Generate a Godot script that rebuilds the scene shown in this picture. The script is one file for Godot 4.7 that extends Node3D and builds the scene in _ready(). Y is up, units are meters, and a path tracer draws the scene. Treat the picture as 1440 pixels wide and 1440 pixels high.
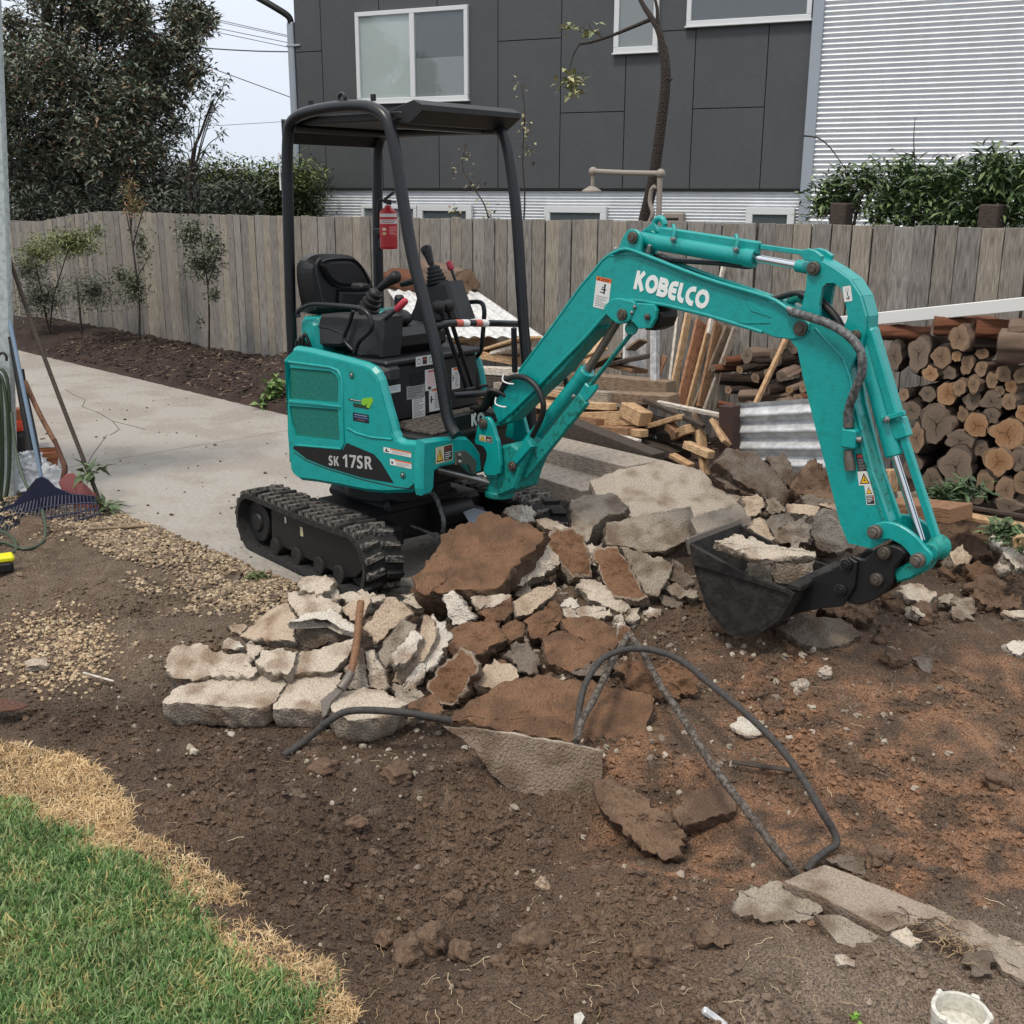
extends Node3D
# A small excavator parked on a backyard driveway, loading broken concrete.

var M := {}
var taken := {}
var rng := RandomNumberGenerator.new()
var nz := FastNoiseLite.new()
var nf := FastNoiseLite.new()
var nc := FastNoiseLite.new()

func V(x: float, y: float) -> Vector2: return Vector2(x, y)
func W(x: float, y: float, z: float) -> Vector3: return Vector3(x, y, z)

# closed rounded outline through the points
func rounded(p: Array, n := 3) -> Array:
	var o := []
	var k := p.size()
	for i in k:
		for j in n: o.append((p[i] as Vector2).cubic_interpolate(p[(i + 1) % k], p[(i + k - 1) % k], p[(i + 2) % k], float(j) / n))
	return o

# ------------------------------------------------------------------ naming
func tag(o: Node, label: String, category: String, group := "", kind := "") -> void:
	if label: o.set_meta("label", label)
	if category: o.set_meta("category", category)
	if group: o.set_meta("group", group)
	if kind: o.set_meta("kind", kind)

func numbered(called: String, parent: Node) -> String:
	var key := str(parent.get_instance_id()) + called
	var n: int = taken.get(key, 0)
	taken[key] = n + 1
	return called if n == 0 else "%s_%03d" % [called, n]

func thing(called: String, label: String, category: String, at := Vector3.ZERO, group := "") -> Node3D:
	var o := Node3D.new()
	o.name = numbered(called, self)
	add_child(o, true)
	o.position = at
	tag(o, label, category, group)
	return o

func put(called: String, mesh: Mesh, m: Material, parent: Node = self, xf := Transform3D.IDENTITY) -> MeshInstance3D:
	var o := MeshInstance3D.new()
	o.name = numbered(called, parent)
	o.mesh = mesh
	if m: o.material_override = m
	o.transform = xf
	o.cast_shadow = GeometryInstance3D.SHADOW_CASTING_SETTING_ON
	parent.add_child(o, true)
	return o

func struct(called: String, mesh: Mesh, m: Material, parent: Node = self, xf := Transform3D.IDENTITY) -> MeshInstance3D:
	var o := put(called, mesh, m, parent, xf)
	if parent == self: o.set_meta("kind", "structure")
	return o

# ------------------------------------------------------------------ mesh building
class MB:
	var st := SurfaceTool.new()
	var n := 0
	func _init() -> void:
		st.begin(Mesh.PRIMITIVE_TRIANGLES)
		flat()
	func flat() -> void: st.set_smooth_group(4294967295)
	func smooth(g := 1) -> void: st.set_smooth_group(g)
	func tri(a: Vector3, b: Vector3, c: Vector3) -> void:
		st.add_vertex(a); st.add_vertex(b); st.add_vertex(c); n += 3
	func quad(a: Vector3, b: Vector3, c: Vector3, d: Vector3) -> void:
		tri(a, b, c); tri(a, c, d)
	func mesh() -> ArrayMesh:
		st.generate_normals()
		return st.commit()
	# straight prism of a polygon (in x, y) from z0 to z1 with chamfered rims
	func prism(poly: Array, z0: float, z1: float, bev := 0.0, xf := Transform3D.IDENTITY) -> MB:
		var p := PackedVector2Array(poly)
		if Geometry2D.is_polygon_clockwise(p): p.reverse()
		var k := p.size()
		var inner := PackedVector2Array()
		for i in k:
			var a := p[(i + k - 1) % k]; var b := p[i]; var c := p[(i + 1) % k]
			var d1 := (b - a).normalized(); var d2 := (c - b).normalized()
			var n1 := Vector2(-d1.y, d1.x); var n2 := Vector2(-d2.y, d2.x)
			var m := n1 + n2
			var q := m / maxf(m.length_squared() * 0.5, 0.35)
			inner.append(b + q * bev)
		var rings := [[inner, z0], [p, z0 + bev], [p, z1 - bev], [inner, z1]] if bev > 0.0 else [[p, z0], [p, z1]]
		for r in rings.size() - 1:
			var A: PackedVector2Array = rings[r][0]; var B: PackedVector2Array = rings[r + 1][0]
			var za: float = rings[r][1]; var zb: float = rings[r + 1][1]
			for i in k:
				var j := (i + 1) % k
				quad(xf * Vector3(A[i].x, A[i].y, za), xf * Vector3(B[i].x, B[i].y, zb), xf * Vector3(B[j].x, B[j].y, zb), xf * Vector3(A[j].x, A[j].y, za))
		var t := Geometry2D.triangulate_polygon(inner)
		if t.is_empty(): t = Geometry2D.triangulate_polygon(p)
		for i in range(0, t.size(), 3):
			var a := inner[t[i]]; var b := inner[t[i + 1]]; var c := inner[t[i + 2]]
			if (b - a).cross(c - a) < 0.0:
				var s := b; b = c; c = s
			tri(xf * Vector3(a.x, a.y, z1), xf * Vector3(c.x, c.y, z1), xf * Vector3(b.x, b.y, z1))
			tri(xf * Vector3(a.x, a.y, z0), xf * Vector3(b.x, b.y, z0), xf * Vector3(c.x, c.y, z0))
		return self
	func box(c: Vector3, s: Vector3, bev := 0.0, bs := Basis.IDENTITY) -> MB:
		var h := s * 0.5
		var e := minf(bev, minf(h.x, minf(h.y, h.z)) * 0.6)
		var poly := [Vector2(-h.x, -h.y), Vector2(h.x, -h.y), Vector2(h.x, h.y), Vector2(-h.x, h.y)]
		if e > 0.0:
			poly = [Vector2(-h.x + e, -h.y), Vector2(h.x - e, -h.y), Vector2(h.x, -h.y + e), Vector2(h.x, h.y - e), Vector2(h.x - e, h.y), Vector2(-h.x + e, h.y), Vector2(-h.x, h.y - e), Vector2(-h.x, -h.y + e)]
		return prism(poly, -h.z, h.z, e, Transform3D(bs, c))
	# bar of rectangular section between two points
	func bar(a: Vector3, b: Vector3, w: float, h: float, up := Vector3.UP, bev := 0.0) -> MB:
		var d := (b - a).normalized()
		var s := d.cross(up).normalized()
		var u := s.cross(d)
		return box((a + b) * 0.5, Vector3((b - a).length(), h, w), bev, Basis(d, u, s))
	# tube through points; r may be one radius or one per point
	func tube(pts: Array, r, sides := 12, cap := true) -> MB:
		smooth(1)
		var k := pts.size()
		var rings := []
		var u := Vector3.ZERO
		for i in k:
			var p: Vector3 = pts[i]
			var d: Vector3 = (pts[mini(i + 1, k - 1)] - pts[maxi(i - 1, 0)]).normalized()
			if i == 0:
				u = d.cross(Vector3.UP if absf(d.y) < 0.9 else Vector3.RIGHT).normalized()
			else:
				u = (u - d * u.dot(d)).normalized()
			var w := d.cross(u)
			var rr: float = r[i] if r is Array else r
			var ring := PackedVector3Array()
			for j in sides:
				var a := TAU * j / sides
				ring.append(p + (u * cos(a) + w * sin(a)) * rr)
			rings.append(ring)
		for i in k - 1:
			var A: PackedVector3Array = rings[i]; var B: PackedVector3Array = rings[i + 1]
			for j in sides:
				var l := (j + 1) % sides
				quad(A[j], A[l], B[l], B[j])
		if cap:
			flat()
			for e in [0, k - 1]:
				var R: PackedVector3Array = rings[e]
				for j in sides:
					if e == 0: tri(pts[0], R[(j + 1) % sides], R[j])
					else: tri(pts[e], R[j], R[(j + 1) % sides])
		flat()
		return self
	func cyl(a: Vector3, b: Vector3, r: float, sides := 20, bev := 0.0) -> MB:
		if bev <= 0.0: return tube([a, b], r, sides)
		var d := (b - a).normalized() * bev
		var e := d * 0.001
		return tube([a, a + d, a + d + e, b - d - e, b - d, b], [r - bev, r, r, r, r, r - bev], sides)
	# lathe about the axis xf.y: profile of (radius, height)
	func lathe(prof: Array, sides := 24, xf := Transform3D.IDENTITY) -> MB:
		for i in prof.size() - 1:
			smooth(1 + i)
			var a: Vector2 = prof[i]; var b: Vector2 = prof[i + 1]
			for j in sides:
				var t0 := TAU * j / sides; var t1 := TAU * (j + 1) / sides
				var p := xf * Vector3(a.x * cos(t0), a.y, a.x * sin(t0)); var q := xf * Vector3(a.x * cos(t1), a.y, a.x * sin(t1))
				var r := xf * Vector3(b.x * cos(t1), b.y, b.x * sin(t1)); var s := xf * Vector3(b.x * cos(t0), b.y, b.x * sin(t0))
				if a.x > 0.0: tri(p, r, q)
				if b.x > 0.0: tri(p, s, r)
		flat()
		return self
	func ball(c: Vector3, s: Vector3, rows := 10, cols := 14, bs := Basis.IDENTITY) -> MB:
		smooth(1)
		for i in rows:
			var a := PI * i / rows - PI / 2; var b := PI * (i + 1) / rows - PI / 2
			for j in cols:
				var t0 := TAU * j / cols; var t1 := TAU * (j + 1) / cols
				var f := func(l: float, t: float) -> Vector3: return c + bs * (Vector3(cos(l) * cos(t), sin(l), cos(l) * sin(t)) * s)
				quad(f.call(a, t0), f.call(b, t0), f.call(b, t1), f.call(a, t1))
		flat()
		return self

# rounded path through points (Catmull-Rom)
func curve(p: Array, n := 6) -> Array:
	var out := []
	for i in p.size() - 1:
		var a: Vector3 = p[maxi(i - 1, 0)]; var b: Vector3 = p[i]; var c: Vector3 = p[i + 1]; var d: Vector3 = p[mini(i + 2, p.size() - 1)]
		for j in n:
			out.append(b.cubic_interpolate(c, a, d, float(j) / n))
	out.append(p[-1])
	return out

# ------------------------------------------------------------------ materials
func ntex(freq: float, octaves: int, c0: Color, c1: Color, sd := 1, kind := FastNoiseLite.TYPE_SIMPLEX_SMOOTH, lo := 0.3, hi := 0.7, size := 256, mid = null) -> NoiseTexture2D:
	var t := NoiseTexture2D.new()
	t.width = size; t.height = size; t.seamless = true
	var n := FastNoiseLite.new()
	n.noise_type = kind; n.frequency = freq; n.fractal_octaves = octaves; n.fractal_gain = 0.58; n.seed = sd
	t.noise = n
	var g := Gradient.new()
	g.offsets = PackedFloat32Array([lo, hi]); g.colors = PackedColorArray([c0, c1])
	if mid != null: g.add_point((lo + hi) * 0.5, mid)
	t.color_ramp = g
	return t

func nmap(freq: float, octaves: int, strength: float, sd := 1, size := 256) -> NoiseTexture2D:
	var t := NoiseTexture2D.new()
	t.width = size; t.height = size; t.seamless = true
	var n := FastNoiseLite.new()
	n.frequency = freq; n.fractal_octaves = octaves; n.seed = sd
	t.noise = n
	t.as_normal_map = true; t.bump_strength = strength
	return t

func relief(m: StandardMaterial3D, freq: float, cm: float, sd := 7, size := 512) -> void:
	var t := NoiseTexture2D.new()
	t.width = size; t.height = size; t.seamless = true
	var n := FastNoiseLite.new()
	n.frequency = freq; n.fractal_octaves = 6; n.fractal_gain = 0.6; n.seed = sd
	t.noise = n
	m.heightmap_enabled = true; m.heightmap_texture = t; m.heightmap_scale = cm

func g(v: float) -> Color: return Color(v, v, v)

func mk(name_: String, col: Color, rough: float, metal := 0.0, tex: Texture2D = null, scale := Vector3.ONE, nrm: Texture2D = null, ns := 1.0, vcol := false, world := false) -> StandardMaterial3D:
	var m := StandardMaterial3D.new()
	m.resource_name = name_
	m.albedo_color = col; m.roughness = rough; m.metallic = metal
	if tex or nrm:
		m.uv1_triplanar = true; m.uv1_world_triplanar = world; m.uv1_scale = scale; m.uv1_triplanar_sharpness = 4.0
	if tex: m.albedo_texture = tex
	if nrm: m.normal_enabled = true; m.normal_texture = nrm; m.normal_scale = ns
	m.vertex_color_use_as_albedo = vcol
	M[name_] = m
	return m

func rgb(r: int, gg: int, b: int) -> Color: return Color8(r, gg, b)
func lin(r: int, gg: int, b: int) -> Color: return Color8(r, gg, b).srgb_to_linear()

func materials() -> void:
	var grime := ntex(0.05, 6, g(0.84), g(1.0), 3, FastNoiseLite.TYPE_SIMPLEX_SMOOTH, 0.2, 0.6, 512)
	var fine := nmap(0.09, 4, 4.0, 5)
	var micro := nmap(0.2, 3, 2.0, 8)
	mk("teal", rgb(0, 145, 142), 0.4, 0.0, ntex(0.03, 7, Color(0.94, 0.92, 0.9), g(1.0), 3, FastNoiseLite.TYPE_SIMPLEX_SMOOTH, 0.14, 0.62, 512, Color(0.99, 0.988, 0.985)), Vector3.ONE * 0.9, micro, 0.08)
	M.teal.clearcoat_enabled = true; M.teal.clearcoat = 0.25; M.teal.clearcoat_roughness = 0.3
	mk("teal_worn", rgb(0, 130, 123), 0.6, 0.0, ntex(0.05, 6, Color(0.7, 0.65, 0.58), g(1.0), 9, FastNoiseLite.TYPE_SIMPLEX_SMOOTH, 0.15, 0.45), Vector3.ONE * 2.0, micro, 0.2)
	mk("vent", rgb(4, 108, 96), 0.75, 0.0, grime, Vector3.ONE * 2.0, nmap(0.35, 1, 8.0, 2), 0.16)
	mk("charcoal", rgb(34, 35, 38), 0.45, 0.0, grime, Vector3.ONE * 2.0, micro, 0.1)
	mk("tube_black", rgb(21, 23, 29), 0.34, 0.1, grime, Vector3.ONE * 2.0, micro, 0.06)
	mk("black", rgb(12, 12, 14), 0.55, 0.0, grime, Vector3.ONE * 2.0, micro, 0.15)
	mk("black_dirty", rgb(38, 35, 33), 0.8, 0.0, ntex(0.03, 5, Color(0.6, 0.58, 0.56), Color(1.0, 0.96, 0.9), 19, FastNoiseLite.TYPE_SIMPLEX_SMOOTH, 0.35, 0.7), Vector3.ONE * 1.6, fine, 0.3)
	mk("vinyl", rgb(18, 18, 20), 0.42, 0.0, null, Vector3.ONE * 3.0, micro, 0.35)
	mk("console", rgb(48, 49, 52), 0.62, 0.0, grime, Vector3.ONE * 2.0, micro, 0.3)
	mk("rubber", rgb(36, 35, 34), 0.85, 0.0, ntex(0.025, 5, g(0.75), Color(1.5, 1.42, 1.32), 11, FastNoiseLite.TYPE_SIMPLEX_SMOOTH, 0.45, 0.75), Vector3.ONE * 1.8, fine, 0.4)
	mk("lug_dusty", rgb(106, 101, 95), 0.92, 0.0, ntex(0.04, 5, g(0.42), g(1.15), 13, FastNoiseLite.TYPE_SIMPLEX_SMOOTH, 0.35, 0.65), Vector3.ONE * 2.2, fine, 0.4)
	mk("chrome", rgb(205, 207, 210), 0.16, 1.0)
	mk("steel", rgb(150, 150, 148), 0.42, 0.9, grime, Vector3.ONE * 3.0)
	mk("steel_dull", rgb(120, 112, 104), 0.55, 0.7, grime, Vector3.ONE * 3.0)
	mk("bolt", rgb(92, 84, 76), 0.5, 0.6)
	mk("hose_grey", rgb(108, 110, 110), 0.6, 0.1, ntex(0.05, 4, g(0.6), g(1.0), 23), Vector3.ONE * 3.0)
	mk("hose_black", rgb(24, 24, 25), 0.5)
	mk("red", rgb(168, 26, 34), 0.4)
	mk("pink_knob", rgb(176, 52, 70), 0.5)
	mk("white_paint", rgb(214, 214, 212), 0.6)
	mk("lettering", rgb(222, 224, 222), 0.5)
	mk("lettering_grey", rgb(168, 168, 166), 0.5)
	mk("floor_mat", rgb(88, 80, 72), 0.95, 0.0, ntex(0.04, 5, g(0.4), g(1.15), 31), Vector3.ONE * 3.0, fine, 0.6)
	# timber
	var grain := ntex(0.012, 4, Color(0.7, 0.68, 0.66), Color(1.0, 1.0, 1.0), 41)
	var cols := [rgb(134, 129, 122), rgb(125, 121, 116), rgb(142, 134, 123), rgb(121, 117, 113), rgb(144, 136, 125), rgb(130, 124, 116), rgb(136, 132, 127), rgb(125, 119, 112)]
	for i in cols.size():
		var wt := ntex(0.05, 4, Color(0.84, 0.83, 0.82), Color(1.05, 1.04, 1.03), 50 + i, FastNoiseLite.TYPE_SIMPLEX_SMOOTH, 0.25, 0.62, 256)
		var m := mk("paling_%d" % i, cols[i], 0.92, 0.0, wt, Vector3(7.0, 0.34, 7.0), nmap(0.1, 4, 5.0, 60 + i, 128), 0.35, false, true)
		m.uv1_offset = Vector3(0.13 * i, 0.21 * i, 0.3 * i)
	mk("paling_shade_and_crack", rgb(74, 68, 62), 0.95)  # rear palings: same wood, gap shade painted into the colour; also driveway cracks
	var wd := ntex(0.04, 5, Color(0.76, 0.72, 0.68), g(1.06), 71, FastNoiseLite.TYPE_SIMPLEX_SMOOTH, 0.25, 0.65)
	for w in [["pine", rgb(184, 152, 116)], ["pine_pale", rgb(200, 170, 134)], ["redwood", rgb(156, 112, 84)], ["old_wood", rgb(132, 113, 94)], ["grey_wood", rgb(150, 141, 130)], ["dark_wood", rgb(66, 56, 49)], ["white_wood", rgb(196, 190, 180)], ["brown_wood", rgb(136, 103, 76)]]:
		mk(w[0], w[1], 0.85, 0.0, wd, Vector3(1.2, 8.0, 8.0), nmap(0.08, 4, 4.0, 75, 128), 0.3)
	mk("handle_wood", rgb(122, 86, 58), 0.7, 0.0, wd, Vector3(6, 2, 6))
	mk("bark", rgb(96, 79, 67), 0.95, 0.0, ntex(0.05, 5, Color(0.42, 0.38, 0.35), Color(1.25, 1.15, 1.05), 81), Vector3(3.0, 9.0, 9.0), nmap(0.06, 5, 12.0, 82), 0.9)
	mk("bark_pale", rgb(138, 120, 108), 0.95, 0.0, ntex(0.05, 5, Color(0.5, 0.46, 0.43), Color(1.15, 1.1, 1.05), 83), Vector3(3.0, 9.0, 9.0), nmap(0.06, 5, 12.0, 84), 0.9)
	mk("bark_red", rgb(122, 82, 60), 0.95, 0.0, ntex(0.05, 5, Color(0.45, 0.38, 0.33), Color(1.25, 1.1, 1.0), 85), Vector3(3.0, 9.0, 9.0), nmap(0.06, 5, 12.0, 82), 0.9)
	mk("trunk", rgb(62, 52, 46), 0.95, 0.0, ntex(0.05, 5, g(0.55), g(1.2), 86), Vector3(8, 2.5, 8), nmap(0.06, 5, 12.0, 82), 0.9)
	# house
	mk("cladding", rgb(70, 73, 75), 0.62, 0.0, ntex(0.01, 4, g(0.965), g(1.01), 91), Vector3(0.4, 0.2, 0.4), nmap(0.3, 2, 1.0, 92, 128), 0.08, false, true)
	mk("cladding_gap", rgb(20, 21, 22), 0.9)
	mk("zinc", rgb(222, 225, 228), 0.36, 0.15, ntex(0.02, 4, g(0.97), g(1.0), 93), Vector3.ONE * 0.6, null, 1.0, false, true)
	mk("trim", rgb(150, 157, 166), 0.5, 0.1)
	mk("frame_white", rgb(206, 208, 210), 0.45)
	mk("blind", rgb(176, 186, 182), 0.8)
	mk("blind_grey", rgb(112, 114, 114), 0.85)
	mk("room_dark", rgb(20, 21, 22), 0.9)
	var gl := mk("glass", Color(0.75, 0.82, 0.85, 0.07), 0.03)
	gl.transparency = BaseMaterial3D.TRANSPARENCY_ALPHA
	gl.metallic_specular = 0.5
	# sheets, metals
	mk("galv", rgb(216, 217, 218), 0.42, 0.25, ntex(0.03, 4, g(0.82), g(1.0), 95), Vector3.ONE * 1.5)
	mk("white_sheet", rgb(206, 205, 203), 0.55, 0.0, grime, Vector3.ONE * 0.5)
	mk("rust_blue", rgb(70, 66, 70), 0.8, 0.3, ntex(0.06, 5, Color(1.2, 0.7, 0.5), g(0.9), 97), Vector3.ONE * 4)
	# ground
	mk("dirt", Color.WHITE, 0.97, 0.0, ntex(0.09, 7, g(0.74), g(1.14), 101, FastNoiseLite.TYPE_SIMPLEX_SMOOTH, 0.28, 0.72, 512), Vector3.ONE * 2.0, nmap(0.1, 5, 10.0, 102, 512), 0.9, true, true)
	mk("soil_bits", Color.WHITE, 0.97, 0.0, ntex(0.06, 4, g(0.7), g(1.1), 103), Vector3.ONE * 6, nmap(0.1, 4, 8.0, 104), 0.8, true)
	mk("concrete", rgb(150, 144, 136), 0.93, 0.0, ntex(0.004, 9, Color(0.93, 0.92, 0.91), g(1.02), 105, FastNoiseLite.TYPE_SIMPLEX_SMOOTH, 0.3, 0.6, 1024), Vector3.ONE * 0.23, nmap(0.15, 4, 4.0, 106, 512), 0.35, false, true)
	mk("rubble", Color.WHITE, 0.94, 0.0, ntex(0.11, 7, Color(0.86, 0.85, 0.84), g(1.07), 107, FastNoiseLite.TYPE_SIMPLEX_SMOOTH, 0.25, 0.7, 512), Vector3.ONE * 1.7, nmap(0.09, 5, 9.0, 108, 512), 0.5, true)
	relief(M.dirt, 0.07, 1.0, 7)
	relief(M.rubble, 0.06, 0.45, 8)
	relief(M.concrete, 0.12, 0.4, 9)
	relief(M.bark, 0.05, 1.5, 10, 256)
	mk("leaf", Color.WHITE, 0.6, 0.0, null, Vector3.ONE, null, 1.0, true)
	M.leaf.backlight_enabled = true; M.leaf.backlight = Color(0.05, 0.07, 0.02)
	mk("pebble", Color.WHITE, 0.8, 0.0, null, Vector3.ONE, null, 1.0, true)
	mk("straw", Color.WHITE, 0.85, 0.0, null, Vector3.ONE, null, 1.0, true)
	mk("pipe_mud", rgb(96, 90, 84), 0.8, 0.0, ntex(0.05, 5, Color(0.55, 0.5, 0.45), g(1.1), 111), Vector3.ONE * 3, fine, 0.3)
	mk("pipe_black", rgb(60, 57, 55), 0.8, 0.0, ntex(0.05, 5, Color(1.5, 1.4, 1.3), g(0.85), 113, FastNoiseLite.TYPE_SIMPLEX_SMOOTH, 0.3, 0.5), Vector3.ONE * 3, fine, 0.2)
	mk("pvc", rgb(206, 203, 192), 0.4, 0.0, grime, Vector3.ONE * 2)
	mk("blue_plastic", rgb(21, 27, 56), 0.5, 0.0, grime, Vector3.ONE * 3)
	mk("blue_handle", rgb(110, 130, 150), 0.45)
	mk("rust", rgb(98, 64, 50), 0.85, 0.1, ntex(0.06, 5, g(0.6), g(1.1), 115), Vector3.ONE * 5)
	mk("shovel_red", rgb(160, 118, 116), 0.6, 0.2, ntex(0.06, 5, Color(0.8, 0.8, 0.8), Color(1.2, 0.8, 0.8), 117), Vector3.ONE * 5)
	mk("hose_green", rgb(58, 70, 52), 0.5)
	mk("terracotta", rgb(160, 102, 70), 0.9, 0.0, grime, Vector3.ONE * 3)
	mk("yellow", rgb(214, 210, 24), 0.45)
	mk("bag", rgb(198, 198, 200), 0.4)
	mk("orange_cap", rgb(196, 62, 36), 0.4)
	mk("shed", rgb(172, 180, 180), 0.5, 0.0, grime, Vector3.ONE * 0.7)
	mk("beige_pipe", rgb(138, 128, 118), 0.55)
	mk("wire", rgb(70, 72, 76), 0.7)

func _ready() -> void:
	# ---- camera, sky, sun, exposure
	var cam := Camera3D.new()
	cam.name = "camera"
	cam.position = Vector3(0, 2.0, 0)
	cam.rotation_degrees = Vector3(-15.85, 0, 0.23)
	cam.fov = 49.13
	cam.near = 0.05; cam.far = 400.0
	add_child(cam)
	cam.current = true
	var env := Environment.new()
	env.background_mode = Environment.BG_SKY
	var sm := ProceduralSkyMaterial.new()
	sm.sky_top_color = rgb(246, 249, 255)
	sm.sky_horizon_color = rgb(189, 197, 208)
	sm.sky_curve = 0.55
	sm.ground_bottom_color = rgb(110, 104, 98)
	sm.ground_horizon_color = rgb(190, 194, 198)
	sm.sun_angle_max = 1.0
	sm.sky_energy_multiplier = 1.0
	var sky := Sky.new()
	sky.sky_material = sm
	env.sky = sky
	env.background_energy_multiplier = 1.0
	env.ambient_light_source = Environment.AMBIENT_SOURCE_SKY
	env.tonemap_mode = Environment.TONE_MAPPER_LINEAR
	env.tonemap_exposure = 1.48
	env.sdfgi_enabled = true; env.ssao_enabled = true; env.ssil_enabled = true
	var we := WorldEnvironment.new()
	we.name = "world_environment"
	we.environment = env
	add_child(we)
	var sun := DirectionalLight3D.new()
	sun.name = "sun"
	sun.light_energy = 0.5
	sun.light_color = Color(1.0, 0.96, 0.9)
	sun.light_angular_distance = 10.0
	sun.shadow_enabled = true
	sun.rotation_degrees = Vector3(-62, -38, 0)
	add_child(sun)
	# ---- noises
	rng.seed = 20240511
	nz.seed = 4; nz.frequency = 1.0; nz.fractal_octaves = 4; nz.noise_type = FastNoiseLite.TYPE_SIMPLEX_SMOOTH
	nf.seed = 9; nf.frequency = 1.0; nf.fractal_type = FastNoiseLite.FRACTAL_NONE; nf.noise_type = FastNoiseLite.TYPE_SIMPLEX_SMOOTH
	nc.seed = 17; nc.frequency = 1.0; nc.noise_type = FastNoiseLite.TYPE_CELLULAR; nc.fractal_type = FastNoiseLite.FRACTAL_NONE
	nc.cellular_return_type = FastNoiseLite.RETURN_DISTANCE
	materials()
	build_ground()
	build_driveway()
	build_house()
	build_fence()
	build_trees()
	build_wires()
	build_excavator()
	build_rubble()
	build_timber()
	build_firewood()
	build_left_tools()
	build_small()

# ------------------------------------------------------------------ ground
func bump(x: float, z: float, cx: float, cz: float, rx: float, rz: float, amp: float) -> float:
	var a := (x - cx) / rx; var b := (z - cz) / rz
	return amp * exp(-(a * a + b * b))

# lie of the land; z is metres in front of the camera
func gh(x: float, z: float) -> float:
	var h := 0.0
	h += bump(x, z, -0.05, 4.95, 0.62, 0.5, 0.13)
	h += bump(x, z, 0.75, 5.3, 0.6, 0.5, 0.16)
	h += bump(x, z, 1.35, 4.55, 0.65, 0.5, 0.11)
	h += bump(x, z, 2.3, 5.2, 0.8, 0.8, 0.10)
	h += bump(x, z, 0.1, 3.32, 0.5, 0.22, -0.13)
	h += bump(x, z, 0.35, 3.75, 0.4, 0.15, 0.05)
	h += bump(x, z, -0.25, 2.92, 0.5, 0.34, -0.17)
	h += bump(x, z, -0.75, 3.35, 0.3, 0.25, 0.05)
	h += bump(x, z, 0.35, 2.95, 0.2, 0.2, 0.04)
	h += bump(x, z, 0.62, 3.25, 0.3, 0.35, -0.07)
	h += bump(x, z, 1.0, 2.55, 0.5, 0.25, 0.03)
	var s := (x + z) * 0.7071; var t := (x - z) * 0.7071
	h += smoothstep(5.75, 6.6, s) * 0.16
	h += bump(s, t, 6.45, -7.0, 0.5, 1.1, 0.10)
	h += bump(s, t, 6.75, -9.0, 0.55, 1.1, 0.42)
	return h

func in_lawn(x: float, z: float) -> float:     # > 0 inside; metres from the edge
	var p := Vector2(x, z)
	var best := 1e9
	for i in LAWN.size() - 1:
		best = minf(best, p.distance_to(Geometry2D.get_closest_point_to_segment(p, LAWN[i], LAWN[i + 1])))
	return best if Geometry2D.is_point_in_polygon(p, PackedVector2Array(LAWN + [Vector2(-0.3, 1.4), Vector2(-3.6, 1.4), Vector2(-3.6, 4.1)])) else -best

var LAWN: Array = [V(-2.559,3.809),V(-2.054,3.757),V(-1.877,3.714),V(-1.688,3.635),V(-1.501,3.601),V(-1.321,3.368),V(-1.197,3.136),V(-1.042,3.046),V(-.895,2.945),V(-.797,2.853),V(-.747,2.727),V(-.622,2.646),V(-.506,2.557),V(-.45,2.465),V(-.397,2.323),V(-.358,2.138)]

func dirt_h(x: float, z: float) -> float:
	var h := gh(x, z)
	var m := clampf(nz.get_noise_2d(x * 1.3 + 7.0, z * 1.3) * 1.6 + 0.22 + bump(x, z, -0.45, 3.35, 0.5, 0.5, 0.6) + bump(x, z, -0.1, 2.8, 0.5, 0.3, 0.4), 0.06, 1.0)
	h += nz.get_noise_2d(x * 1.6, z * 1.6 + 3.0) * 0.035
	h += nz.get_noise_2d(x * 6.0, z * 6.0) * 0.022 * m
	var wx := x + nf.get_noise_2d(x * 9.0, z * 9.0) * 0.03; var wz := z + nf.get_noise_2d(x * 9.0 + 40.0, z * 9.0) * 0.03
	var d := nc.get_noise_2d(wx * 15.0, wz * 15.0) + 1.0
	h += maxf(0.0, 0.6 - d) * 0.06 * m * smoothstep(-0.1, 0.3, nz.get_noise_2d(x * 3.0, z * 3.0 + 20.0) + 0.1)
	var d2 := nc.get_noise_2d(wx * 38.0, wz * 38.0 + 5.0) + 1.0
	h += maxf(0.0, 0.6 - d2) * 0.022 * m
	h += nz.get_noise_2d(x * 26.0, z * 26.0) * 0.016 * (0.35 + 0.65 * m)
	return h

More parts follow.
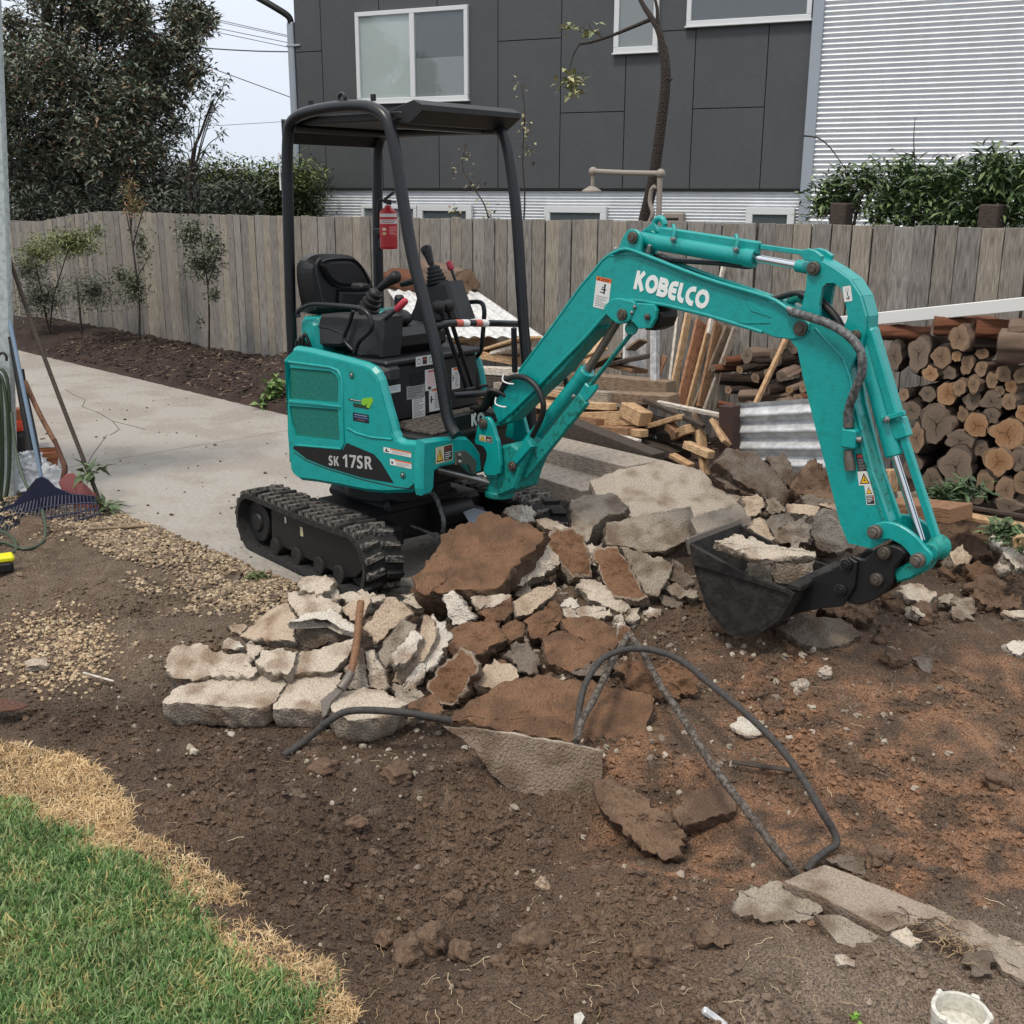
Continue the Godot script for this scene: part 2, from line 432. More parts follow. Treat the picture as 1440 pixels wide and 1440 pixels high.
func dirt_color(x: float, z: float) -> Color:
	var a := lin(106, 85, 68)
	var n := nz.get_noise_2d(x * 1.1 + 3.0, z * 1.1) ; var n2 := nz.get_noise_2d(x * 5.0, z * 5.0 + 9.0)
	a = a.lerp(lin(83, 66, 52), clampf(0.5 + n * 1.4 + n2 * 0.5, 0.0, 1.0))
	# the red subsoil turned up on the right
	var red := smoothstep(0.15, 0.7, x - 0.25 * (z - 3.6) + n * 0.5) * (1.0 - smoothstep(4.2, 4.9, z)) * smoothstep(2.75, 3.15, z + n2 * 0.4)
	a = a.lerp(lin(150, 112, 84), clampf(red * (0.45 + n2 * 1.5 + n * 0.5), 0.0, 0.95))
	# dry trodden soil on the left and at the lower right
	var dry := smoothstep(-0.9, -1.5, x + n * 0.4) * smoothstep(4.0, 4.7, z)
	a = a.lerp(lin(126, 108, 90), clampf(dry * (0.7 + n2), 0.0, 0.85))
	var dry2 := smoothstep(2.95, 2.6, z + n2 * 0.3) * smoothstep(0.2, 0.9, x + n * 0.3)
	a = a.lerp(lin(138, 120, 104), clampf(dry2 * (0.8 + n2), 0.0, 0.85))
	var chalk := smoothstep(0.33, 0.5, nz.get_noise_2d(x * 9.0 + 50.0, z * 9.0))
	return a.lerp(lin(168, 150, 132), chalk * 0.22)

func height_sheet(x0: float, x1: float, nx: int, zs: PackedFloat32Array, hf: Callable, cf: Callable) -> ArrayMesh:
	var nzr := zs.size()
	var P := PackedVector3Array(); var C := PackedColorArray(); var N := PackedVector3Array(); var I := PackedInt32Array()
	P.resize(nx * nzr); C.resize(nx * nzr); N.resize(nx * nzr)
	var dx := (x1 - x0) / (nx - 1)
	for r in nzr:
		var z := zs[r]
		for c in nx:
			var x := x0 + dx * c
			P[r * nx + c] = Vector3(x, hf.call(x, z), -z)
			C[r * nx + c] = cf.call(x, z)
	for r in nzr:
		var ra := maxi(r - 1, 0); var rb := mini(r + 1, nzr - 1)
		for c in nx:
			var l := P[r * nx + maxi(c - 1, 0)]; var q := P[r * nx + mini(c + 1, nx - 1)]
			N[r * nx + c] = (q - l).cross(P[rb * nx + c] - P[ra * nx + c]).normalized()
	for r in nzr - 1:
		for c in nx - 1:
			var a := r * nx + c
			I.append_array([a, a + nx, a + nx + 1, a, a + nx + 1, a + 1])
	var arr := []
	arr.resize(Mesh.ARRAY_MAX)
	arr[Mesh.ARRAY_VERTEX] = P; arr[Mesh.ARRAY_NORMAL] = N; arr[Mesh.ARRAY_COLOR] = C; arr[Mesh.ARRAY_INDEX] = I
	var m := ArrayMesh.new()
	m.add_surface_from_arrays(Mesh.PRIMITIVE_TRIANGLES, arr)
	return m

func build_ground() -> void:
	# the whole plot and the land beyond, well under everything else
	var far_zs := PackedFloat32Array()
	for i in 60: far_zs.append(-12.0 + i * 2.4)
	struct("land", height_sheet(-70, 70, 60, far_zs, func(x, z): return -0.5 + 0.0 * x * z, func(_x, _z): return lin(104, 96, 74)), M.dirt)
	# dug-over soil in the foreground
	var zs := PackedFloat32Array()
	var z := 1.5
	while z < 7.6:
		zs.append(z)
		z += 0.0072 + 0.0042 * maxf(0.0, z - 2.4)
	var dirt_f := func(x: float, zz: float) -> float:
		var h := dirt_h(x, zz)
		var e := in_lawn(x, zz) if (x < -0.2 and zz < 4.0) else -1.0
		if e > -0.08: h += 0.03 * smoothstep(-0.08, 0.02, e)
		var s := (x + zz) * 0.7071
		return h - smoothstep(3.12, 3.3, s) * smoothstep(-3.95, -4.35, (x - zz) * 0.7071) * (0.12 + maxf(h, 0.0))
	struct("dirt", height_sheet(-3.1, 3.6, 640, zs, dirt_f, dirt_color), M.dirt)
	# rest of the yard, right and left of the dug patch
	var ys := PackedFloat32Array()
	for i in 90: ys.append(5.0 + i * 0.06)
	struct("yard_soil", height_sheet(0.2, 6.2, 150, ys, func(x, zz): return gh(x, zz) - 0.022 + nz.get_noise_2d(x * 3.0, zz * 3.0) * 0.04 - 0.15 * smoothstep(-3.6, -4.2, (x - zz) * 0.7071) - 0.1 * smoothstep(5.25, 5.0, zz), dirt_color), M.dirt)
	# mulch bed along the fence: rows across the bed, columns along it
	var P := []
	var st := SurfaceTool.new()
	st.begin(Mesh.PRIMITIVE_TRIANGLES)
	var ns := 46; var nt := 260
	for i in ns:
		for j in nt:
			var s := 5.80 + 1.55 * i / (ns - 1); var t := -17.0 + 13.5 * j / (nt - 1)
			var x := (s + t) * 0.7071; var zz := (s - t) * 0.7071
			var h := gh(x, zz) + nz.get_noise_2d(x * 4.0, zz * 4.0) * 0.05 + nz.get_noise_2d(x * 16.0, zz * 16.0) * 0.035 + 0.03
			if i == 0: h = -0.05
			st.set_color(lin(74, 57, 48).lerp(lin(54, 42, 36), 0.5 + nz.get_noise_2d(x * 3.0, zz * 3.0)))
			st.add_vertex(Vector3(x, h, -zz))
	for i in ns - 1:
		for j in nt - 1:
			var a := i * nt + j
			for k in [a, a + nt, a + nt + 1, a, a + nt + 1, a + 1]: st.add_index(k)
	st.generate_normals()
	struct("mulch_bed", st.commit(), M.dirt)
	# bark chips lying on the mulch
	var chip := MB.new().box(Vector3.ZERO, Vector3(0.05, 0.008, 0.014), 0.003).mesh()
	scatter("mulch_chips", "dark bark chips scattered over the garden bed along the fence", "mulch", chip, M.soil_bits, 5200, func():
		var s := rng.randf_range(5.86, 7.0); var t := rng.randf_range(-14.5, -4.6)
		var x := (s + t) * 0.7071; var zz := (s - t) * 0.7071
		return Vector3(x, gh(x, zz) + 0.03 + nz.get_noise_2d(x * 4.0, zz * 4.0) * 0.05 + nz.get_noise_2d(x * 16.0, zz * 16.0) * 0.035, -zz), 0.5, 1.5, [lin(70, 54, 45), lin(52, 40, 34), lin(92, 74, 60), lin(60, 46, 40), lin(140, 120, 100)])
	# loose clods on the soil
	scatter("soil_crumbs", "crumbs and small clods of loose soil over the dug ground", "soil", rock_mesh(5, 1.0), M.soil_bits, 20000, func():
		for i in 30:
			var zz := 2.1 + pow(rng.randf(), 0.9) * 3.6; var x := rng.randf_range(-0.55, 0.55) * zz
			if nz.get_noise_2d(x * 1.3 + 7.0, zz * 1.3) + bump(x, zz, -0.4, 3.2, 0.6, 0.6, 0.4) < rng.randf_range(-0.3, 0.5): continue
			if (x + zz) * 0.7071 > 3.1 and (x - zz) * 0.7071 < -2.9: continue
			if x < 0.0 and in_lawn(x, zz) > -0.03: continue
			return Vector3(x, dirt_h(x, zz) + 0.002, -zz)
		return Vector3(0, -0.2, -3), 0.0018, 0.012, [], 3.6)
	scatter("concrete_crumbs", "pale crumbs of broken concrete over the soil", "rubble", rock_mesh(6, 1.0), M.soil_bits, 700, func():
		for i in 30:
			var zz := 2.1 + rng.randf() * 3.6; var x := rng.randf_range(-0.4, 0.55) * zz
			if nz.get_noise_2d(x * 3.2 - 7.0, zz * 3.2) < rng.randf_range(0.05, 0.4): continue
			if x < 0.0 and in_lawn(x, zz) > -0.03: continue
			return Vector3(x, dirt_h(x, zz) + 0.003, -zz)
		return Vector3(0, -0.2, -3), 0.002, 0.008, [lin(170, 154, 136), lin(150, 134, 118), lin(190, 178, 160)], 3.0)
	scatter("dry_stalks", "thin dry roots and grass stalks lying on the soil", "straw", MB.new().tube([Vector3(-0.5, 0, 0), Vector3(-0.15, 0.05, 0.08), Vector3(0.2, 0.04, -0.04), Vector3(0.5, 0.01, 0.06)], 0.013, 5).mesh(), M.straw, 230, func():
		for i in 30:
			var zz := 2.2 + rng.randf() * 2.2; var x := rng.randf_range(-0.42, 0.5) * zz
			if zz > 2.9 and rng.randf() > 0.25: continue
			if x < 0.0 and in_lawn(x, zz) > -0.03: continue
			return Vector3(x, dirt_h(x, zz) + 0.006, -zz)
		return Vector3(0, -0.2, -3), 0.02, 0.06, [lin(180, 158, 122), lin(170, 146, 112), lin(214, 196, 160)])
	# river gravel strip beside the driveway
	scatter("gravel", "tan river gravel strewn beside the concrete driveway", "gravel", rock_mesh(3, 0.6), M.pebble, 14000, func():
		for i in 40:
			var s := rng.randf_range(2.2, 3.14); var t := rng.randf_range(-8.0, -4.3)
			var x := (s + t) * 0.7071; var zz := (s - t) * 0.7071
			var w := smoothstep(2.55, 3.0, s + nz.get_noise_2d(x * 2.0, zz * 2.0) * 0.4) * smoothstep(-4.35, -4.9, t + nz.get_noise_2d(x * 3.0, zz * 3.0) * 0.4)
			if rng.randf() > w: continue
			return Vector3(x, dirt_h(x, zz) + rng.randf_range(0.0, 0.012), -zz)
		return Vector3(-2.4, -0.2, -6.2), 0.004, 0.0125, [lin(166, 144, 116), lin(142, 122, 98), lin(118, 100, 82), lin(182, 164, 136), lin(100, 86, 72), lin(134, 118, 100)])
	var patches := [Vector2(-2.05, 4.75), Vector2(-1.98, 4.52), Vector2(-2.2, 5.0)]
	scatter("gravel_patch", "tan river gravel patch on bare soil at the left edge", "gravel", rock_mesh(4, 0.6), M.pebble, 1700, func():
		var c: Vector2 = patches[rng.randi() % 3]
		var x := c.x + rng.randfn(0, 0.12); var zz := c.y + rng.randfn(0, 0.12)
		return Vector3(x, dirt_h(x, zz) + rng.randf_range(0.0, 0.01), -zz), 0.004, 0.0125, [lin(176, 152, 120), lin(150, 128, 102), lin(186, 168, 138), lin(120, 102, 86)])
	build_lawn()

# a roughened little stone
func rock_mesh(sd: int, squash: float) -> ArrayMesh:
	var m := MB.new()
	var rows := 5; var cols := 7
	var f := func(i: int, j: int) -> Vector3:
		var a := PI * i / rows - PI / 2; var t := TAU * (j % cols) / cols
		var d := Vector3(cos(a) * cos(t), sin(a), cos(a) * sin(t))
		if i == 0 or i == rows: d = Vector3(0, sin(a), 0)
		return d * (1.0 + nf.get_noise_3d(d.x * 1.3 + sd * 10.0, d.y * 1.3, d.z * 1.3) * 0.75 + nf.get_noise_3d(d.x * 4.0 + sd, d.y * 4.0, d.z * 4.0) * 0.25) * Vector3(1, squash, 1)
	for i in rows:
		for j in cols: m.quad(f.call(i, j), f.call(i + 1, j), f.call(i + 1, j + 1), f.call(i, j + 1))
	return m.mesh()

func scatter(called: String, label: String, category: String, mesh: Mesh, m: Material, count: int, spot: Callable, s0: float, s1: float, cols: Array, skew := 1.0, parent: Node = self) -> MultiMeshInstance3D:
	var mm := MultiMesh.new()
	mm.transform_format = MultiMesh.TRANSFORM_3D
	mm.use_colors = true
	mm.mesh = mesh
	mm.instance_count = count
	for i in count:
		var s := s0 + (s1 - s0) * pow(rng.randf(), skew)
		var b := Basis.from_euler(Vector3(rng.randf_range(-0.35, 0.35), rng.randf() * TAU, rng.randf_range(-0.35, 0.35))).scaled_local(Vector3(s * rng.randf_range(0.8, 1.3), s * rng.randf_range(0.7, 1.1), s))
		var p: Vector3 = spot.call()
		mm.set_instance_transform(i, Transform3D(b, p))
		mm.set_instance_color(i, cols[rng.randi() % cols.size()] if cols else dirt_color(p.x, -p.z) * rng.randf_range(0.8, 1.2))
	return multi(called, label, category, mm, m, parent)

func multi(called: String, label: String, category: String, mm: MultiMesh, m: Material, parent: Node = self) -> MultiMeshInstance3D:
	var o := MultiMeshInstance3D.new()
	o.name = numbered(called, parent)
	o.multimesh = mm
	o.material_override = m
	o.cast_shadow = GeometryInstance3D.SHADOW_CASTING_SETTING_ON
	parent.add_child(o, true)
	if parent == self: tag(o, label, category)
	o.set_meta("kind", "stuff")
	return o

func blade_tuft(sd: int, n: int, spread: float, lean: float) -> ArrayMesh:
	var r := RandomNumberGenerator.new()
	r.seed = sd
	var m := MB.new()
	m.smooth(1)
	for i in n:
		var a := r.randf() * TAU
		var o := Vector3(r.randfn(0, spread), 0, r.randfn(0, spread))
		var d := Vector3(cos(a), 0, sin(a)); var w := Vector3(-sin(a), 0, cos(a)) * r.randf_range(0.028, 0.05)
		var L := r.randf_range(0.6, 1.15); var k := r.randf_range(0.3, 1.0) * lean
		var p1 := o + Vector3.UP * L * 0.55 + d * k * 0.22; var p2 := o + Vector3.UP * L * (0.92 - 0.3 * k) + d * k * 0.75
		m.quad(o - w, p1 - w * 0.85, p1 + w * 0.85, o + w)
		m.tri(p1 - w * 0.85, p2, p1 + w * 0.85)
	return m.mesh()

func build_lawn() -> void:
	# turf base
	var zs := PackedFloat32Array()
	for i in 120: zs.append(1.5 + i * 0.022)
	struct("lawn_soil", height_sheet(-3.5, -0.1, 160, zs, func(x, z): return gh(x, z) + lerpf(-0.08, 0.035, smoothstep(-0.01, 0.03, in_lawn(x, z))) + nz.get_noise_2d(x * 5.0, z * 5.0) * 0.012, func(_x, _z): return lin(92, 84, 56)), M.dirt)
	var greens := [lin(80, 116, 56), lin(96, 132, 68), lin(64, 98, 46), lin(124, 150, 90), lin(146, 160, 110)]
	var straws := [lin(200, 170, 124), lin(182, 150, 108), lin(212, 188, 146), lin(166, 138, 100)]
	var mixes := [lin(150, 142, 88), lin(176, 160, 104), lin(132, 132, 78)]
	for kind in 2:
		for v in 2:
			var mm := MultiMesh.new()
			mm.transform_format = MultiMesh.TRANSFORM_3D
			mm.use_colors = true
			mm.mesh = blade_tuft(30 + v + kind * 7, 9, 0.22, 0.9 if kind == 0 else 1.5)
			var T: Array[Transform3D] = []; var C: Array[Color] = []
			for i in (33000 if kind == 0 else 21000):
				var x := rng.randf_range(-3.0, -0.28); var z := rng.randf_range(1.9, 3.95)
				if absf(x) > 0.85 * z: continue
				var e := in_lawn(x, z) + nz.get_noise_2d(x * 7.0, z * 7.0) * 0.05
				if e < -0.012: continue
				var dry := smoothstep(0.19, 0.06, e + nz.get_noise_2d(x * 2.5 + 9.0, z * 2.5) * 0.1 - 0.3 * smoothstep(-0.9, -1.6, x) * smoothstep(2.95, 3.5, z))
				var patch := nz.get_noise_2d(x * 3.2, z * 3.2 + 5.0)
				dry = maxf(dry, smoothstep(0.32, 0.6, patch) * 0.6)
				var is_dry := rng.randf() < dry
				if is_dry != (kind == 1): continue
				if is_dry and rng.randf() < 0.3: continue
				var s := rng.randf_range(0.036, 0.066) * (0.7 if is_dry else 1.0)
				var b := Basis.from_euler(Vector3(rng.randf_range(-0.4, 0.4), rng.randf() * TAU, rng.randf_range(-0.4, 0.4))).scaled_local(Vector3.ONE * s)
				T.append(Transform3D(b, Vector3(x, gh(x, z) + 0.033 + nz.get_noise_2d(x * 5.0, z * 5.0) * 0.012, -z)))
				var col: Color = straws[rng.randi() % 4] if is_dry else greens[rng.randi() % 5]
				if not is_dry and rng.randf() < 0.1 + 0.3 * smoothstep(0.1, 0.4, patch): col = mixes[rng.randi() % 3]
				C.append(col * (1.0 + patch * 0.3))
			mm.instance_count = T.size()
			for i in T.size():
				mm.set_instance_transform(i, T[i]); mm.set_instance_color(i, C[i])
			if kind == 0: multi("lawn_grass", "green lawn grass in the near left corner", "grass", mm, M.leaf)
			else: multi("dry_grass", "straw coloured dead grass along the lawn edge", "grass", mm, M.straw)

func build_driveway() -> void:
	# concrete slabs of the drive, cast side by side with open joints
	# [along the drive at its near edge, at its far edge]
	var cuts := [[-18.0, -17.0], [-12.95, -11.6], [-8.2, -8.2], [-3.95, -3.95]]
	for i in 3:
		var m := MB.new()
		var a: float = cuts[i][0] + 0.008; var a2: float = cuts[i][1] + 0.008; var b: float = cuts[i + 1][0] - 0.008; var b2: float = cuts[i + 1][1] - 0.008
		var poly := []
		for p in [[3.145, a], [5.86, a2], [5.86, b2], [3.145, b]]:
			poly.append(Vector2((p[0] + p[1]) * 0.7071, (p[0] - p[1]) * 0.7071))
		if i == 2:      # the broken end
			poly = []
			var e := [[3.145, a], [5.86, a], [5.86, b + 0.3], [5.3, b + 0.1], [4.9, b + 0.25], [4.5, b - 0.05], [4.1, b - 0.3], [3.8, b - 0.2], [3.4, b - 0.6], [3.145, b - 0.7]]
			for p in e: poly.append(Vector2((p[0] + p[1]) * 0.7071, (p[0] - p[1]) * 0.7071))
		m.prism(poly, -0.14, 0.0, 0.008, Transform3D(Basis(Vector3(1, 0, 0), Vector3(0, 0, -1), Vector3(0, 1, 0)), Vector3.ZERO))
		var dw := struct("driveway", m.mesh(), M.concrete)
		if i == 1:
			for cp in [[W(-4.705,0.001,-11.684),W(-4.479,0.001,-11.343),W(-4.281,0.001,-11.101),W(-4.166,0.001,-10.713),W(-3.911,0.001,-10.425),W(-3.637,0.001,-10.017),W(-3.444,0.001,-9.638),W(-3.441,0.001,-9.397)], [W(-3.637,0.001,-10.017),W(-3.348,0.001,-9.764),W(-3.214,0.001,-9.642)], [W(-3.471,0.001,-9.396),W(-3.32,0.001,-8.639),W(-3.233,0.001,-8.279)]]:
				var cm := MB.new()
				cm.tube(cp, 0.003, 5)
				put("crack", cm.mesh(), M.paling_shade_and_crack, dw)
	# dirt and leaf litter on the drive
	scatter("driveway_grit", "grit and crumbs of soil on the concrete driveway", "soil", rock_mesh(8, 0.6), M.soil_bits, 160, func():
		var s := 3.2 + pow(rng.randf(), 1.6) * 2.6; var t := rng.randf_range(-11.0, -4.2)
		return Vector3((s + t) * 0.7071, 0.003, -(s - t) * 0.7071), 0.004, 0.016, [lin(96, 76, 60), lin(120, 104, 88), lin(80, 66, 54)], 3.0)

# ------------------------------------------------------------------ neighbour's house
func corrugated(w: float, h: float, pitch: float, amp: float, per := 8) -> ArrayMesh:
	# ribs run along x, wave along y; front face toward +z
	var m := MB.new()
	m.smooth(1)
	var k := int(h / pitch * per)
	for i in k:
		var y0 := h * i / k; var y1 := h * (i + 1) / k
		var z0 := amp * sin(TAU * y0 / pitch); var z1 := amp * sin(TAU * y1 / pitch)
		m.quad(Vector3(0, y0, z0), Vector3(0, y1, z1), Vector3(w, y1, z1), Vector3(w, y0, z0))
	m.flat()
	m.box(Vector3(w / 2, h / 2, -amp - 0.01), Vector3(w, h, 0.012))
	return m.mesh()

func frame_mesh(x0: float, x1: float, y0: float, y1: float, t: float, z0: float, z1: float) -> MB:
	var m := MB.new()
	m.box(Vector3((x0 + x1) / 2, y0 + t / 2, (z0 + z1) / 2), Vector3(x1 - x0, t, z1 - z0), 0.006)
	m.box(Vector3((x0 + x1) / 2, y1 - t / 2, (z0 + z1) / 2), Vector3(x1 - x0, t, z1 - z0), 0.006)
	m.box(Vector3(x0 + t / 2, (y0 + y1) / 2, (z0 + z1) / 2), Vector3(t, y1 - y0 - 2 * t, z1 - z0), 0.006)
	m.box(Vector3(x1 - t / 2, (y0 + y1) / 2, (z0 + z1) / 2), Vector3(t, y1 - y0 - 2 * t, z1 - z0), 0.006)
	return m

func rect_box(x0: float, x1: float, y0: float, y1: float, z0: float, z1: float, bev := 0.0) -> ArrayMesh:
	return MB.new().box(Vector3((x0 + x1) / 2, (y0 + y1) / 2, (z0 + z1) / 2), Vector3(x1 - x0, y1 - y0, z1 - z0), bev).mesh()

func build_house() -> void:
	var xf := Transform3D(Basis(Vector3.UP, deg_to_rad(-24.7)), Vector3(0, 0, -20.5))
	var h := thing("house", "two storey house in dark grey panels with pale corrugated metal base and wing", "house")
	h.transform = xf
	var base_y := 2.09; var top := 7.4
	var L := -4.47; var R := 5.0
	# body behind the cladding
	put("wall", rect_box(L + 0.1, 11.2, -0.15, top, -6.0, -0.06), M.cladding_gap, h)
	put("wall", rect_box(L, R, base_y, top, -0.06, -0.022), M.cladding_gap, h)
	var cols := [[L, -3.89, V(-3.927,4.515).y], [-3.89, -2.65, 5.85], [-2.65, -1.47, 5.7], [-1.47, -0.3, 5.9], [-0.3, 0.87, V(0.256,4.508).y], [0.87, 2.02, V(1.415,3.323).y], [2.02, 3.18, V(2.842,4.521).y], [3.18, 4.34, V(3.717,3.331).y], [4.34, R, 5.6]]
	var gap := 0.007
	for c in cols:
		var ys := [base_y, c[2], top]
		for i in 2:
			if ys[i + 1] - ys[i] < 0.05: continue
			put("cladding_panel", rect_box(c[0] + gap, c[1] - gap, ys[i] + gap, ys[i + 1] - gap, -0.022, 0.0, 0.002), M.cladding, h)
	put("flashing", rect_box(L, R, base_y - 0.035, base_y, -0.03, 0.03, 0.004), M.cladding_gap, h)
	# corrugated base and wing
	put("corrugated_base", corrugated(R - L - 0.02, 2.2, 0.052, 0.017), M.zinc, h, Transform3D(Basis(), Vector3(L + 0.01, -0.15, -0.03)))
	put("corrugated_wing", corrugated(6.2, 7.5, 0.076, 0.024), M.zinc, h, Transform3D(Basis(), Vector3(R + 0.13, -0.15, 0.02)))
	put("corner_trim", rect_box(R, R + 0.17, -0.15, top, -0.03, 0.075, 0.01), M.trim, h)
	# left corner: downpipe and gutter
	var dp := put("downpipe", rect_box(L - 0.17, L - 0.03, -0.15, 5.05, -0.1, 0.02, 0.02), M.trim, h)
	put("bracket", rect_box(L - 0.18, L + 0.12, 2.2, 2.235, -0.08, 0.03, 0.004), M.trim, dp)
	put("bracket", rect_box(L - 0.18, L + 0.12, 4.62, 4.655, -0.08, 0.03, 0.004), M.trim, dp)
	put("gutter_elbow", MB.new().tube(curve([Vector3(L - 0.1, 5.0, -0.04), Vector3(L - 0.12, 5.14, 0.0), Vector3(L - 0.35, 5.3, 0.1), Vector3(L - 0.75, 5.52, 0.2), Vector3(L - 1.2, 5.75, 0.3)], 5), 0.06, 10).mesh(), M.black, h)
	put("roof", rect_box(L - 0.5, 11.5, top, top + 0.2, -6.4, 0.5, 0.02), M.cladding, h)
	# upper windows
	window(h, V(-3.119,4.383).x, V(-.85,4.286).x, V(-1.852,3.582).y, V(-1.82,5.116).y, 0.075, V(-1.952,4.333).x, [M.blind, M.room_dark], 0.42)
	window(h, V(1.817,4.606).x, V(2.568,4.567).x, V(2.209,4.221).y, V(2.209,4.221).y + 1.2, 0.085, 99.0, [M.blind_grey], 0.62)
	window(h, V(3.029,4.752).x, R - 0.02, V(3.984,4.566).y, V(3.984,4.566).y + 1.1, 0.075, 99.0, [M.room_dark], 0.0)
	# ground floor windows in the corrugated base
	window(h, V(-3.117,1.639).x, V(-1.924,1.652).x, 0.6, V(-2.57,1.798).y, 0.07, 99.0, [M.blind_grey], 0.0)
	window(h, V(-1.909,1.652).x, V(-.798,1.663).x, 0.6, V(-1.301,1.807).y, 0.11, 99.0, [M.room_dark], 0.0)
	window(h, V(0.619,1.678).x, V(1.766,1.689).x, 0.6, V(1.19,1.802).y, 0.11, 99.0, [M.room_dark], 0.0)
	window(h, V(4.159,1.714).x, V(4.934,1.722).x, 0.6, V(4.555,1.806).y, 0.11, 99.0, [M.room_dark], 0.0)
	# wall vent on the wing, meter box on the base
	var vx: Vector2 = V(7.344,2.498)
	var v := put("wall_vent", MB.new().ball(Vector3(vx.x, vx.y, 0.1), Vector3(0.12, 0.12, 0.1), 8, 12).mesh(), M.galv, h)
	put("bracket", MB.new().tube([Vector3(vx.x - 0.16, vx.y - 0.1, 0.05), Vector3(vx.x - 0.02, vx.y - 0.12, 0.12), Vector3(vx.x + 0.14, vx.y - 0.1, 0.1)], 0.02, 8).mesh(), M.galv, v)
	var bx: Vector2 = V(2.967,1.612)
	put("meter_box", rect_box(bx.x - 0.17, bx.x + 0.17, bx.y - 0.16, bx.y + 0.1, -0.03, 0.14, 0.02), M.beige_pipe, h)
	put("duct_opening", rect_box(bx.x - 0.12, bx.x + 0.1, bx.y - 0.02, bx.y + 0.02, 0.13, 0.145, 0.003), M.black, h)

func window(h: Node3D, x0: float, x1: float, y0: float, y1: float, t: float, mid: float, fills: Array, blind_h: float) -> void:
	var fm := frame_mesh(x0, x1, y0, y1, t, -0.01, 0.07)
	if mid < 90.0: fm.box(Vector3(mid, (y0 + y1) / 2, 0.03), Vector3(t * 1.3, y1 - y0 - 2 * t, 0.078), 0.006)
	fm.box(Vector3((x0 + x1) / 2, y0 - 0.012, 0.045), Vector3(x1 - x0 + 0.04, 0.024, 0.09), 0.005)
	var w := put("window", fm.mesh(), M.frame_white, h)
	var xs := [x0 + t, mid - t * 0.65, mid + t * 0.65, x1 - t] if mid < 90.0 else [x0 + t, x1 - t]
	for i in range(0, xs.size(), 2):
		put("room_side", rect_box(xs[i], xs[i + 1], y0 + t, y1 - t, 0.002, 0.012), fills[mini(i / 2, fills.size() - 1)], w)
		if i / 2 == fills.size() - 1 and blind_h > 0.0:
			put("blind", rect_box(xs[i] + 0.01, xs[i + 1] - 0.01, y0 + t, y0 + t + (y1 - y0) * blind_h, 0.014, 0.02), M.blind_grey, w)
		put("pane", rect_box(xs[i], xs[i + 1], y0 + t, y1 - t, 0.040, 0.046), M.glass, w)

# ------------------------------------------------------------------ paling fence
func build_fence() -> void:
	var xf := Transform3D(Basis(Vector3.UP, deg_to_rad(-45)), Vector3(0, 0, -10.0))
	var f := thing("paling_fence", "long weathered grey timber paling fence behind the driveway and woodpile", "fence")
	f.transform = xf
	var variants := []
	for v in 6:
		var w := 0.106 + 0.003 * (v % 3); var hgt := 1.0
		var m := MB.new()
		var poly := []
		var bow := rng.randf_range(-0.004, 0.004)
		for i in 5: poly.append(Vector2(-w / 2 + bow * sin(PI * i / 4.0), hgt * i / 4.0))
		for i in 5: poly.append(Vector2(w / 2 + bow * sin(PI * (4 - i) / 4.0), hgt * (4 - i) / 4.0 + (rng.randf_range(-0.003, 0.003) if i == 0 else 0.0)))
		m.prism(poly, -0.008, 0.008, 0.002)
		variants.append(m.mesh())
	var s := -13.6; var i := 0
	while s < 5.9:
		var top := lerpf(1.755, 1.812, smoothstep(-6.0, 4.4, s)) - 0.21 * smoothstep(-7.5, -10.8, s) + rng.randf_range(-0.006, 0.006)
		var bot := 0.12
		var b := Basis(Vector3(0, 0, 1), rng.randf_range(-0.006, 0.006)) * Basis(Vector3.UP, rng.randf_range(-0.03, 0.03))
		b = b.scaled_local(Vector3(rng.randf_range(1.26, 1.33), top - bot, 1))
		var p := put("paling", variants[rng.randi() % 6], M["paling_%d" % ((i * 5 + rng.randi() % 3) % 8)], f, Transform3D(b, Vector3(s, bot, rng.randf_range(-0.006, 0.0))))
		put("paling", variants[0], M.paling_shade_and_crack, f, Transform3D(Basis.from_scale(Vector3(1.3, top - bot - 0.02, 1)), Vector3(s + 0.074, bot, -0.03)))  # rear board behind each gap, coloured dark to stand for shade
		s += 0.148 + rng.randf_range(-0.006, 0.006)
		i += 1
	put("plinth_board", rect_box(-13.6, 5.8, -0.05, 0.24, -0.075, -0.042, 0.004), M.paling_1, f)
	for y in [0.45, 1.5]: put("rail", rect_box(-13.6, 5.8, y, y + 0.08, -0.08, -0.036, 0.004), M.paling_3, f)
	for x in [V(3.041,1.881).x, V(4.07,1.896).x, -1.5, -4.0, -6.6, -9.2]:
		put("fence_post", rect_box(x - 0.06, x + 0.06, -0.1, 1.95 if x > 0 else 1.6, -0.2, -0.085, 0.008), M.dark_wood, f)

# ------------------------------------------------------------------ plants
func leaf_mesh(L: float, w: float, fold := 0.25) -> ArrayMesh:
	var m := MB.new()
	var a := Vector3(0, 0, 0); var c := Vector3(0, -0.12 * L, L)
	var l := Vector3(-w / 2, fold * w, L * 0.45); var r := Vector3(w / 2, fold * w, L * 0.45); var md := Vector3(0, 0.02 * L, L * 0.5)
	m.tri(a, l, md); m.tri(a, md, r); m.tri(md, l, c); m.tri(md, c, r)
	return m.mesh()

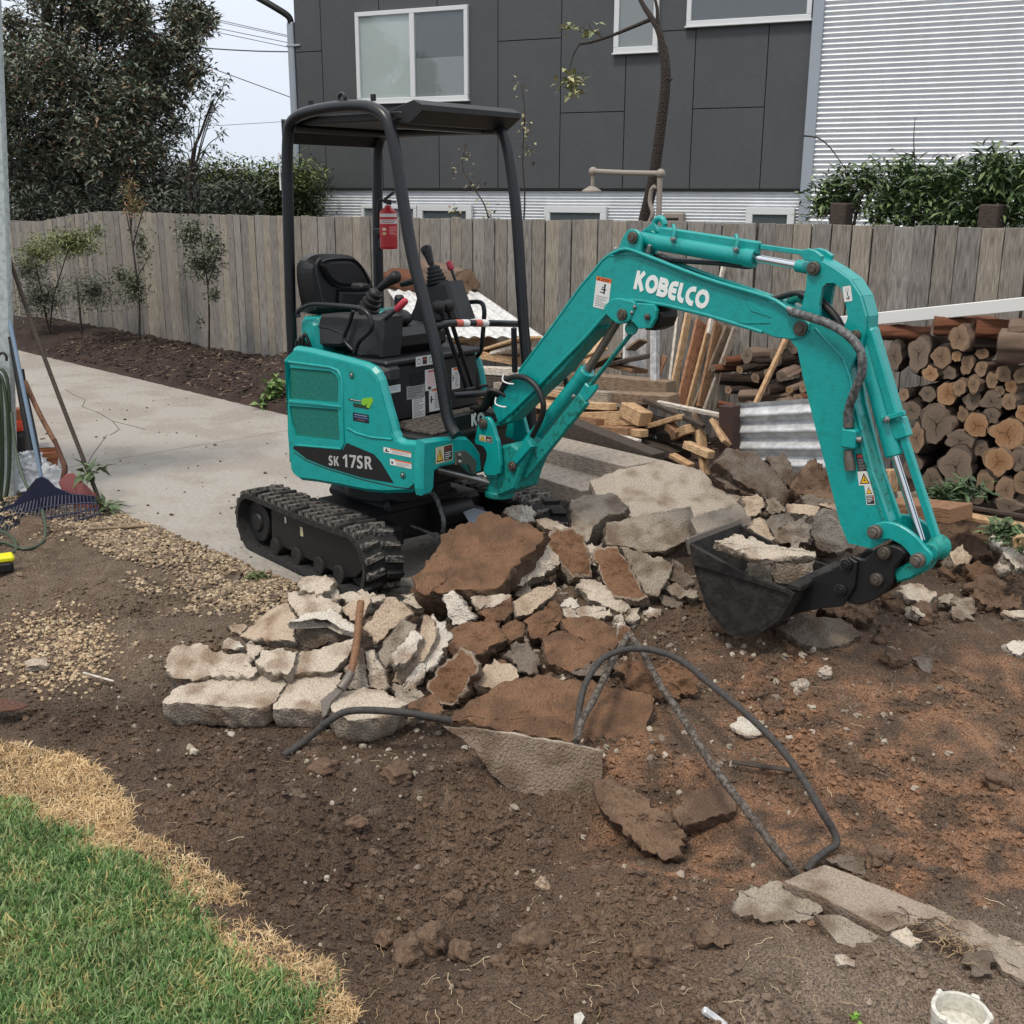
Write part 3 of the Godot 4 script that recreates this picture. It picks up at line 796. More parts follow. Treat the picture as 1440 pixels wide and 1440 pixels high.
# clumps: [centre, radius vector, count]; hollow pushes leaves toward the rim
func foliage(parent: Node, called: String, mesh: Mesh, clumps: Array, cols: Array, s0: float, s1: float, hollow := 0.45, top_cols: Array = []) -> void:
	var T: Array[Transform3D] = []; var C: Array[Color] = []
	for c in clumps:
		for i in c[2]:
			var d := Vector3(rng.randfn(), rng.randfn(), rng.randfn()).normalized()
			var r := pow(rng.randf(), hollow)
			var p: Vector3 = c[0] + d * r * c[1] * (0.8 + 0.45 * nf.get_noise_3d(d.x * 1.7 + c[0].x, d.y * 1.7, d.z * 1.7 + c[0].y))
			var b := Basis.from_euler(Vector3(rng.randf_range(-0.9, 0.7), rng.randf() * TAU, rng.randf_range(-0.6, 0.6))).scaled_local(Vector3.ONE * rng.randf_range(s0, s1))
			T.append(Transform3D(b, p))
			var cc: Color = cols[rng.randi() % cols.size()]
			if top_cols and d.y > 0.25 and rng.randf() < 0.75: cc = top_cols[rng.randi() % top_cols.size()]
			C.append(cc * rng.randf_range(0.8, 1.2))
	var mm := MultiMesh.new()
	mm.transform_format = MultiMesh.TRANSFORM_3D
	mm.use_colors = true
	mm.mesh = mesh
	mm.instance_count = T.size()
	for i in T.size():
		mm.set_instance_transform(i, T[i]); mm.set_instance_color(i, C[i])
	multi(called, "", "", mm, M.leaf, parent)

func limbs(parent: Node, called: String, paths: Array, m: Material) -> void:
	for p in paths:
		var pts := curve(p[0], 5)
		var rr := []
		for i in pts.size(): rr.append(lerpf(p[1], p[2], float(i) / (pts.size() - 1)))
		put(called, MB.new().tube(pts, rr, 9).mesh(), m, parent)

func build_trees() -> void:
	# the big dark tree beyond the fence
	var t := thing("large_tree", "tall dark evergreen tree behind the fence at the far left", "tree")
	var base: Vector3 = W(-7.227,1.328,-19)
	base.y = 0.0
	var cl := []
	var cents: Array = [W(-7.429,4.267,-19),W(-6.604,4.684,-19),W(-5.832,4.584,-19),W(-5.596,4.065,-19),W(-7.035,3.743,-19),W(-6.244,3.746,-19),W(-7.75,3.422,-19),W(-5.771,3.322,-19),W(-6.77,2.995,-19),W(-7.607,2.665,-19),W(-6.222,2.725,-19),W(-5.715,2.618,-19),W(-7.077,2.227,-19),W(-8.022,2.056,-19),W(-6.403,2.007,-19),W(-5.702,2.065,-19),W(-6.159,3.428,-19),W(-6.265,2.888,-19),W(-7.588,1.778,-19),W(-6.784,1.669,-19),W(-5.904,1.729,-19),W(-8.492,3.844,-19),W(-8.655,2.552,-19),W(-6.995,5.193,-19),W(-5.991,5.297,-19),W(-5.266,4.689,-19)]
	for i in cents.size():
		var r := rng.randf_range(0.75, 1.1) * (0.5 if cents[i].x > -6.1 else 1.0)
		cl.append([cents[i] + Vector3(0, 0, rng.randf_range(-1.0, 0.9)), Vector3(r, r * 0.85, r * 0.95), 3400])
	var rim: Array = [W(-5.032,4.532,-18.6),W(-4.991,4.207,-18.6),W(-5.14,3.692,-18.6),W(-5.362,2.979,-18.6),W(-5.342,2.228,-18.6),W(-7.724,4.115,-18.6),W(-7.682,4.472,-18.6),W(-7.915,2.969,-18.6),W(-5.144,4.074,-18.6),W(-4.945,3.786,-18.6),W(-5.307,3.4,-18.6),W(-6.218,4.929,-18.6),W(-7.206,4.825,-18.6)]
	for p in rim: cl.append([p, Vector3.ONE * rng.randf_range(0.25, 0.42), 420])
	foliage(t, "crown", leaf_mesh(0.12, 0.042), cl, [lin(96, 104, 84), lin(84, 92, 76), lin(112, 118, 96), lin(116, 104, 82), lin(118, 96, 78), lin(78, 86, 72), lin(128, 138, 126), lin(106, 116, 104)], 0.7, 1.25, 0.55)
	var lp := []
	for i in cents.size(): lp.append([[base + Vector3(0, 2.2, 0), (base + Vector3(0, 3.4, 0)).lerp(cents[i], 0.45) + Vector3(0, 0.2, 0), cents[i]], 0.035, 0.01])
	limbs(t, "branch", lp, M.trunk)
	limbs(t, "trunk", [[[base, base + Vector3(0.1, 2, 0), base + Vector3(-0.1, 4.5, 0), base + Vector3(0.1, 6.5, 0)], 0.16, 0.04]], M.trunk)
	# hedge behind the fence
	var hd := thing("hedge", "dense dark green hedge behind the fence left of the grey house", "hedge")
	var hc := []
	for i in 15:
		var u := i / 14.0
		var c: Vector3 = (W(-6.45,2.121,-23)).lerp(W(-3.8,2.122,-21.5), u)
		hc.append([c + Vector3(0, 0.08 * sin(i * 2.3) - 0.15, 0), Vector3(0.55, 0.72 + 0.05 * sin(i * 4.1), 0.6), 1700])
		hc.append([c + Vector3(0, -0.9, 0.1), Vector3(0.6, 0.7, 0.6), 900])
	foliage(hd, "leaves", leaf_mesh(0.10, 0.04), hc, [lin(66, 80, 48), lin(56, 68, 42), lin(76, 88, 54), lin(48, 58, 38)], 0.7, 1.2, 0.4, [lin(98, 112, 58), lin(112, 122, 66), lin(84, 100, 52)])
	limbs(hd, "stem", [[[(W(-5.288,1.627,-22)) * Vector3(1, 0, 1), W(-5.264,2.016,-22)], 0.08, 0.05], [[(W(-4.343,1.63,-22)) * Vector3(1, 0, 1), W(-4.323,2.02,-22)], 0.08, 0.05]], M.trunk)
	# low dark bushes directly behind the fence
	var bs := thing("bush", "low dark bushes pressed against the back of the fence below the large tree", "bush")
	var bc := []
	for i in 9: bc.append([(W(-7.773,1.764,-18.2)).lerp(W(-4.077,1.863,-17), i / 8.0) + Vector3(0, rng.randf_range(-0.3, 0.15), 0), Vector3(0.7, 0.5, 0.5), 900])
	foliage(bs, "leaves", leaf_mesh(0.12, 0.03), bc, [lin(72, 78, 66), lin(60, 66, 56), lin(88, 94, 84), lin(52, 58, 46)], 0.7, 1.2, 0.5)
	limbs(bs, "stem", [[[(W(-6.869,1.685,-18)) * Vector3(1, 0, 1), W(-6.858,1.791,-18)], 0.06, 0.04]], M.trunk)
	# sparse grey gum rising above the hedge
	var sp := thing("sapling", "sparse grey leaved young tree standing up against the white sky", "tree")
	var sb: Vector3 = W(-4.756,1.405,-17)
	sb.y = 0.0
	var tips: Array = [W(-4.091,3.549,-17),W(-4.298,3.186,-17),W(-4.44,3.329,-17),W(-4.202,2.8,-17),W(-4.614,3.041,-17),W(-4.707,2.895,-17),W(-4.444,2.555,-17),W(-4.856,2.554,-17),W(-4.234,3.378,-17),W(-4.617,2.308,-17),W(-4.171,2.012,-17),W(-4.986,2.208,-17),W(-4.334,1.912,-17)]
	var lps := [[[sb, W(-4.696,2.209,-17), W(-4.471,2.896,-17), W(-4.291,3.282,-17)], 0.035, 0.01]]
	var scl := []
	for p in tips:
		lps.append([[W(-4.705,2.09,-17), (W(-4.602,2.506,-17)).lerp(p, 0.4), p], 0.012, 0.004])
		scl.append([p, Vector3(0.1, 0.12, 0.12), 26])
		scl.append([p + Vector3(-0.05, -0.22, 0), Vector3(0.14, 0.15, 0.14), 26])
	limbs(sp, "stem", lps, M.trunk)
	foliage(sp, "leaves", leaf_mesh(0.11, 0.028), scl, [lin(96, 104, 98), lin(80, 88, 80), lin(110, 116, 108), lin(70, 76, 66)], 0.7, 1.3, 0.7)
	# young trees in the garden bed
	var y1 := thing("young_tree", "slim young tree with brownish new tips, middle of the garden bed", "tree")
	limbs(y1, "stem", [[[W(-4.525,0.281,-13.625),W(-4.472,0.695,-13.572),W(-4.481,1.112,-13.581),W(-4.502,1.521,-13.602),W(-4.511,1.925,-13.611)], 0.014, 0.006], [[W(-4.501,1.44,-13.601),W(-4.572,1.844,-13.672),W(-4.598,2.205,-13.698)], 0.008, 0.004], [[W(-4.493,1.399,-13.593),W(-4.286,1.769,-13.386),W(-4.106,2.068,-13.206)], 0.008, 0.004], [[W(-4.509,1.562,-13.609),W(-4.436,1.926,-13.536),W(-4.438,2.282,-13.538)], 0.008, 0.003], [[W(-4.479,1.029,-13.579),W(-4.296,1.206,-13.396),W(-4.191,1.373,-13.291)], 0.007, 0.003]], M.trunk)
	foliage(y1, "leaves", leaf_mesh(0.06, 0.02), [[W(-4.463,2.005,-13.563), Vector3(0.12, 0.32, 0.14), 190], [W(-4.4,1.83,-13.5), Vector3(0.2, 0.2, 0.16), 200]], [lin(132, 112, 78), lin(112, 104, 66), lin(146, 100, 74), lin(104, 104, 62)], 0.7, 1.3, 0.6)
	foliage(y1, "leaves", leaf_mesh(0.055, 0.022), [[W(-4.332,1.407,-13.432), Vector3(0.16, 0.4, 0.16), 320], [W(-4.547,0.898,-13.647), Vector3(0.22, 0.3, 0.2), 800], [W(-4.761,1.025,-13.861), Vector3(0.16, 0.16, 0.12), 240]], [lin(84, 90, 64), lin(70, 76, 54), lin(94, 98, 72)], 0.7, 1.3, 0.6)
	var y2 := thing("young_tree", "leafy young tree on a thin stem in front of the fence, nearest the excavator", "tree")
	limbs(y2, "stem", [[[W(-3.341,0.337,-12.341),W(-3.302,0.744,-12.302),W(-3.294,1.049,-12.294),W(-3.331,1.421,-12.331),W(-3.377,1.7,-12.377)], 0.012, 0.005], [[W(-3.294,1.049,-12.294),W(-3.17,1.281,-12.17),W(-3.089,1.505,-12.089)], 0.007, 0.003], [[W(-3.304,1.161,-12.304),W(-3.49,1.413,-12.49),W(-3.596,1.634,-12.596)], 0.007, 0.003]], M.trunk)
	foliage(y2, "leaves", leaf_mesh(0.05, 0.024), [[W(-3.496,1.563,-12.496), Vector3(0.26, 0.26, 0.2), 620], [W(-3.347,1.255,-12.347), Vector3(0.3, 0.28, 0.2), 900], [W(-3.173,1.465,-12.173), Vector3(0.18, 0.26, 0.16), 420], [W(-3.222,0.942,-12.222), Vector3(0.13, 0.12, 0.12), 120], [W(-3.44,0.636,-12.44), Vector3(0.07, 0.09, 0.07), 34]], [lin(72, 80, 58), lin(58, 66, 48), lin(88, 96, 72), lin(104, 112, 88)], 0.7, 1.25, 0.6)
	var y3 := thing("shrub", "broad feathery shrub with yellow green top against the far left of the fence", "shrub")
	foliage(y3, "leaves", leaf_mesh(0.07, 0.013), [[W(-5.553,1.384,-14.453), Vector3(0.5, 0.24, 0.3), 2600], [W(-6.259,1.234,-15.159), Vector3(0.36, 0.28, 0.3), 1500], [W(-5.04,1.549,-13.94), Vector3(0.16, 0.14, 0.14), 220]], [lin(112, 118, 68), lin(96, 104, 62), lin(128, 130, 80), lin(84, 92, 58)], 0.7, 1.4, 0.55)
	foliage(y3, "leaves", leaf_mesh(0.07, 0.014), [[W(-6.293,0.628,-15.193), Vector3(0.55, 0.42, 0.35), 2300], [W(-5.221,0.815,-14.121), Vector3(0.5, 0.36, 0.3), 1500], [W(-6.55,0.984,-15.45), Vector3(0.34, 0.34, 0.3), 1100]], [lin(70, 78, 60), lin(58, 66, 52), lin(86, 92, 74)], 0.7, 1.3, 0.6)
	limbs(y3, "stem", [[[W(-6.219,0.164,-15.119),W(-6.053,0.651,-14.953),W(-5.742,1.128,-14.642),W(-5.55,1.402,-14.45)], 0.012, 0.005], [[W(-5.522,0.25,-14.422),W(-5.507,0.612,-14.407),W(-5.507,0.967,-14.407)], 0.015, 0.006], [[W(-6.219,0.164,-15.119),W(-6.293,0.628,-15.193),W(-6.367,1.089,-15.267)], 0.015, 0.006]], M.trunk)
	# green weed at the edge of the drive behind the excavator
	var wd := thing("weed", "broad leaved green weed beside the excavator's rear corner", "plant")
	foliage(wd, "leaves", leaf_mesh(0.085, 0.05), [[W(-2.278,0.199,-10.698), Vector3(0.13, 0.14, 0.13), 110], [W(-2.315,0.064,-10.675), Vector3(0.16, 0.07, 0.13), 90]], [lin(96, 124, 62), lin(82, 108, 56), lin(116, 140, 78)], 0.7, 1.2, 0.6)
	limbs(wd, "stem", [[[W(-2.305,-.018,-10.705),W(-2.288,0.097,-10.688),W(-2.272,0.203,-10.672)], 0.006, 0.003]], M.leaf)
	# bare crooked tree beyond the fence with a few leaves left
	var bt := thing("bare_tree", "crooked nearly bare tree trunk in front of the grey house wall", "tree")
	limbs(bt, "trunk", [[[W(1.111,1.632,-10.089),W(1.149,1.843,-10.051),W(1.191,2.068,-10.009),W(1.216,2.283,-9.984),W(1.239,2.54,-9.961),W(1.261,2.82,-9.939),W(1.259,3.014,-9.941),W(1.232,3.176,-9.968)], 0.052, 0.04]], M.trunk)
	limbs(bt, "branch", [[[W(1.233,3.154,-9.967),W(1.202,3.294,-9.998),W(1.14,3.411,-10.06),W(1.078,3.512,-10.122),W(1.021,3.63,-10.179)], 0.032, 0.016], [[W(1.221,3.199,-9.979),W(1.189,3.35,-10.011),W(1.18,3.476,-10.02),W(1.149,3.599,-10.051)], 0.02, 0.01], [[W(1.151,3.404,-10.049),W(1.002,3.358,-10.198),W(0.838,3.311,-10.362),W(0.667,3.275,-10.533),W(0.579,3.273,-10.621)], 0.018, 0.008], [[W(1.256,2.959,-9.944),W(1.299,2.916,-9.901),W(1.309,2.926,-9.891)], 0.012, 0.006], [[W(0.758,3.31,-10.442),W(0.676,3.377,-10.524),W(0.652,3.437,-10.548)], 0.006, 0.003], [[W(0.579,3.273,-10.621),W(0.527,3.185,-10.673),W(0.493,3.059,-10.707)], 0.006, 0.003]], M.trunk)
	foliage(bt, "leaves", leaf_mesh(0.10, 0.045), [[W(0.512,2.968,-10.688), Vector3(0.17, 0.12, 0.12), 60], [W(0.665,3.355,-10.535), Vector3(0.12, 0.09, 0.1), 20], [W(0.469,3.403,-10.731), Vector3(0.1, 0.08, 0.1), 15], [W(0.532,2.865,-10.668), Vector3(0.1, 0.06, 0.1), 16]], [lin(128, 132, 92), lin(150, 148, 104), lin(104, 112, 76), lin(170, 164, 120)], 0.6, 1.2, 0.7)
	# twiggy climbers growing up behind the fence
	for e in [["thin twiggy climber with few leaves behind the fence, left one", [W(-.206,1.69,-10.606),W(-.259,1.891,-10.659),W(-.373,2.067,-10.773),W(-.475,2.238,-10.875),W(-.439,2.426,-10.839)], [[W(-.44,2.363,-10.84), 14], [W(-.353,2.08,-10.753), 22], [W(-.545,2.208,-10.945), 9], [W(-.206,1.829,-10.606), 16], [W(-.549,1.822,-10.949), 22]]], ["thin twiggy climber with few leaves behind the far canopy post", [W(0.085,1.651,-10.315),W(0.102,1.957,-10.298),W(0.081,2.318,-10.319),W(0.097,2.671,-10.303),W(0.065,2.917,-10.335)], [[W(0.098,2.554,-10.302), 22], [W(0.124,2.364,-10.276), 20], [W(0.065,2.876,-10.335), 9], [W(0.24,1.729,-10.16), 14]]]]:
		var c := thing("climber", e[0], "plant")
		limbs(c, "stem", [[e[1], 0.008, 0.003]], M.trunk)
		var fc := []
		for q in e[2]: fc.append([q[0], Vector3(0.13, 0.16, 0.12), q[1]])
		foliage(c, "leaves", leaf_mesh(0.055, 0.028), fc, [lin(132, 128, 92), lin(150, 144, 108), lin(108, 106, 78), lin(120, 92, 72)], 0.6, 1.2, 0.8)
	# green vine spilling over the fence on the right
	var v := thing("vine", "leafy green vine growing behind the fence against the corrugated wing", "vine")
	var vc := []
	for p in [W(2.275,2.061,-8.145),W(2.359,1.951,-8.061),W(2.443,2.093,-7.977),W(2.542,2,-7.878),W(2.621,2.137,-7.799),W(2.685,2.001,-7.735),W(2.749,2.068,-7.671),W(2.843,1.957,-7.577),W(2.897,2.112,-7.523),W(2.973,1.98,-7.447),W(3.027,2.11,-7.393),W(3.099,2.003,-7.321),W(3.15,2.13,-7.27),W(3.209,1.982,-7.211),W(2.514,1.883,-7.906),W(2.66,1.863,-7.76),W(2.799,1.866,-7.621),W(2.205,1.925,-8.215),W(2.933,1.869,-7.487),W(3.126,1.874,-7.294),W(3.037,2.175,-7.383),W(2.715,2.059,-7.705)]:
		vc.append([p + Vector3(0, 0, rng.randf_range(-0.15, 0.1)), Vector3(0.22, 0.17, 0.18), 360])
	foliage(v, "leaves", leaf_mesh(0.085, 0.024), vc, [lin(78, 98, 56), lin(64, 84, 48), lin(92, 110, 64), lin(52, 70, 42), lin(104, 120, 76)], 0.6, 1.2, 0.6)
	limbs(v, "stem", [[[W(2.051,2.404,-8.349),W(2.132,2.386,-8.268),W(2.194,2.332,-8.206),W(2.25,2.25,-8.15),W(2.302,2.164,-8.098)], 0.006, 0.003], [[W(2.677,1.795,-7.723),W(2.667,2.068,-7.733),W(2.636,2.338,-7.764),W(2.631,2.494,-7.769)], 0.006, 0.002], [[W(2.365,1.785,-8.035),W(2.391,1.976,-8.009),W(2.455,2.116,-7.945)], 0.012, 0.005], [[W(2.999,1.805,-7.401),W(3.016,1.981,-7.384),W(3.033,2.153,-7.367)], 0.012, 0.005]], M.trunk)

func build_wires() -> void:
	var w := [[W(-11.954,7.425,-34),W(-9.084,6.831,-34),W(-5.985,6.196,-34),W(-4.07,5.904,-34)], [W(-12.067,7.399,-34.3),W(-9.168,6.818,-34.3),W(-6.04,6.195,-34.3),W(-4.109,5.863,-34.3)], [W(-12.191,7.26,-34.6),W(-9.322,6.691,-34.6),W(-6.1,6.08,-34.6),W(-4.15,5.706,-34.6)], [W(-12.347,7.17,-35),W(-9.438,6.631,-35),W(-6.217,6.012,-35),W(-4.203,5.594,-35)], [W(-11.702,6.266,-33),W(-9.072,5.879,-33),W(-7.462,5.758,-33),W(-5.864,5.728,-33),W(-3.952,5.735,-33)], [W(-10.616,6.107,-30),W(-8.303,5.262,-30),W(-5.333,4.22,-30),W(-3.648,3.598,-30)], [W(-13.056,3.761,-36),W(-9.139,3.961,-36),W(-6.317,4.135,-36),W(-4.367,4.265,-36)]]
	var lab := ["topmost power line in the sky left of the house", "second power line from the top, close under the topmost", "third power line from the top, left of the house", "fourth power line from the top, left of the house", "thick nearly level power line below the four upper ones", "steep single line running down to the house corner", "faint lowest line just above the hedge"]
	for i in w.size():
		var o := put("power_line", MB.new().tube(curve(w[i], 4), [0.010, 0.009, 0.010, 0.010, 0.018, 0.012, 0.008][i], 6).mesh(), M.wire)
		tag(o, lab[i], "wire", "power lines left of the house")

# ------------------------------------------------------------------ stickers: flat print
func print_mat(name_: String, w: int, h: int, ops: Array) -> StandardMaterial3D:
	# ops: [x0, y0, x1, y1, colour] rectangles, or ["tri", x0, y0, x1, y1, colour]
	var im := Image.create(w, h, false, Image.FORMAT_RGB8)
	im.fill(ops[0])
	for o in ops.slice(1):
		if o[0] is String and o[0] == "tri":
			for y in range(o[2], o[4]):
				var f: float = float(y - o[2]) / (o[4] - o[2]); var c: float = (o[1] + o[3]) / 2.0
				im.fill_rect(Rect2i(int(c - f * (o[3] - o[1]) / 2.0), y, maxi(1, int(f * (o[3] - o[1]))), 1), o[5])
		elif o[0] is String and o[0] == "lines":
			var y: int = o[2]
			var k := 0
			while y + 1 < o[4]:
				im.fill_rect(Rect2i(o[1], y, int((o[3] - o[1]) * [1.0, 0.86, 0.94, 0.6][k % 4]), maxi(1, o[6])), o[5])
				y += o[6] * 2 + 1; k += 1
		elif o[0] is String and o[0] == "disc":
			for y in range(-o[3], o[3] + 1):
				var hw := int(sqrt(maxf(0.0, o[3] * o[3] - y * y)))
				im.fill_rect(Rect2i(o[1] - hw, o[2] + y, 2 * hw + 1, 1), o[4])
		else:
			im.fill_rect(Rect2i(o[0], o[1], o[2] - o[0], o[3] - o[1]), o[4])
	im.generate_mipmaps()
	var m := StandardMaterial3D.new()
	m.albedo_texture = ImageTexture.create_from_image(im)
	m.roughness = 0.5
	M[name_] = m
	return m

func stickers() -> void:
	var W := rgb(206, 206, 204); var K := rgb(26, 26, 28); var O := rgb(206, 96, 38); var Y := rgb(222, 176, 36); var G := rgb(120, 122, 124)
	print_mat("s_boom", 60, 96, [W, [0, 0, 60, 13, O], ["tri", 6, 2, 16, 11, K], ["lines", 20, 4, 54, 11, K, 2], [34, 24, 40, 50, K], ["disc", 37, 22, 4, K], [24, 34, 44, 38, K], [20, 44, 34, 47, K], [26, 28, 33, 31, K], ["lines", 6, 58, 54, 92, G, 2]])
	print_mat("s_tri", 96, 56, [rgb(190, 180, 150), [48, 3, 93, 53, K], ["tri", 6, 6, 44, 50, K], ["tri", 11, 13, 39, 46, Y], [24, 24, 27, 40, K], ["lines", 54, 8, 88, 20, rgb(160, 60, 60), 3], ["lines", 54, 24, 88, 48, W, 3]])
	print_mat("s_arm_text", 56, 90, [K, [4, 4, 52, 18, rgb(150, 60, 60)], ["lines", 6, 24, 50, 84, G, 3]])
	print_mat("s_arm_tri", 72, 72, [W, ["tri", 6, 8, 66, 64, K], ["tri", 14, 20, 58, 59, Y], [34, 30, 38, 50, K], [26, 46, 46, 49, K]])
	print_mat("s_arm_low", 56, 110, [W, ["tri", 6, 8, 46, 50, K], ["tri", 12, 16, 40, 46, Y], [4, 58, 52, 106, K], ["lines", 8, 64, 46, 100, W, 4], [44, 60, 52, 84, rgb(170, 60, 50)]])
	print_mat("s_hook", 44, 80, [W, ["disc", 22, 22, 9, rgb(150, 152, 154)], ["disc", 22, 22, 6, W], [20, 30, 24, 52, K], ["disc", 22, 60, 9, K], ["disc", 20, 57, 5, W], [0, 0, 44, 2, G]])
	print_mat("s_panel1", 120, 48, [W, [0, 0, 120, 12, O], [0, 0, 30, 48, W], ["lines", 36, 18, 114, 44, G, 3], [10, 10, 16, 36, K], [6, 30, 24, 40, K]])
	print_mat("s_panel2", 96, 44, [W, [22, 0, 96, 10, O], ["lines", 28, 16, 92, 40, G, 3], [6, 18, 14, 34, K]])
	print_mat("s_box_red", 64, 96, [W, [14, 6, 50, 14, rgb(190, 60, 60)], ["lines", 8, 20, 56, 80, rgb(214, 150, 150), 3], ["disc", 18, 84, 7, K]])
	print_mat("s_box_org", 64, 96, [W, [16, 2, 62, 12, O], ["lines", 26, 20, 58, 86, G, 3], [8, 30, 14, 60, K], [6, 44, 22, 48, K]])
	print_mat("s_box_grey", 80, 48, [rgb(140, 142, 142), ["lines", 6, 8, 74, 42, rgb(96, 98, 98), 4]])
	print_mat("s_box_white", 60, 88, [W, ["lines", 6, 8, 54, 80, G, 3]])
	print_mat("s_strip", 96, 24, [W, ["lines", 6, 6, 90, 20, rgb(150, 170, 190), 3]])
	print_mat("s_icons", 96, 32, [W, ["disc", 16, 16, 10, G], ["disc", 16, 16, 7, W], [36, 4, 60, 28, rgb(60, 50, 48)], [40, 10, 56, 14, rgb(190, 90, 60)], ["disc", 80, 16, 10, G], ["disc", 80, 16, 7, W]])
	print_mat("s_navy", 84, 60, [rgb(18, 26, 44), ["lines", 8, 10, 76, 18, rgb(120, 140, 170), 6], ["lines", 6, 26, 80, 34, rgb(90, 110, 150), 6], ["lines", 22, 44, 62, 50, rgb(150, 90, 90), 4]])
	print_mat("s_dark", 72, 50, [rgb(22, 44, 30), ["lines", 4, 6, 60, 44, rgb(40, 60, 34), 5]])
	print_mat("s_logo_strip", 96, 30, [rgb(20, 30, 26), ["lines", 10, 6, 90, 24, rgb(214, 214, 210), 8]])
	print_mat("s_yellow_tag", 40, 64, [rgb(196, 192, 150), ["lines", 6, 8, 34, 56, rgb(120, 116, 70), 4]])
	print_mat("s_ext", 64, 96, [rgb(176, 30, 38), [0, 0, 64, 14, rgb(206, 200, 198)], [0, 24, 64, 42, rgb(206, 200, 198)], ["lines", 6, 28, 56, 40, rgb(150, 90, 90), 3], ["disc", 16, 64, 7, rgb(214, 190, 170)], ["disc", 16, 82, 7, rgb(190, 170, 120)], ["lines", 32, 54, 60, 90, rgb(216, 150, 150), 3]])
	print_mat("s_tape_red", 16, 16, [rgb(186, 92, 78)])
	print_mat("s_tape_white", 16, 16, [rgb(214, 210, 206)])

# a thin printed label; xf puts its centre and facing
func label_on(parent: Node, called: String, m: String, w: float, h: float, xf: Transform3D) -> void:
	var q := QuadMesh.new()
	q.size = Vector2(w, h)
	put(called, q, M[m], parent, xf)

# corners a (upper left) and b (lower right) in a plane facing +z at z
func label_side(parent: Node, m: String, a: Vector2, b: Vector2, z: float, xf: Transform3D, rot := 0.0, w := 0.0, h := 0.0) -> void:
	label_on(parent, "sticker", m, w if w > 0.0 else b.x - a.x, h if h > 0.0 else a.y - b.y, xf * Transform3D(Basis(Vector3(0, 0, 1), rot), Vector3((a.x + b.x) / 2, (a.y + b.y) / 2, z)))

# corners as (z, y) in a plane facing +x at x
func label_front(parent: Node, m: String, a: Vector2, b: Vector2, x: float, xf: Transform3D) -> void:
	label_on(parent, "sticker", m, absf(b.x - a.x), a.y - b.y, xf * Transform3D(Basis(Vector3(0, 0, -1), Vector3.UP, Vector3(1, 0, 0)), Vector3(x, (a.y + b.y) / 2, (a.x + b.x) / 2)))

func holed(m: MB, outline: Array, holes: Array, z0: float, z1: float, xf: Transform3D) -> void:
	var cx := 0.0
	for q in holes[0]: cx += q.x / holes[0].size()
	for side in 2:
		var half := PackedVector2Array([Vector2(cx - 9 * side, -9), Vector2(cx + 9 * (1 - side), -9), Vector2(cx + 9 * (1 - side), 9), Vector2(cx - 9 * side, 9)])
		var polys := Geometry2D.intersect_polygons(PackedVector2Array(outline), half)
		for h in holes:
			var nxt: Array[PackedVector2Array] = []
			for q in polys: nxt.append_array(Geometry2D.clip_polygons(q, PackedVector2Array(h)))
			polys = nxt
		for q in polys: m.prism(Array(q), z0, z1, 0.0, xf)

# block letters of the maker's lettering as strokes on a unit-high grid
func block_letters(text: String) -> ArrayMesh:
	var half_o := func(sgn: float) -> Array:
		var a := []
		for i in 13: a.append(Vector2(0.5 + sgn * 0.365 * sin(PI * i / 12.0), 0.5 + 0.365 * cos(PI * i / 12.0)))
		return a
	var arc := func(cx: float, cy: float, r: float, ry: float) -> Array:
		var a := []
		for i in 9: a.append(Vector2(cx + r * sin(PI * i / 8.0), cy + ry * cos(PI * i / 8.0)))
		return a
	var G := {
		"K": [0.86, [[Vector2(0.13, 0), Vector2(0.13, 1)], [Vector2(0.2, 0.46), Vector2(0.62, 1.0)], [Vector2(0.3, 0.58), Vector2(0.72, 0.0)]]],
		"O": [1.02, [half_o.call(1.0), half_o.call(-1.0)]],
		"B": [0.84, [[Vector2(0.13, 0), Vector2(0.13, 1)], [Vector2(0.13, 0.87), Vector2(0.4, 0.87)] + arc.call(0.42, 0.7, 0.2, 0.17) + [Vector2(0.13, 0.52)], [Vector2(0.13, 0.5), Vector2(0.42, 0.5)] + arc.call(0.45, 0.315, 0.23, 0.185) + [Vector2(0.13, 0.13)]]],
		"E": [0.74, [[Vector2(0.64, 0.87), Vector2(0.36, 0.87), Vector2(0.2, 0.8), Vector2(0.13, 0.64), Vector2(0.13, 0.36), Vector2(0.2, 0.2), Vector2(0.36, 0.13), Vector2(0.64, 0.13)], [Vector2(0.13, 0.5), Vector2(0.6, 0.5)]]],
		"L": [0.62, [[Vector2(0.13, 1), Vector2(0.13, 0.36), Vector2(0.2, 0.2), Vector2(0.36, 0.13), Vector2(0.54, 0.13)]]],
		"C": [0.74, [[Vector2(0.66, 0.87), Vector2(0.44, 0.87), Vector2(0.24, 0.78), Vector2(0.13, 0.6), Vector2(0.13, 0.4), Vector2(0.24, 0.22), Vector2(0.44, 0.13), Vector2(0.66, 0.13)]]]}
	var m := MB.new()
	var x := 0.0; var k := 0
	for ch in text:
		for s in G[ch][1]:
			var poly := Geometry2D.offset_polyline(PackedVector2Array(s), 0.13, Geometry2D.JOIN_ROUND, Geometry2D.END_BUTT)
			for q in poly:
				var moved := []
				for v in q: moved.append(v + Vector2(x, 0))
				m.prism(moved, 0.0, 0.0015 + 0.0004 * (k % 4))
			k += 1
		x += G[ch][0]
	return m.mesh()

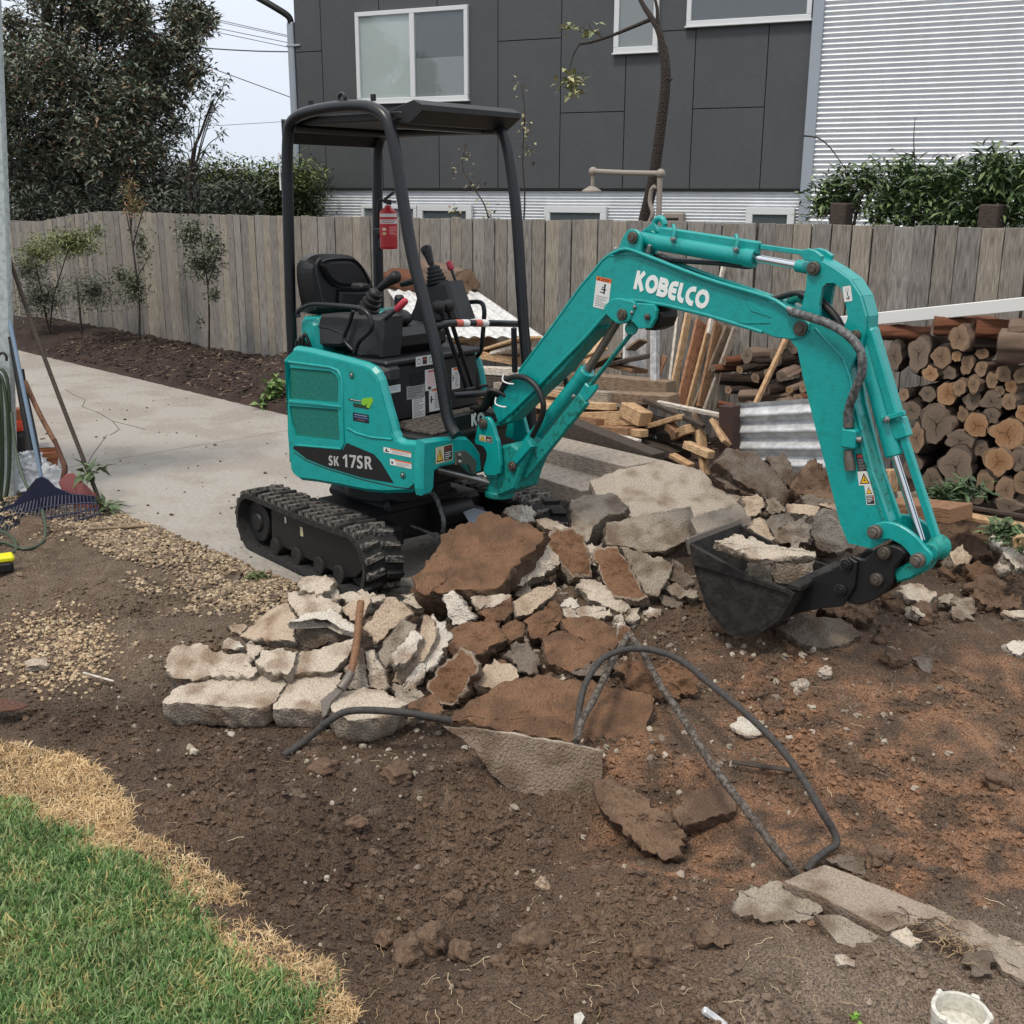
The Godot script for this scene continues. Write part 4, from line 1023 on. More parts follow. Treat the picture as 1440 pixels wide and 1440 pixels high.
func text_mesh(t: String, depth: float, bold := true) -> TextMesh:
	var f := SystemFont.new()
	f.font_names = PackedStringArray(["Droid Sans"])
	f.font_weight = 700 if bold else 400
	var m := TextMesh.new()
	m.text = t; m.font = f; m.font_size = 64; m.pixel_size = 0.01; m.depth = depth
	m.horizontal_alignment = HORIZONTAL_ALIGNMENT_LEFT; m.vertical_alignment = VERTICAL_ALIGNMENT_BOTTOM
	return m

func v3z(a: Array, z: float) -> Array:
	var o := []
	for p in a: o.append(Vector3(p.x, p.y, z))
	return o

func bolt_at(parent: Node, called: String, p: Vector3, d: Vector3, r: float, m: Material, xf: Transform3D) -> void:
	var b := MB.new().cyl(p, p + d, r, 16, 0.003)
	b.cyl(p + d * 0.8, p + d * 1.35, r * 0.6, 12, 0.002)
	put(called, b.mesh(), m, parent, xf)

func crawler(ex: Node3D, xf: Transform3D, zc: float, outer: float) -> void:
	# belt path: rear sprocket, front idler
	var xr := -0.585; var xf_ := 0.470; var yr := 0.182; var yf := 0.182; var rr := 0.172; var rf := 0.166
	var w := 0.23
	var path := []
	for i in 15:
		var a := PI / 2 + PI * i / 14.0
		path.append(Vector2(xr + rr * cos(a), yr + rr * sin(a)))
	for i in 8: path.append(Vector2(lerpf(xr, xf_, (i + 1) / 9.0), lerpf(yr - rr, yf - rf, (i + 1) / 9.0)))
	for i in 15:
		var a := -PI / 2 + PI * i / 14.0
		path.append(Vector2(xf_ + rf * cos(a), yf + rf * sin(a)))
	for i in 8: path.append(Vector2(lerpf(xf_, xr, (i + 1) / 9.0), lerpf(yf + rf, yr + rr, (i + 1) / 9.0) - 0.008 * sin(PI * (i + 1) / 9.0)))
	var k := path.size()
	var m := MB.new()
	for i in k:
		var a: Vector2 = path[i]; var b: Vector2 = path[(i + 1) % k]
		var pa: Vector2 = path[(i + k - 1) % k]; var nb: Vector2 = path[(i + 2) % k]
		var na := (b - pa).normalized(); na = Vector2(na.y, -na.x); var nn := (nb - a).normalized(); nn = Vector2(nn.y, -nn.x)
		var ai := a - na * 0.026; var bi := b - nn * 0.026
		for s in [-1.0, 1.0]:
			var z: float = zc + s * w / 2
			m.quad(Vector3(a.x, a.y, z), Vector3(b.x, b.y, z), Vector3(bi.x, bi.y, z), Vector3(ai.x, ai.y, z))
		m.smooth(2)
		m.quad(Vector3(a.x, a.y, zc - w / 2), Vector3(b.x, b.y, zc - w / 2), Vector3(b.x, b.y, zc + w / 2), Vector3(a.x, a.y, zc + w / 2))
		m.smooth(3)
		m.quad(Vector3(ai.x, ai.y, zc + w / 2), Vector3(bi.x, bi.y, zc + w / 2), Vector3(bi.x, bi.y, zc - w / 2), Vector3(ai.x, ai.y, zc - w / 2))
		m.flat()
	var tr := put("crawler_track", m.mesh(), M.rubber, ex, xf)
	# tread lugs, two staggered rows
	var lens := [0.0]
	for i in k: lens.append(lens[-1] + path[i].distance_to(path[(i + 1) % k]))
	var per: float = lens[-1]
	var lug := MB.new().prism([Vector2(-0.019, 0), Vector2(0.019, 0), Vector2(0.013, 0.024), Vector2(-0.013, 0.024)], -0.053, 0.053, 0.003).mesh()
	var lug2 := MB.new().prism([Vector2(-0.019, 0), Vector2(0.019, 0), Vector2(0.013, 0.024), Vector2(-0.013, 0.024)], -0.03, 0.03, 0.003).mesh()
	var nl := 42
	for i in nl * 2:
		var d := per * (i / 2 + 0.5 * (i % 2) * 0.6) / nl
		var j := 0
		while lens[j + 1] < d: j += 1
		var f: float = (d - lens[j]) / (lens[j + 1] - lens[j])
		var a: Vector2 = path[j]; var b: Vector2 = path[(j + 1) % k]
		var p := a.lerp(b, f); var t := (b - a).normalized(); var n := Vector2(t.y, -t.x)
		var s := -1.0 if i % 2 == 0 else 1.0
		var bs := Basis(Vector3(t.x, t.y, 0), Vector3(n.x, n.y, 0), Vector3(t.x, t.y, 0).cross(Vector3(n.x, n.y, 0))) * Basis(Vector3.UP, s * 0.2)
		put("track_lug", lug, M.lug_dusty if (n.y > 0.35 or n.x > 0.2) and rng.randf() < 0.72 else M.rubber, tr, Transform3D(bs, Vector3(p.x, p.y, zc + s * 0.058)))
	# running gear
	var o := outer
	var fr := MB.new()
	fr.prism([Vector2(-0.42, 0.10), Vector2(0.36, 0.075), Vector2(0.47, 0.10), Vector2(0.56, 0.17), Vector2(0.47, 0.30), Vector2(-0.40, 0.315)], zc - 0.07, zc + 0.07, 0.008)
	var frame := put("track_frame", fr.mesh(), M.black, ex, xf)
	for x in [-0.36, -0.12, 0.12, 0.32]: put("roller", MB.new().cyl(Vector3(x, 0.085, zc - 0.085), Vector3(x, 0.085, zc + 0.085), 0.052, 16, 0.006).mesh(), M.black_dirty, frame, Transform3D())
	var sp := MB.new().cyl(Vector3(xr, yr, zc - 0.06), Vector3(xr, yr, zc + 0.06), 0.125, 20, 0.01)
	sp.cyl(Vector3(xr, yr, zc + o * 0.05), Vector3(xr, yr, zc + o * 0.075), 0.06, 20, 0.012)
	put("sprocket", sp.mesh(), M.black, ex, xf)
	var idl := MB.new().cyl(Vector3(xf_, yf, zc - 0.05), Vector3(xf_, yf, zc + 0.05), 0.135, 20, 0.01)
	put("idler", idl.mesh(), M.black, ex, xf)
	if o > 0:
		label_on(frame, "sticker", "s_yellow_tag", 0.03, 0.05, Transform3D(Basis(), Vector3(-0.06, 0.235, zc + 0.0715)))
		label_on(frame, "sticker", "s_box_white", 0.018, 0.035, Transform3D(Basis(), Vector3(-0.235, 0.265, zc + 0.0715)))

func build_excavator() -> void:
	stickers()
	var root := Vector3(-0.642, 0, -6.146)
	var ex := thing("mini_excavator", "teal mini excavator with open black canopy standing on crawler tracks", "excavator", root)
	var xu := Transform3D(Basis(Vector3.UP, deg_to_rad(-38.9)), Vector3.ZERO)
	var xt := Transform3D(Basis(Vector3.UP, deg_to_rad(-50)) * Basis(Vector3(0, 0, 1), deg_to_rad(1.2)), Vector3.ZERO)
	var xb := Transform3D(Basis(Vector3.UP, deg_to_rad(-43)), Vector3(0.514, 0, 0.416))
	var FR := Basis(Vector3(0, 0, 1), Vector3.UP, Vector3(-1, 0, 0))
	# ---- undercarriage
	crawler(ex, xt, 0.525, 1.0)
	crawler(ex, xt * Transform3D(Basis(), Vector3(0.1, 0, 0)), -0.525, -1.0)
	var uc := MB.new()
	uc.box(Vector3(0, 0.26, 0), Vector3(0.5, 0.2, 0.84), 0.03)
	uc.box(Vector3(-0.05, 0.36, 0), Vector3(0.62, 0.08, 0.5), 0.03)
	uc.box(Vector3(0.25, 0.24, 0.28), Vector3(0.3, 0.12, 0.10), 0.02)
	uc.box(Vector3(0.25, 0.24, -0.28), Vector3(0.3, 0.12, 0.10), 0.02)
	put("lower_frame", uc.mesh(), M.black, ex, xt)
	put("slew_ring", MB.new().cyl(Vector3(0, 0.38, 0), Vector3(0, 0.52, 0), 0.3, 36, 0.01).mesh(), M.black, ex, xt)
	var hs := put("undercarriage_hose", MB.new().tube(curve([W(0.469,0.469,0.1),W(0.514,0.433,0.1),W(0.565,0.339,0.1),W(0.557,0.271,0.1)], 6), 0.012, 10).mesh(), M.hose_grey, ex, xt)
	put("hose", MB.new().tube(curve([W(0.338,0.267,0.15),W(0.49,0.264,0.15),W(0.649,0.249,0.15)], 4), 0.008, 8).mesh(), M.hose_grey, hs)
	put("travel_motor", MB.new().cyl(Vector3(0.33, 0.3, -0.25), Vector3(0.33, 0.3, -0.02), 0.07, 18, 0.015).mesh(), M.black, ex, xt)
	# ---- upper structure
	var deck := MB.new()
	deck.prism([Vector2(-0.36, -0.49), Vector2(0.45, -0.49), Vector2(0.47, -0.3), Vector2(0.47, 0.3), Vector2(0.45, 0.44), Vector2(-0.36, 0.46), Vector2(-0.52, 0.32), Vector2(-0.605, 0.12), Vector2(-0.605, -0.12), Vector2(-0.52, -0.32)], -0.8, -0.52, 0.02, Transform3D(Basis(Vector3.RIGHT, PI / 2), Vector3.ZERO))
	put("upper_frame", deck.mesh(), M.black, ex, xu)
	# near side panel
	var outline: Array = [V(-.269,1.22),V(-.152,1.218),V(-.01,1.207),V(0.137,1.195),V(0.262,1.182),V(0.315,1.168),V(0.348,1.144),V(0.373,1.109),V(0.397,1.044),V(0.42,0.978),V(0.444,0.919),V(0.463,0.859),V(0.484,0.83),V(0.518,0.821),V(0.648,0.831),V(0.639,0.634),V(0.613,0.601),V(0.552,0.556),V(0.376,0.521),V(0.231,0.507),V(0.043,0.503),V(-.152,0.495),V(-.284,0.484),V(-.333,0.503),V(-.357,0.535),V(-.367,0.631),V(-.373,0.74),V(-.367,0.843),V(-.343,1.015),V(-.32,1.156),V(-.3,1.205)]
	var pm := MB.new()
	pm.prism(outline, 0.425, 0.479, 0.018, Transform3D())
	var panel := put("side_panel", pm.mesh(), M.teal, ex, xu)
	var skin_o := Geometry2D.offset_polygon(PackedVector2Array(outline), -0.022 if not Geometry2D.is_polygon_clockwise(PackedVector2Array(outline)) else -0.022)
	var rec1: Array = [V(-.31,1.104),V(0.013,1.117),V(0.051,1.101),V(0.071,1.071),V(0.062,0.96),V(-.325,0.935)]
	var rec2: Array = [V(-.328,0.896),V(0.06,0.923),V(0.062,0.758),V(-.285,0.737),V(-.31,0.789)]
	var sk := MB.new()
	holed(sk, Array(skin_o[0]), [rec1, rec2], 0.475, 0.490, Transform3D())
	put("panel_skin", sk.mesh(), M.teal, panel)
	for rc in [rec1, rec2]: put("vent_panel", MB.new().prism(rc, 0.47, 0.4815, 0.001).mesh(), M.vent, panel)
	put("rib", MB.new().prism([V(-.322,0.927),V(-.122,0.94),V(0.092,0.945),V(0.091,0.934),V(-.124,0.923),V(-.325,0.912)], 0.488, 0.497, 0.003).mesh(), M.teal, panel)
	# raised swage lines
	put("swage", MB.new().tube(v3z([V(0.127,0.833),V(0.191,0.816),V(0.299,0.808),V(0.449,0.819)], 0.4905), 0.006, 8).mesh(), M.teal, panel)
	put("swage", MB.new().tube(v3z([V(-.316,1.134),V(0.014,1.137),V(0.069,1.127),V(0.097,1.093),V(0.096,0.946),V(0.095,0.751),V(0.074,0.716),V(-.269,0.686)], 0.4905), 0.007, 8).mesh(), M.teal, panel)
	put("panel_seam", MB.new().tube(v3z([V(0.648,0.83),V(0.639,0.634),V(0.613,0.603),V(0.553,0.582),V(0.466,0.574),V(0.234,0.574),V(-.048,0.59),V(-.204,0.608),V(-.303,0.64)], 0.4885), 0.0035, 6).mesh(), M.black, panel)
	var decal := put("decal_stripe", MB.new().prism([V(-.308,0.677),V(0.086,0.712),V(0.116,0.754),V(0.315,0.723),V(0.367,0.687),V(0.452,0.594),V(0.237,0.585),V(-.045,0.601),V(-.201,0.621),V(-.309,0.663)], 0.4885, 0.4925).mesh(), M.black, panel)
	var t0: Vector2 = V(-.027,0.612)
	var t1: Vector2 = V(0.309,0.641)
	var txd := (t1 - t0)
	var tb := Basis(Vector3(txd.x, txd.y, 0).normalized(), Vector3(0, 1, 0), Vector3(0, 0, 1))
	var txt := text_mesh("SK", 0.1)
	var txt2 := text_mesh("17SR", 0.1)
	var th: float = V(-.024,0.665).y - t0.y
	put("model_lettering", txt, M.lettering_grey, decal, Transform3D(tb * Basis.from_scale(Vector3(th * 2.05, th * 2.1, 0.02)), Vector3(t0.x, t0.y - th * 0.30, 0.4935)))
	put("model_lettering", txt2, M.lettering_grey, decal, Transform3D(tb * Basis.from_scale(Vector3(th * 2.95, th * 2.75, 0.02)), Vector3(t0.x + txd.x * 0.315, t0.y + txd.y * 0.3 - th * 0.43, 0.4935)))
	for q in [V(0.172,1.112), V(0.519,0.645)]:
		put("lock_recess", MB.new().cyl(Vector3(q.x, q.y, 0.485), Vector3(q.x, q.y, 0.4925), 0.022, 20, 0.003).mesh(), M.vent, panel)
		put("lock_bolt", MB.new().cyl(Vector3(q.x, q.y, 0.490), Vector3(q.x, q.y, 0.499), 0.011, 14, 0.003).mesh(), M.steel, panel)
	label_side(panel, "s_panel1", V(0.387,0.771), V(0.58,0.744), 0.4915, Transform3D())
	label_side(panel, "s_panel2", V(0.431,0.718), V(0.581,0.686), 0.4915, Transform3D())
	label_side(panel, "s_navy", V(0.171,0.922), V(0.287,0.878), 0.4915, Transform3D())
	label_side(panel, "s_dark", V(0.176,0.971), V(0.29,0.951), 0.4915, Transform3D())
	label_side(panel, "s_logo_strip", V(0.144,0.99), V(0.245,0.98), 0.4917, Transform3D())
	put("green_emblem", MB.new().prism([V(0.246,1.001),V(0.316,1.015),V(0.323,0.995),V(0.315,0.987),V(0.293,0.956),V(0.273,0.961),V(0.281,0.981),V(0.261,0.966),V(0.236,0.972)], 0.4900, 0.4925).mesh(), mk("emblem_green", rgb(120, 176, 44), 0.5), panel)
	# tail and engine cover
	var tail := MB.new()
	var arc := []
	for i in 15:
		var a := deg_to_rad(126 + 108.0 * i / 14.0)
		arc.append(Vector2(0.60 * cos(a), 0.60 * sin(a)))
	tail.prism(arc, -1.16, -0.55, 0.03, Transform3D(Basis(Vector3.RIGHT, PI / 2), Vector3.ZERO))
	put("counterweight", tail.mesh(), M.teal, ex, xu)
	put("engine_cover", MB.new().box(Vector3(-0.31, 1.18, 0.0), Vector3(0.16, 0.36, 0.70), 0.03).mesh(), M.teal, ex, xu)
	var eh := MB.new()
	for k in 3: eh.tube(curve([Vector3(-0.36 + 0.02 * k, 1.16, 0.39), Vector3(-0.34 + 0.03 * k, 1.24 + 0.02 * k, 0.40), Vector3(-0.30 + 0.02 * k, 1.18, 0.37)], 5), 0.009, 8)
	put("engine_hoses", eh.mesh(), M.hose_black, ex, xu)
	# far side cover with rounded top
	var far_panel: Array = [V(0.106,1.147),V(0.145,1.147),V(0.194,1.133),V(0.227,1.099),V(0.25,1.043),V(0.269,0.958),V(0.269,0.899),V(0.103,0.88)]
	put("far_side_panel", MB.new().prism(far_panel, -0.47, -0.425, 0.015).mesh(), M.teal, ex, xu)
	var fpb := put("far_cover", MB.new().prism([V(0.077,1.144),V(0.141,1.144),V(0.186,1.128),V(0.22,1.095),V(0.243,1.039),V(0.26,0.957),V(0.259,0.898),V(0.073,0.877)], -0.424, -0.392, 0.012).mesh(), M.black, ex, xu)
	var cm := MB.new()
	var ccen: Vector2 = V(0.197,1.012)
	cm.tube([Vector3(ccen.x - 0.015, ccen.y + 0.025, -0.39), Vector3(ccen.x + 0.015, ccen.y + 0.012, -0.39), Vector3(ccen.x + 0.018, ccen.y - 0.012, -0.39), Vector3(ccen.x - 0.005, ccen.y - 0.022, -0.39)], 0.006, 6)
	put("emblem", cm.mesh(), M.lettering, fpb)
	# front frame face with the swing cylinder opening
	var ff := MB.new()
	ff.prism([V(0.546,0.855),V(0.407,0.846),V(0.22,0.821),V(0.163,0.772),V(0.117,0.717),V(0.106,0.621),V(0.165,0.617),V(0.222,0.666),V(0.3,0.695),V(0.421,0.703),V(0.462,0.688),V(0.47,0.608),V(0.493,0.582),V(0.553,0.583),V(0.561,0.618),V(0.558,0.721)], -0.715, -0.655, 0.012, Transform3D(FR, Vector3.ZERO))
	var front := put("front_frame", ff.mesh(), M.teal, ex, xu)
	label_front(front, "s_tri", V(0.463,0.809), V(0.339,0.726), 0.718, Transform3D())
	var brk := MB.new()
	brk.prism([V(0.322,0.765),V(0.249,0.76),V(0.215,0.735),V(0.164,0.688),V(0.17,0.627),V(0.196,0.627),V(0.227,0.684),V(0.323,0.697)], -0.725, -0.714, 0.002, Transform3D(FR, Vector3.ZERO))
	put("bracket_plate", brk.mesh(), M.steel_dull, front)
	for q in [W(0.725,0.745,0.3),W(0.725,0.711,0.298)]: bolt_at(front, "bracket_bolt", q, Vector3(0.012, 0, 0), 0.014, M.steel, Transform3D())
	# floor and mat
	put("floor_plate", MB.new().box(Vector3(0.30, 0.825, 0.03), Vector3(0.74, 0.04, 0.84), 0.015).mesh(), M.black, ex, xu)
	put("floor_mat", MB.new().box(Vector3(0.47, 0.852, 0.06), Vector3(0.34, 0.016, 0.66), 0.006).mesh(), M.floor_mat, ex, xu)
	# black front cover with the maker's first letters
	var fc := put("front_cover", MB.new().prism([V(0.309,0.817),V(0.246,0.925),V(0.168,0.925),V(-.007,0.917),V(-.104,0.897),V(-.103,0.761),V(0.029,0.771)], -0.64, -0.60, 0.01, Transform3D(FR, Vector3.ZERO)).mesh(), M.black, ex, xu)
	var k0: Vector2 = V(0.108,0.85)
	var k1: Vector2 = V(0.108,0.913)
	put("lettering", block_letters("KO"), M.lettering, fc, Transform3D(Basis(Vector3(0, 0.0, -1), Vector3.UP, Vector3(1, 0, 0)) * Basis.from_scale(Vector3((k1.y - k0.y) * 0.85, k1.y - k0.y, 1)), Vector3(0.642, k0.y, k0.x)))
	# seat stand with its labels
	var stand := put("seat_stand", MB.new().box(Vector3(0.10, 1.0, 0.0), Vector3(0.36, 0.33, 0.76), 0.03).mesh(), M.charcoal, ex, xu)
	put("stand_lid", MB.new().box(Vector3(0.13, 1.165, 0.0), Vector3(0.34, 0.03, 0.74), 0.01).mesh(), M.charcoal, stand)
	put("filler_cover", MB.new().box(Vector3(0.25, 1.11, 0.32), Vector3(0.12, 0.11, 0.13), 0.03).mesh(), M.console, stand)
	put("switch_recess", MB.new().box(Vector3(0.281, 1.06, 0.13), Vector3(0.006, 0.07, 0.10), 0.002).mesh(), M.black, stand)
	label_front(stand, "s_box_grey", V(0.211,1.03), V(0.072,0.959), 0.2835, Transform3D())
	label_front(stand, "s_box_white", V(0.171,0.968), V(0.072,0.854), 0.2835, Transform3D())
	label_front(stand, "s_box_red", V(0.069,1.101), V(-.048,0.987), 0.2835, Transform3D())
	label_front(stand, "s_box_org", V(0.041,0.994), V(-.066,0.871), 0.2835, Transform3D())
	label_front(stand, "s_strip", V(0.36,1.049), V(0.255,1.01), 0.2835, Transform3D())
	label_front(stand, "s_icons", V(0.158,1.181), V(0.022,1.13), 0.304, Transform3D())
	label_front(stand, "s_box_org", V(-.142,1.087), V(-.209,0.969), 0.2835, Transform3D())
	# seat
	var seat := put("seat_cushion", MB.new().box(Vector3(-0.04, 1.255, 0.03), Vector3(0.5, 0.13, 0.50), 0.05).mesh(), M.vinyl, ex, xu)
	var bm := MB.new()
	bm.prism(rounded([V(0.316,1.424),V(0.336,1.559),V(0.327,1.636),V(0.262,1.678),V(0.156,1.683),V(0.004,1.67),V(-.073,1.63),V(-.128,1.575),V(-.172,1.507),V(-.186,1.431),V(-.165,1.349),V(0.28,1.366)]), 0.31, 0.43, 0.035, Transform3D(FR, Vector3.ZERO))
	var back := put("seat_backrest", bm.mesh(), M.vinyl, ex, xu)
	put("back_pad", MB.new().prism(rounded([V(0.151,1.514),V(0.232,1.585),V(0.245,1.644),V(0.154,1.66),V(0.023,1.651),V(-.042,1.612),V(-.085,1.553),V(-.105,1.495),V(0.009,1.494)]), 0.285, 0.315, 0.025, Transform3D(FR, Vector3.ZERO)).mesh(), M.vinyl, back)
	put("back_pad", MB.new().prism([V(0.13,1.493),V(-.002,1.481),V(-.093,1.479),V(-.077,1.381),V(0.136,1.389)], 0.29, 0.315, 0.02, Transform3D(FR, Vector3.ZERO)).mesh(), M.vinyl, back)
	put("seat_piping", MB.new().tube(curve([W(-.315,1.411,0.227),W(-.315,1.476,0.245),W(-.315,1.571,0.266),W(-.315,1.634,0.267),W(-.315,1.663,0.234)], 4), 0.009, 8).mesh(), M.console, back)
	put("seat_suspension", MB.new().box(Vector3(-0.05, 1.19, 0.03), Vector3(0.4, 0.03, 0.4), 0.01).mesh(), M.black, ex, xu)
	# consoles
	var c1 := put("console", MB.new().prism([V(-.314,1.2),V(-.265,1.312),V(-.237,1.378),V(-.063,1.392),V(0.004,1.389),V(0.137,1.398),V(0.238,1.394),V(0.229,1.288),V(0.212,1.187),V(0.049,1.169),V(-.027,1.236),V(-.085,1.216)], 0.16, 0.33, 0.018).mesh(), M.console, ex, xu)
	put("console_crease", MB.new().tube(v3z([V(-.264,1.313),V(-.159,1.31),V(-.045,1.288),V(0.019,1.217)], 0.331), 0.004, 6).mesh(), M.charcoal, c1)
	var c2 := put("console", MB.new().prism([V(-.175,1.281),V(-.108,1.378),V(-.058,1.501),V(0.155,1.54),V(0.192,1.454),V(0.252,1.333),V(0.152,1.315)], -0.40, -0.25, 0.018).mesh(), M.console, ex, xu)
	for e in [[c1, V(0.048,1.401), V(0.127,1.522), V(0.145,1.53), V(0.279,1.604), 0.25], [c2, V(0.041,1.514), V(0.01,1.618), V(-.001,1.622), V(-.047,1.717), -0.3]]:
		var z: float = e[5]
		var a := Vector3(e[1].x, e[1].y, z); var b := Vector3(e[2].x, e[2].y, z); var up := (b - a).normalized()
		var sx := up.cross(Vector3(0, 0, 1)).normalized()
		var prof := [Vector2(0, 0)]
		for i in 5:
			var f := i / 5.0; var r := lerpf(0.062, 0.03, f)
			prof.append(Vector2(r, (b - a).length() * f)); prof.append(Vector2(r * 1.02, (b - a).length() * (f + 0.09))); prof.append(Vector2(r * 0.8, (b - a).length() * (f + 0.12)))
		prof.append(Vector2(0.02, (b - a).length())); prof.append(Vector2(0, (b - a).length()))
		put("lever_boot", MB.new().lathe(prof, 20, Transform3D(Basis(sx, up, sx.cross(up)), a)).mesh(), M.hose_black, e[0])
		var p := Vector3(e[3].x, e[3].y, z); var q := Vector3(e[4].x, e[4].y, z)
		put("joystick", MB.new().tube([p, p.lerp(q, 0.15), p.lerp(q, 0.4), p.lerp(q, 0.7), p.lerp(q, 0.9), q, q + (q - p) * 0.04], [0.018, 0.02, 0.022, 0.029, 0.032, 0.024, 0.008], 14).mesh(), M.black, e[0])
	put("wrist_rest", MB.new().box(Vector3(0, 0, 0), Vector3(0.09, 0.035, 0.06), 0.012).mesh(), M.black, c1, Transform3D(Basis(), v3z([V(-.054,1.526)], 0.2)[0]))
	put("wrist_rest", MB.new().box(Vector3(0, 0, 0), Vector3(0.10, 0.03, 0.06), 0.01).mesh(), M.black, c2, Transform3D(Basis(Vector3(0, 0, 1), 0.25), v3z([V(-.083,1.522)], -0.2)[0]))
	for e in [[[V(0.004,1.24),V(0.089,1.282),V(0.191,1.358),V(0.308,1.432)], [V(0.308,1.432),V(0.342,1.457),V(0.376,1.484)], 0.3], [[V(0.182,1.307),V(0.179,1.348),V(0.141,1.42),V(0.06,1.587)], [V(0.06,1.587),V(0.049,1.607),V(0.04,1.631)], -0.4]]:
		var lv := put("safety_lever", MB.new().tube(v3z(e[0], e[2]), 0.009, 10).mesh(), M.tube_black, ex, xu)
		var kn := v3z(e[1], e[2])
		put("knob", MB.new().tube([kn[0], kn[0].lerp(kn[2], 0.1), kn[1], kn[2], kn[2] + (kn[2] - kn[0]) * 0.12], [0.010, 0.016, 0.019, 0.018, 0.009], 14).mesh(), M.pink_knob, lv)
	put("lever_stub", MB.new().box(Vector3.ZERO, Vector3(0.05, 0.06, 0.05), 0.012).mesh(), M.black, ex, xu * Transform3D(Basis(), v3z([V(0.088,1.451)], 0.05)[0]))
	put("bellows_cover", MB.new().ball(v3z([V(0.061,1.359)], 0.05)[0], Vector3(0.10, 0.05, 0.08), 8, 12).mesh(), M.hose_black, ex, xu)
	# armrest guards
	put("armrest_guard", MB.new().tube(curve(v3z([V(-.345,1.357),V(-.348,1.385),V(-.314,1.408),V(-.247,1.431),V(-.166,1.439),V(-.007,1.44),V(0.115,1.438),V(0.168,1.426),V(0.204,1.395),V(0.207,1.336),V(0.117,1.269),V(0.081,1.204)], 0.38), 5), 0.013, 12).mesh(), M.tube_black, ex, xu)
	put("armrest_guard", MB.new().tube(curve(v3z([V(0.06,1.418),V(0.022,1.343),V(-.015,1.279),V(0.006,1.242),V(0.049,1.215)], 0.36), 5), 0.011, 10).mesh(), M.tube_black, ex, xu)
	put("armrest_guard", MB.new().tube(curve(v3z([V(0.139,1.41),V(0.224,1.421),V(0.267,1.413),V(0.282,1.375),V(0.278,1.312),V(0.27,1.233),V(0.259,1.16),V(0.232,1.122),V(0.184,1.095)], -0.42), 5), 0.013, 12).mesh(), M.tube_black, ex, xu)
	# travel levers and pedals
	for k in 2:
		var tl := put("travel_lever", MB.new().tube(curve([W(0.42,1.41,0.079), W(0.42,1.305,0.036), W(0.42,0.975,-.117)] if k == 0 else [W(0.42,1.413,0.024), W(0.42,1.3,-.018), W(0.42,0.968,-.17)], 3), 0.012, 10).mesh(), M.tube_black, ex, xu)
		var gp: Vector3 = W(0.42,1.461,0.099) if k == 0 else W(0.42,1.463,0.031)
		put("grip", MB.new().tube([gp + Vector3(0, -0.055, 0.0), gp + Vector3(0, -0.04, 0), gp, gp + Vector3(0, 0.012, 0)], [0.014, 0.03, 0.034, 0.012], 14).mesh(), M.black, tl)
		var pp: Vector3 = W(0.46,0.996,-.051) if k == 0 else W(0.46,0.999,-.156)
		put("pedal", MB.new().box(pp, Vector3(0.10, 0.018, 0.07), 0.006, Basis(Vector3(0, 0, 1), 0.3)).mesh(), M.black, tl)
	# front rails
	var rail := put("front_rail", MB.new().tube(curve([W(0.5,1.342,0.206), W(0.52,1.365,0.194), W(0.52,1.367,0.102), W(0.52,1.344,-.171), W(0.52,1.316,-.454)], 5), 0.018, 12).mesh(), M.tube_black, ex, xu)
	var ra: Vector3 = W(0.52,1.366,0.092)
	var rb: Vector3 = W(0.52,1.345,-.161)
	for i in 5:
		if i == 2: continue
		put("reflective_tape", MB.new().tube([ra.lerp(rb, i / 5.0 + 0.005), ra.lerp(rb, (i + 1) / 5.0 - 0.005)], 0.0195, 12).mesh(), M.s_tape_red if i % 3 == 0 else M.s_tape_white, rail)
	put("lower_rail", MB.new().tube([W(0.6,1.017,0.202), W(0.6,0.991,-.123)], 0.018, 12).mesh(), M.tube_black, ex, xu)
	put("rear_stay", MB.new().bar(W(-.1,1.19,-1.157), W(-.1,0.904,-1.17), 0.03, 0.03, Vector3.RIGHT, 0.004).mesh(), M.tube_black, ex, xu)
	# canopy
	var zc := 0.346
	var near_p: Array = [V(0.751,0.857),V(0.692,0.942),V(0.631,1.242),V(0.555,1.474),V(0.476,1.708),V(0.417,1.981),V(0.38,2.171),V(0.346,2.295),V(0.306,2.358),V(0.225,2.397),V(0.111,2.411),V(-.042,2.411),V(-.2,2.4),V(-.31,2.381),V(-.374,2.345),V(-.401,2.283),V(-.42,2.113),V(-.434,1.787),V(-.448,1.373),V(-.449,1.121)]
	var far_p: Array = [V(0.683,0.744),V(0.666,0.938),V(0.64,1.166),V(0.613,1.391),V(0.571,1.867),V(0.527,2.145),V(0.493,2.269),V(0.455,2.315)]
	put("canopy_post", MB.new().tube(curve(v3z(near_p, zc), 3), 0.030, 16).mesh(), M.tube_black, ex, xu)
	var fp := v3z(far_p, -zc)
	fp.append_array([Vector3(0.36, 2.325, -zc), Vector3(-0.2, 2.33, -zc), Vector3(-0.38, 2.32, -zc), Vector3(-0.44, 2.26, -zc), Vector3(-0.455, 2.1, -zc), Vector3(-0.47, 1.6, -zc), Vector3(-0.47, 1.1, -zc)])
	put("canopy_post", MB.new().tube(curve(fp, 3), 0.030, 16).mesh(), M.tube_black, ex, xu)
	put("crossbar", MB.new().tube([Vector3(-0.45, 1.72, -zc), Vector3(-0.45, 1.72, -zc + 0.02)], 0.03, 10).mesh(), M.tube_black, ex, xu)
	for e in [[-0.36, 2.325], [0.34, 2.325]]: put("crossbar", MB.new().tube([Vector3(e[0], e[1], -zc), Vector3(e[0], e[1], zc)], 0.024, 12).mesh(), M.tube_black, ex, xu)
	var rf := MB.new()
	# roof: flat sheet, front visor dipping, valance all round
	var fn: Vector2 = V(0.468,2.427)
	var fl: Vector2 = V(0.551,2.406)
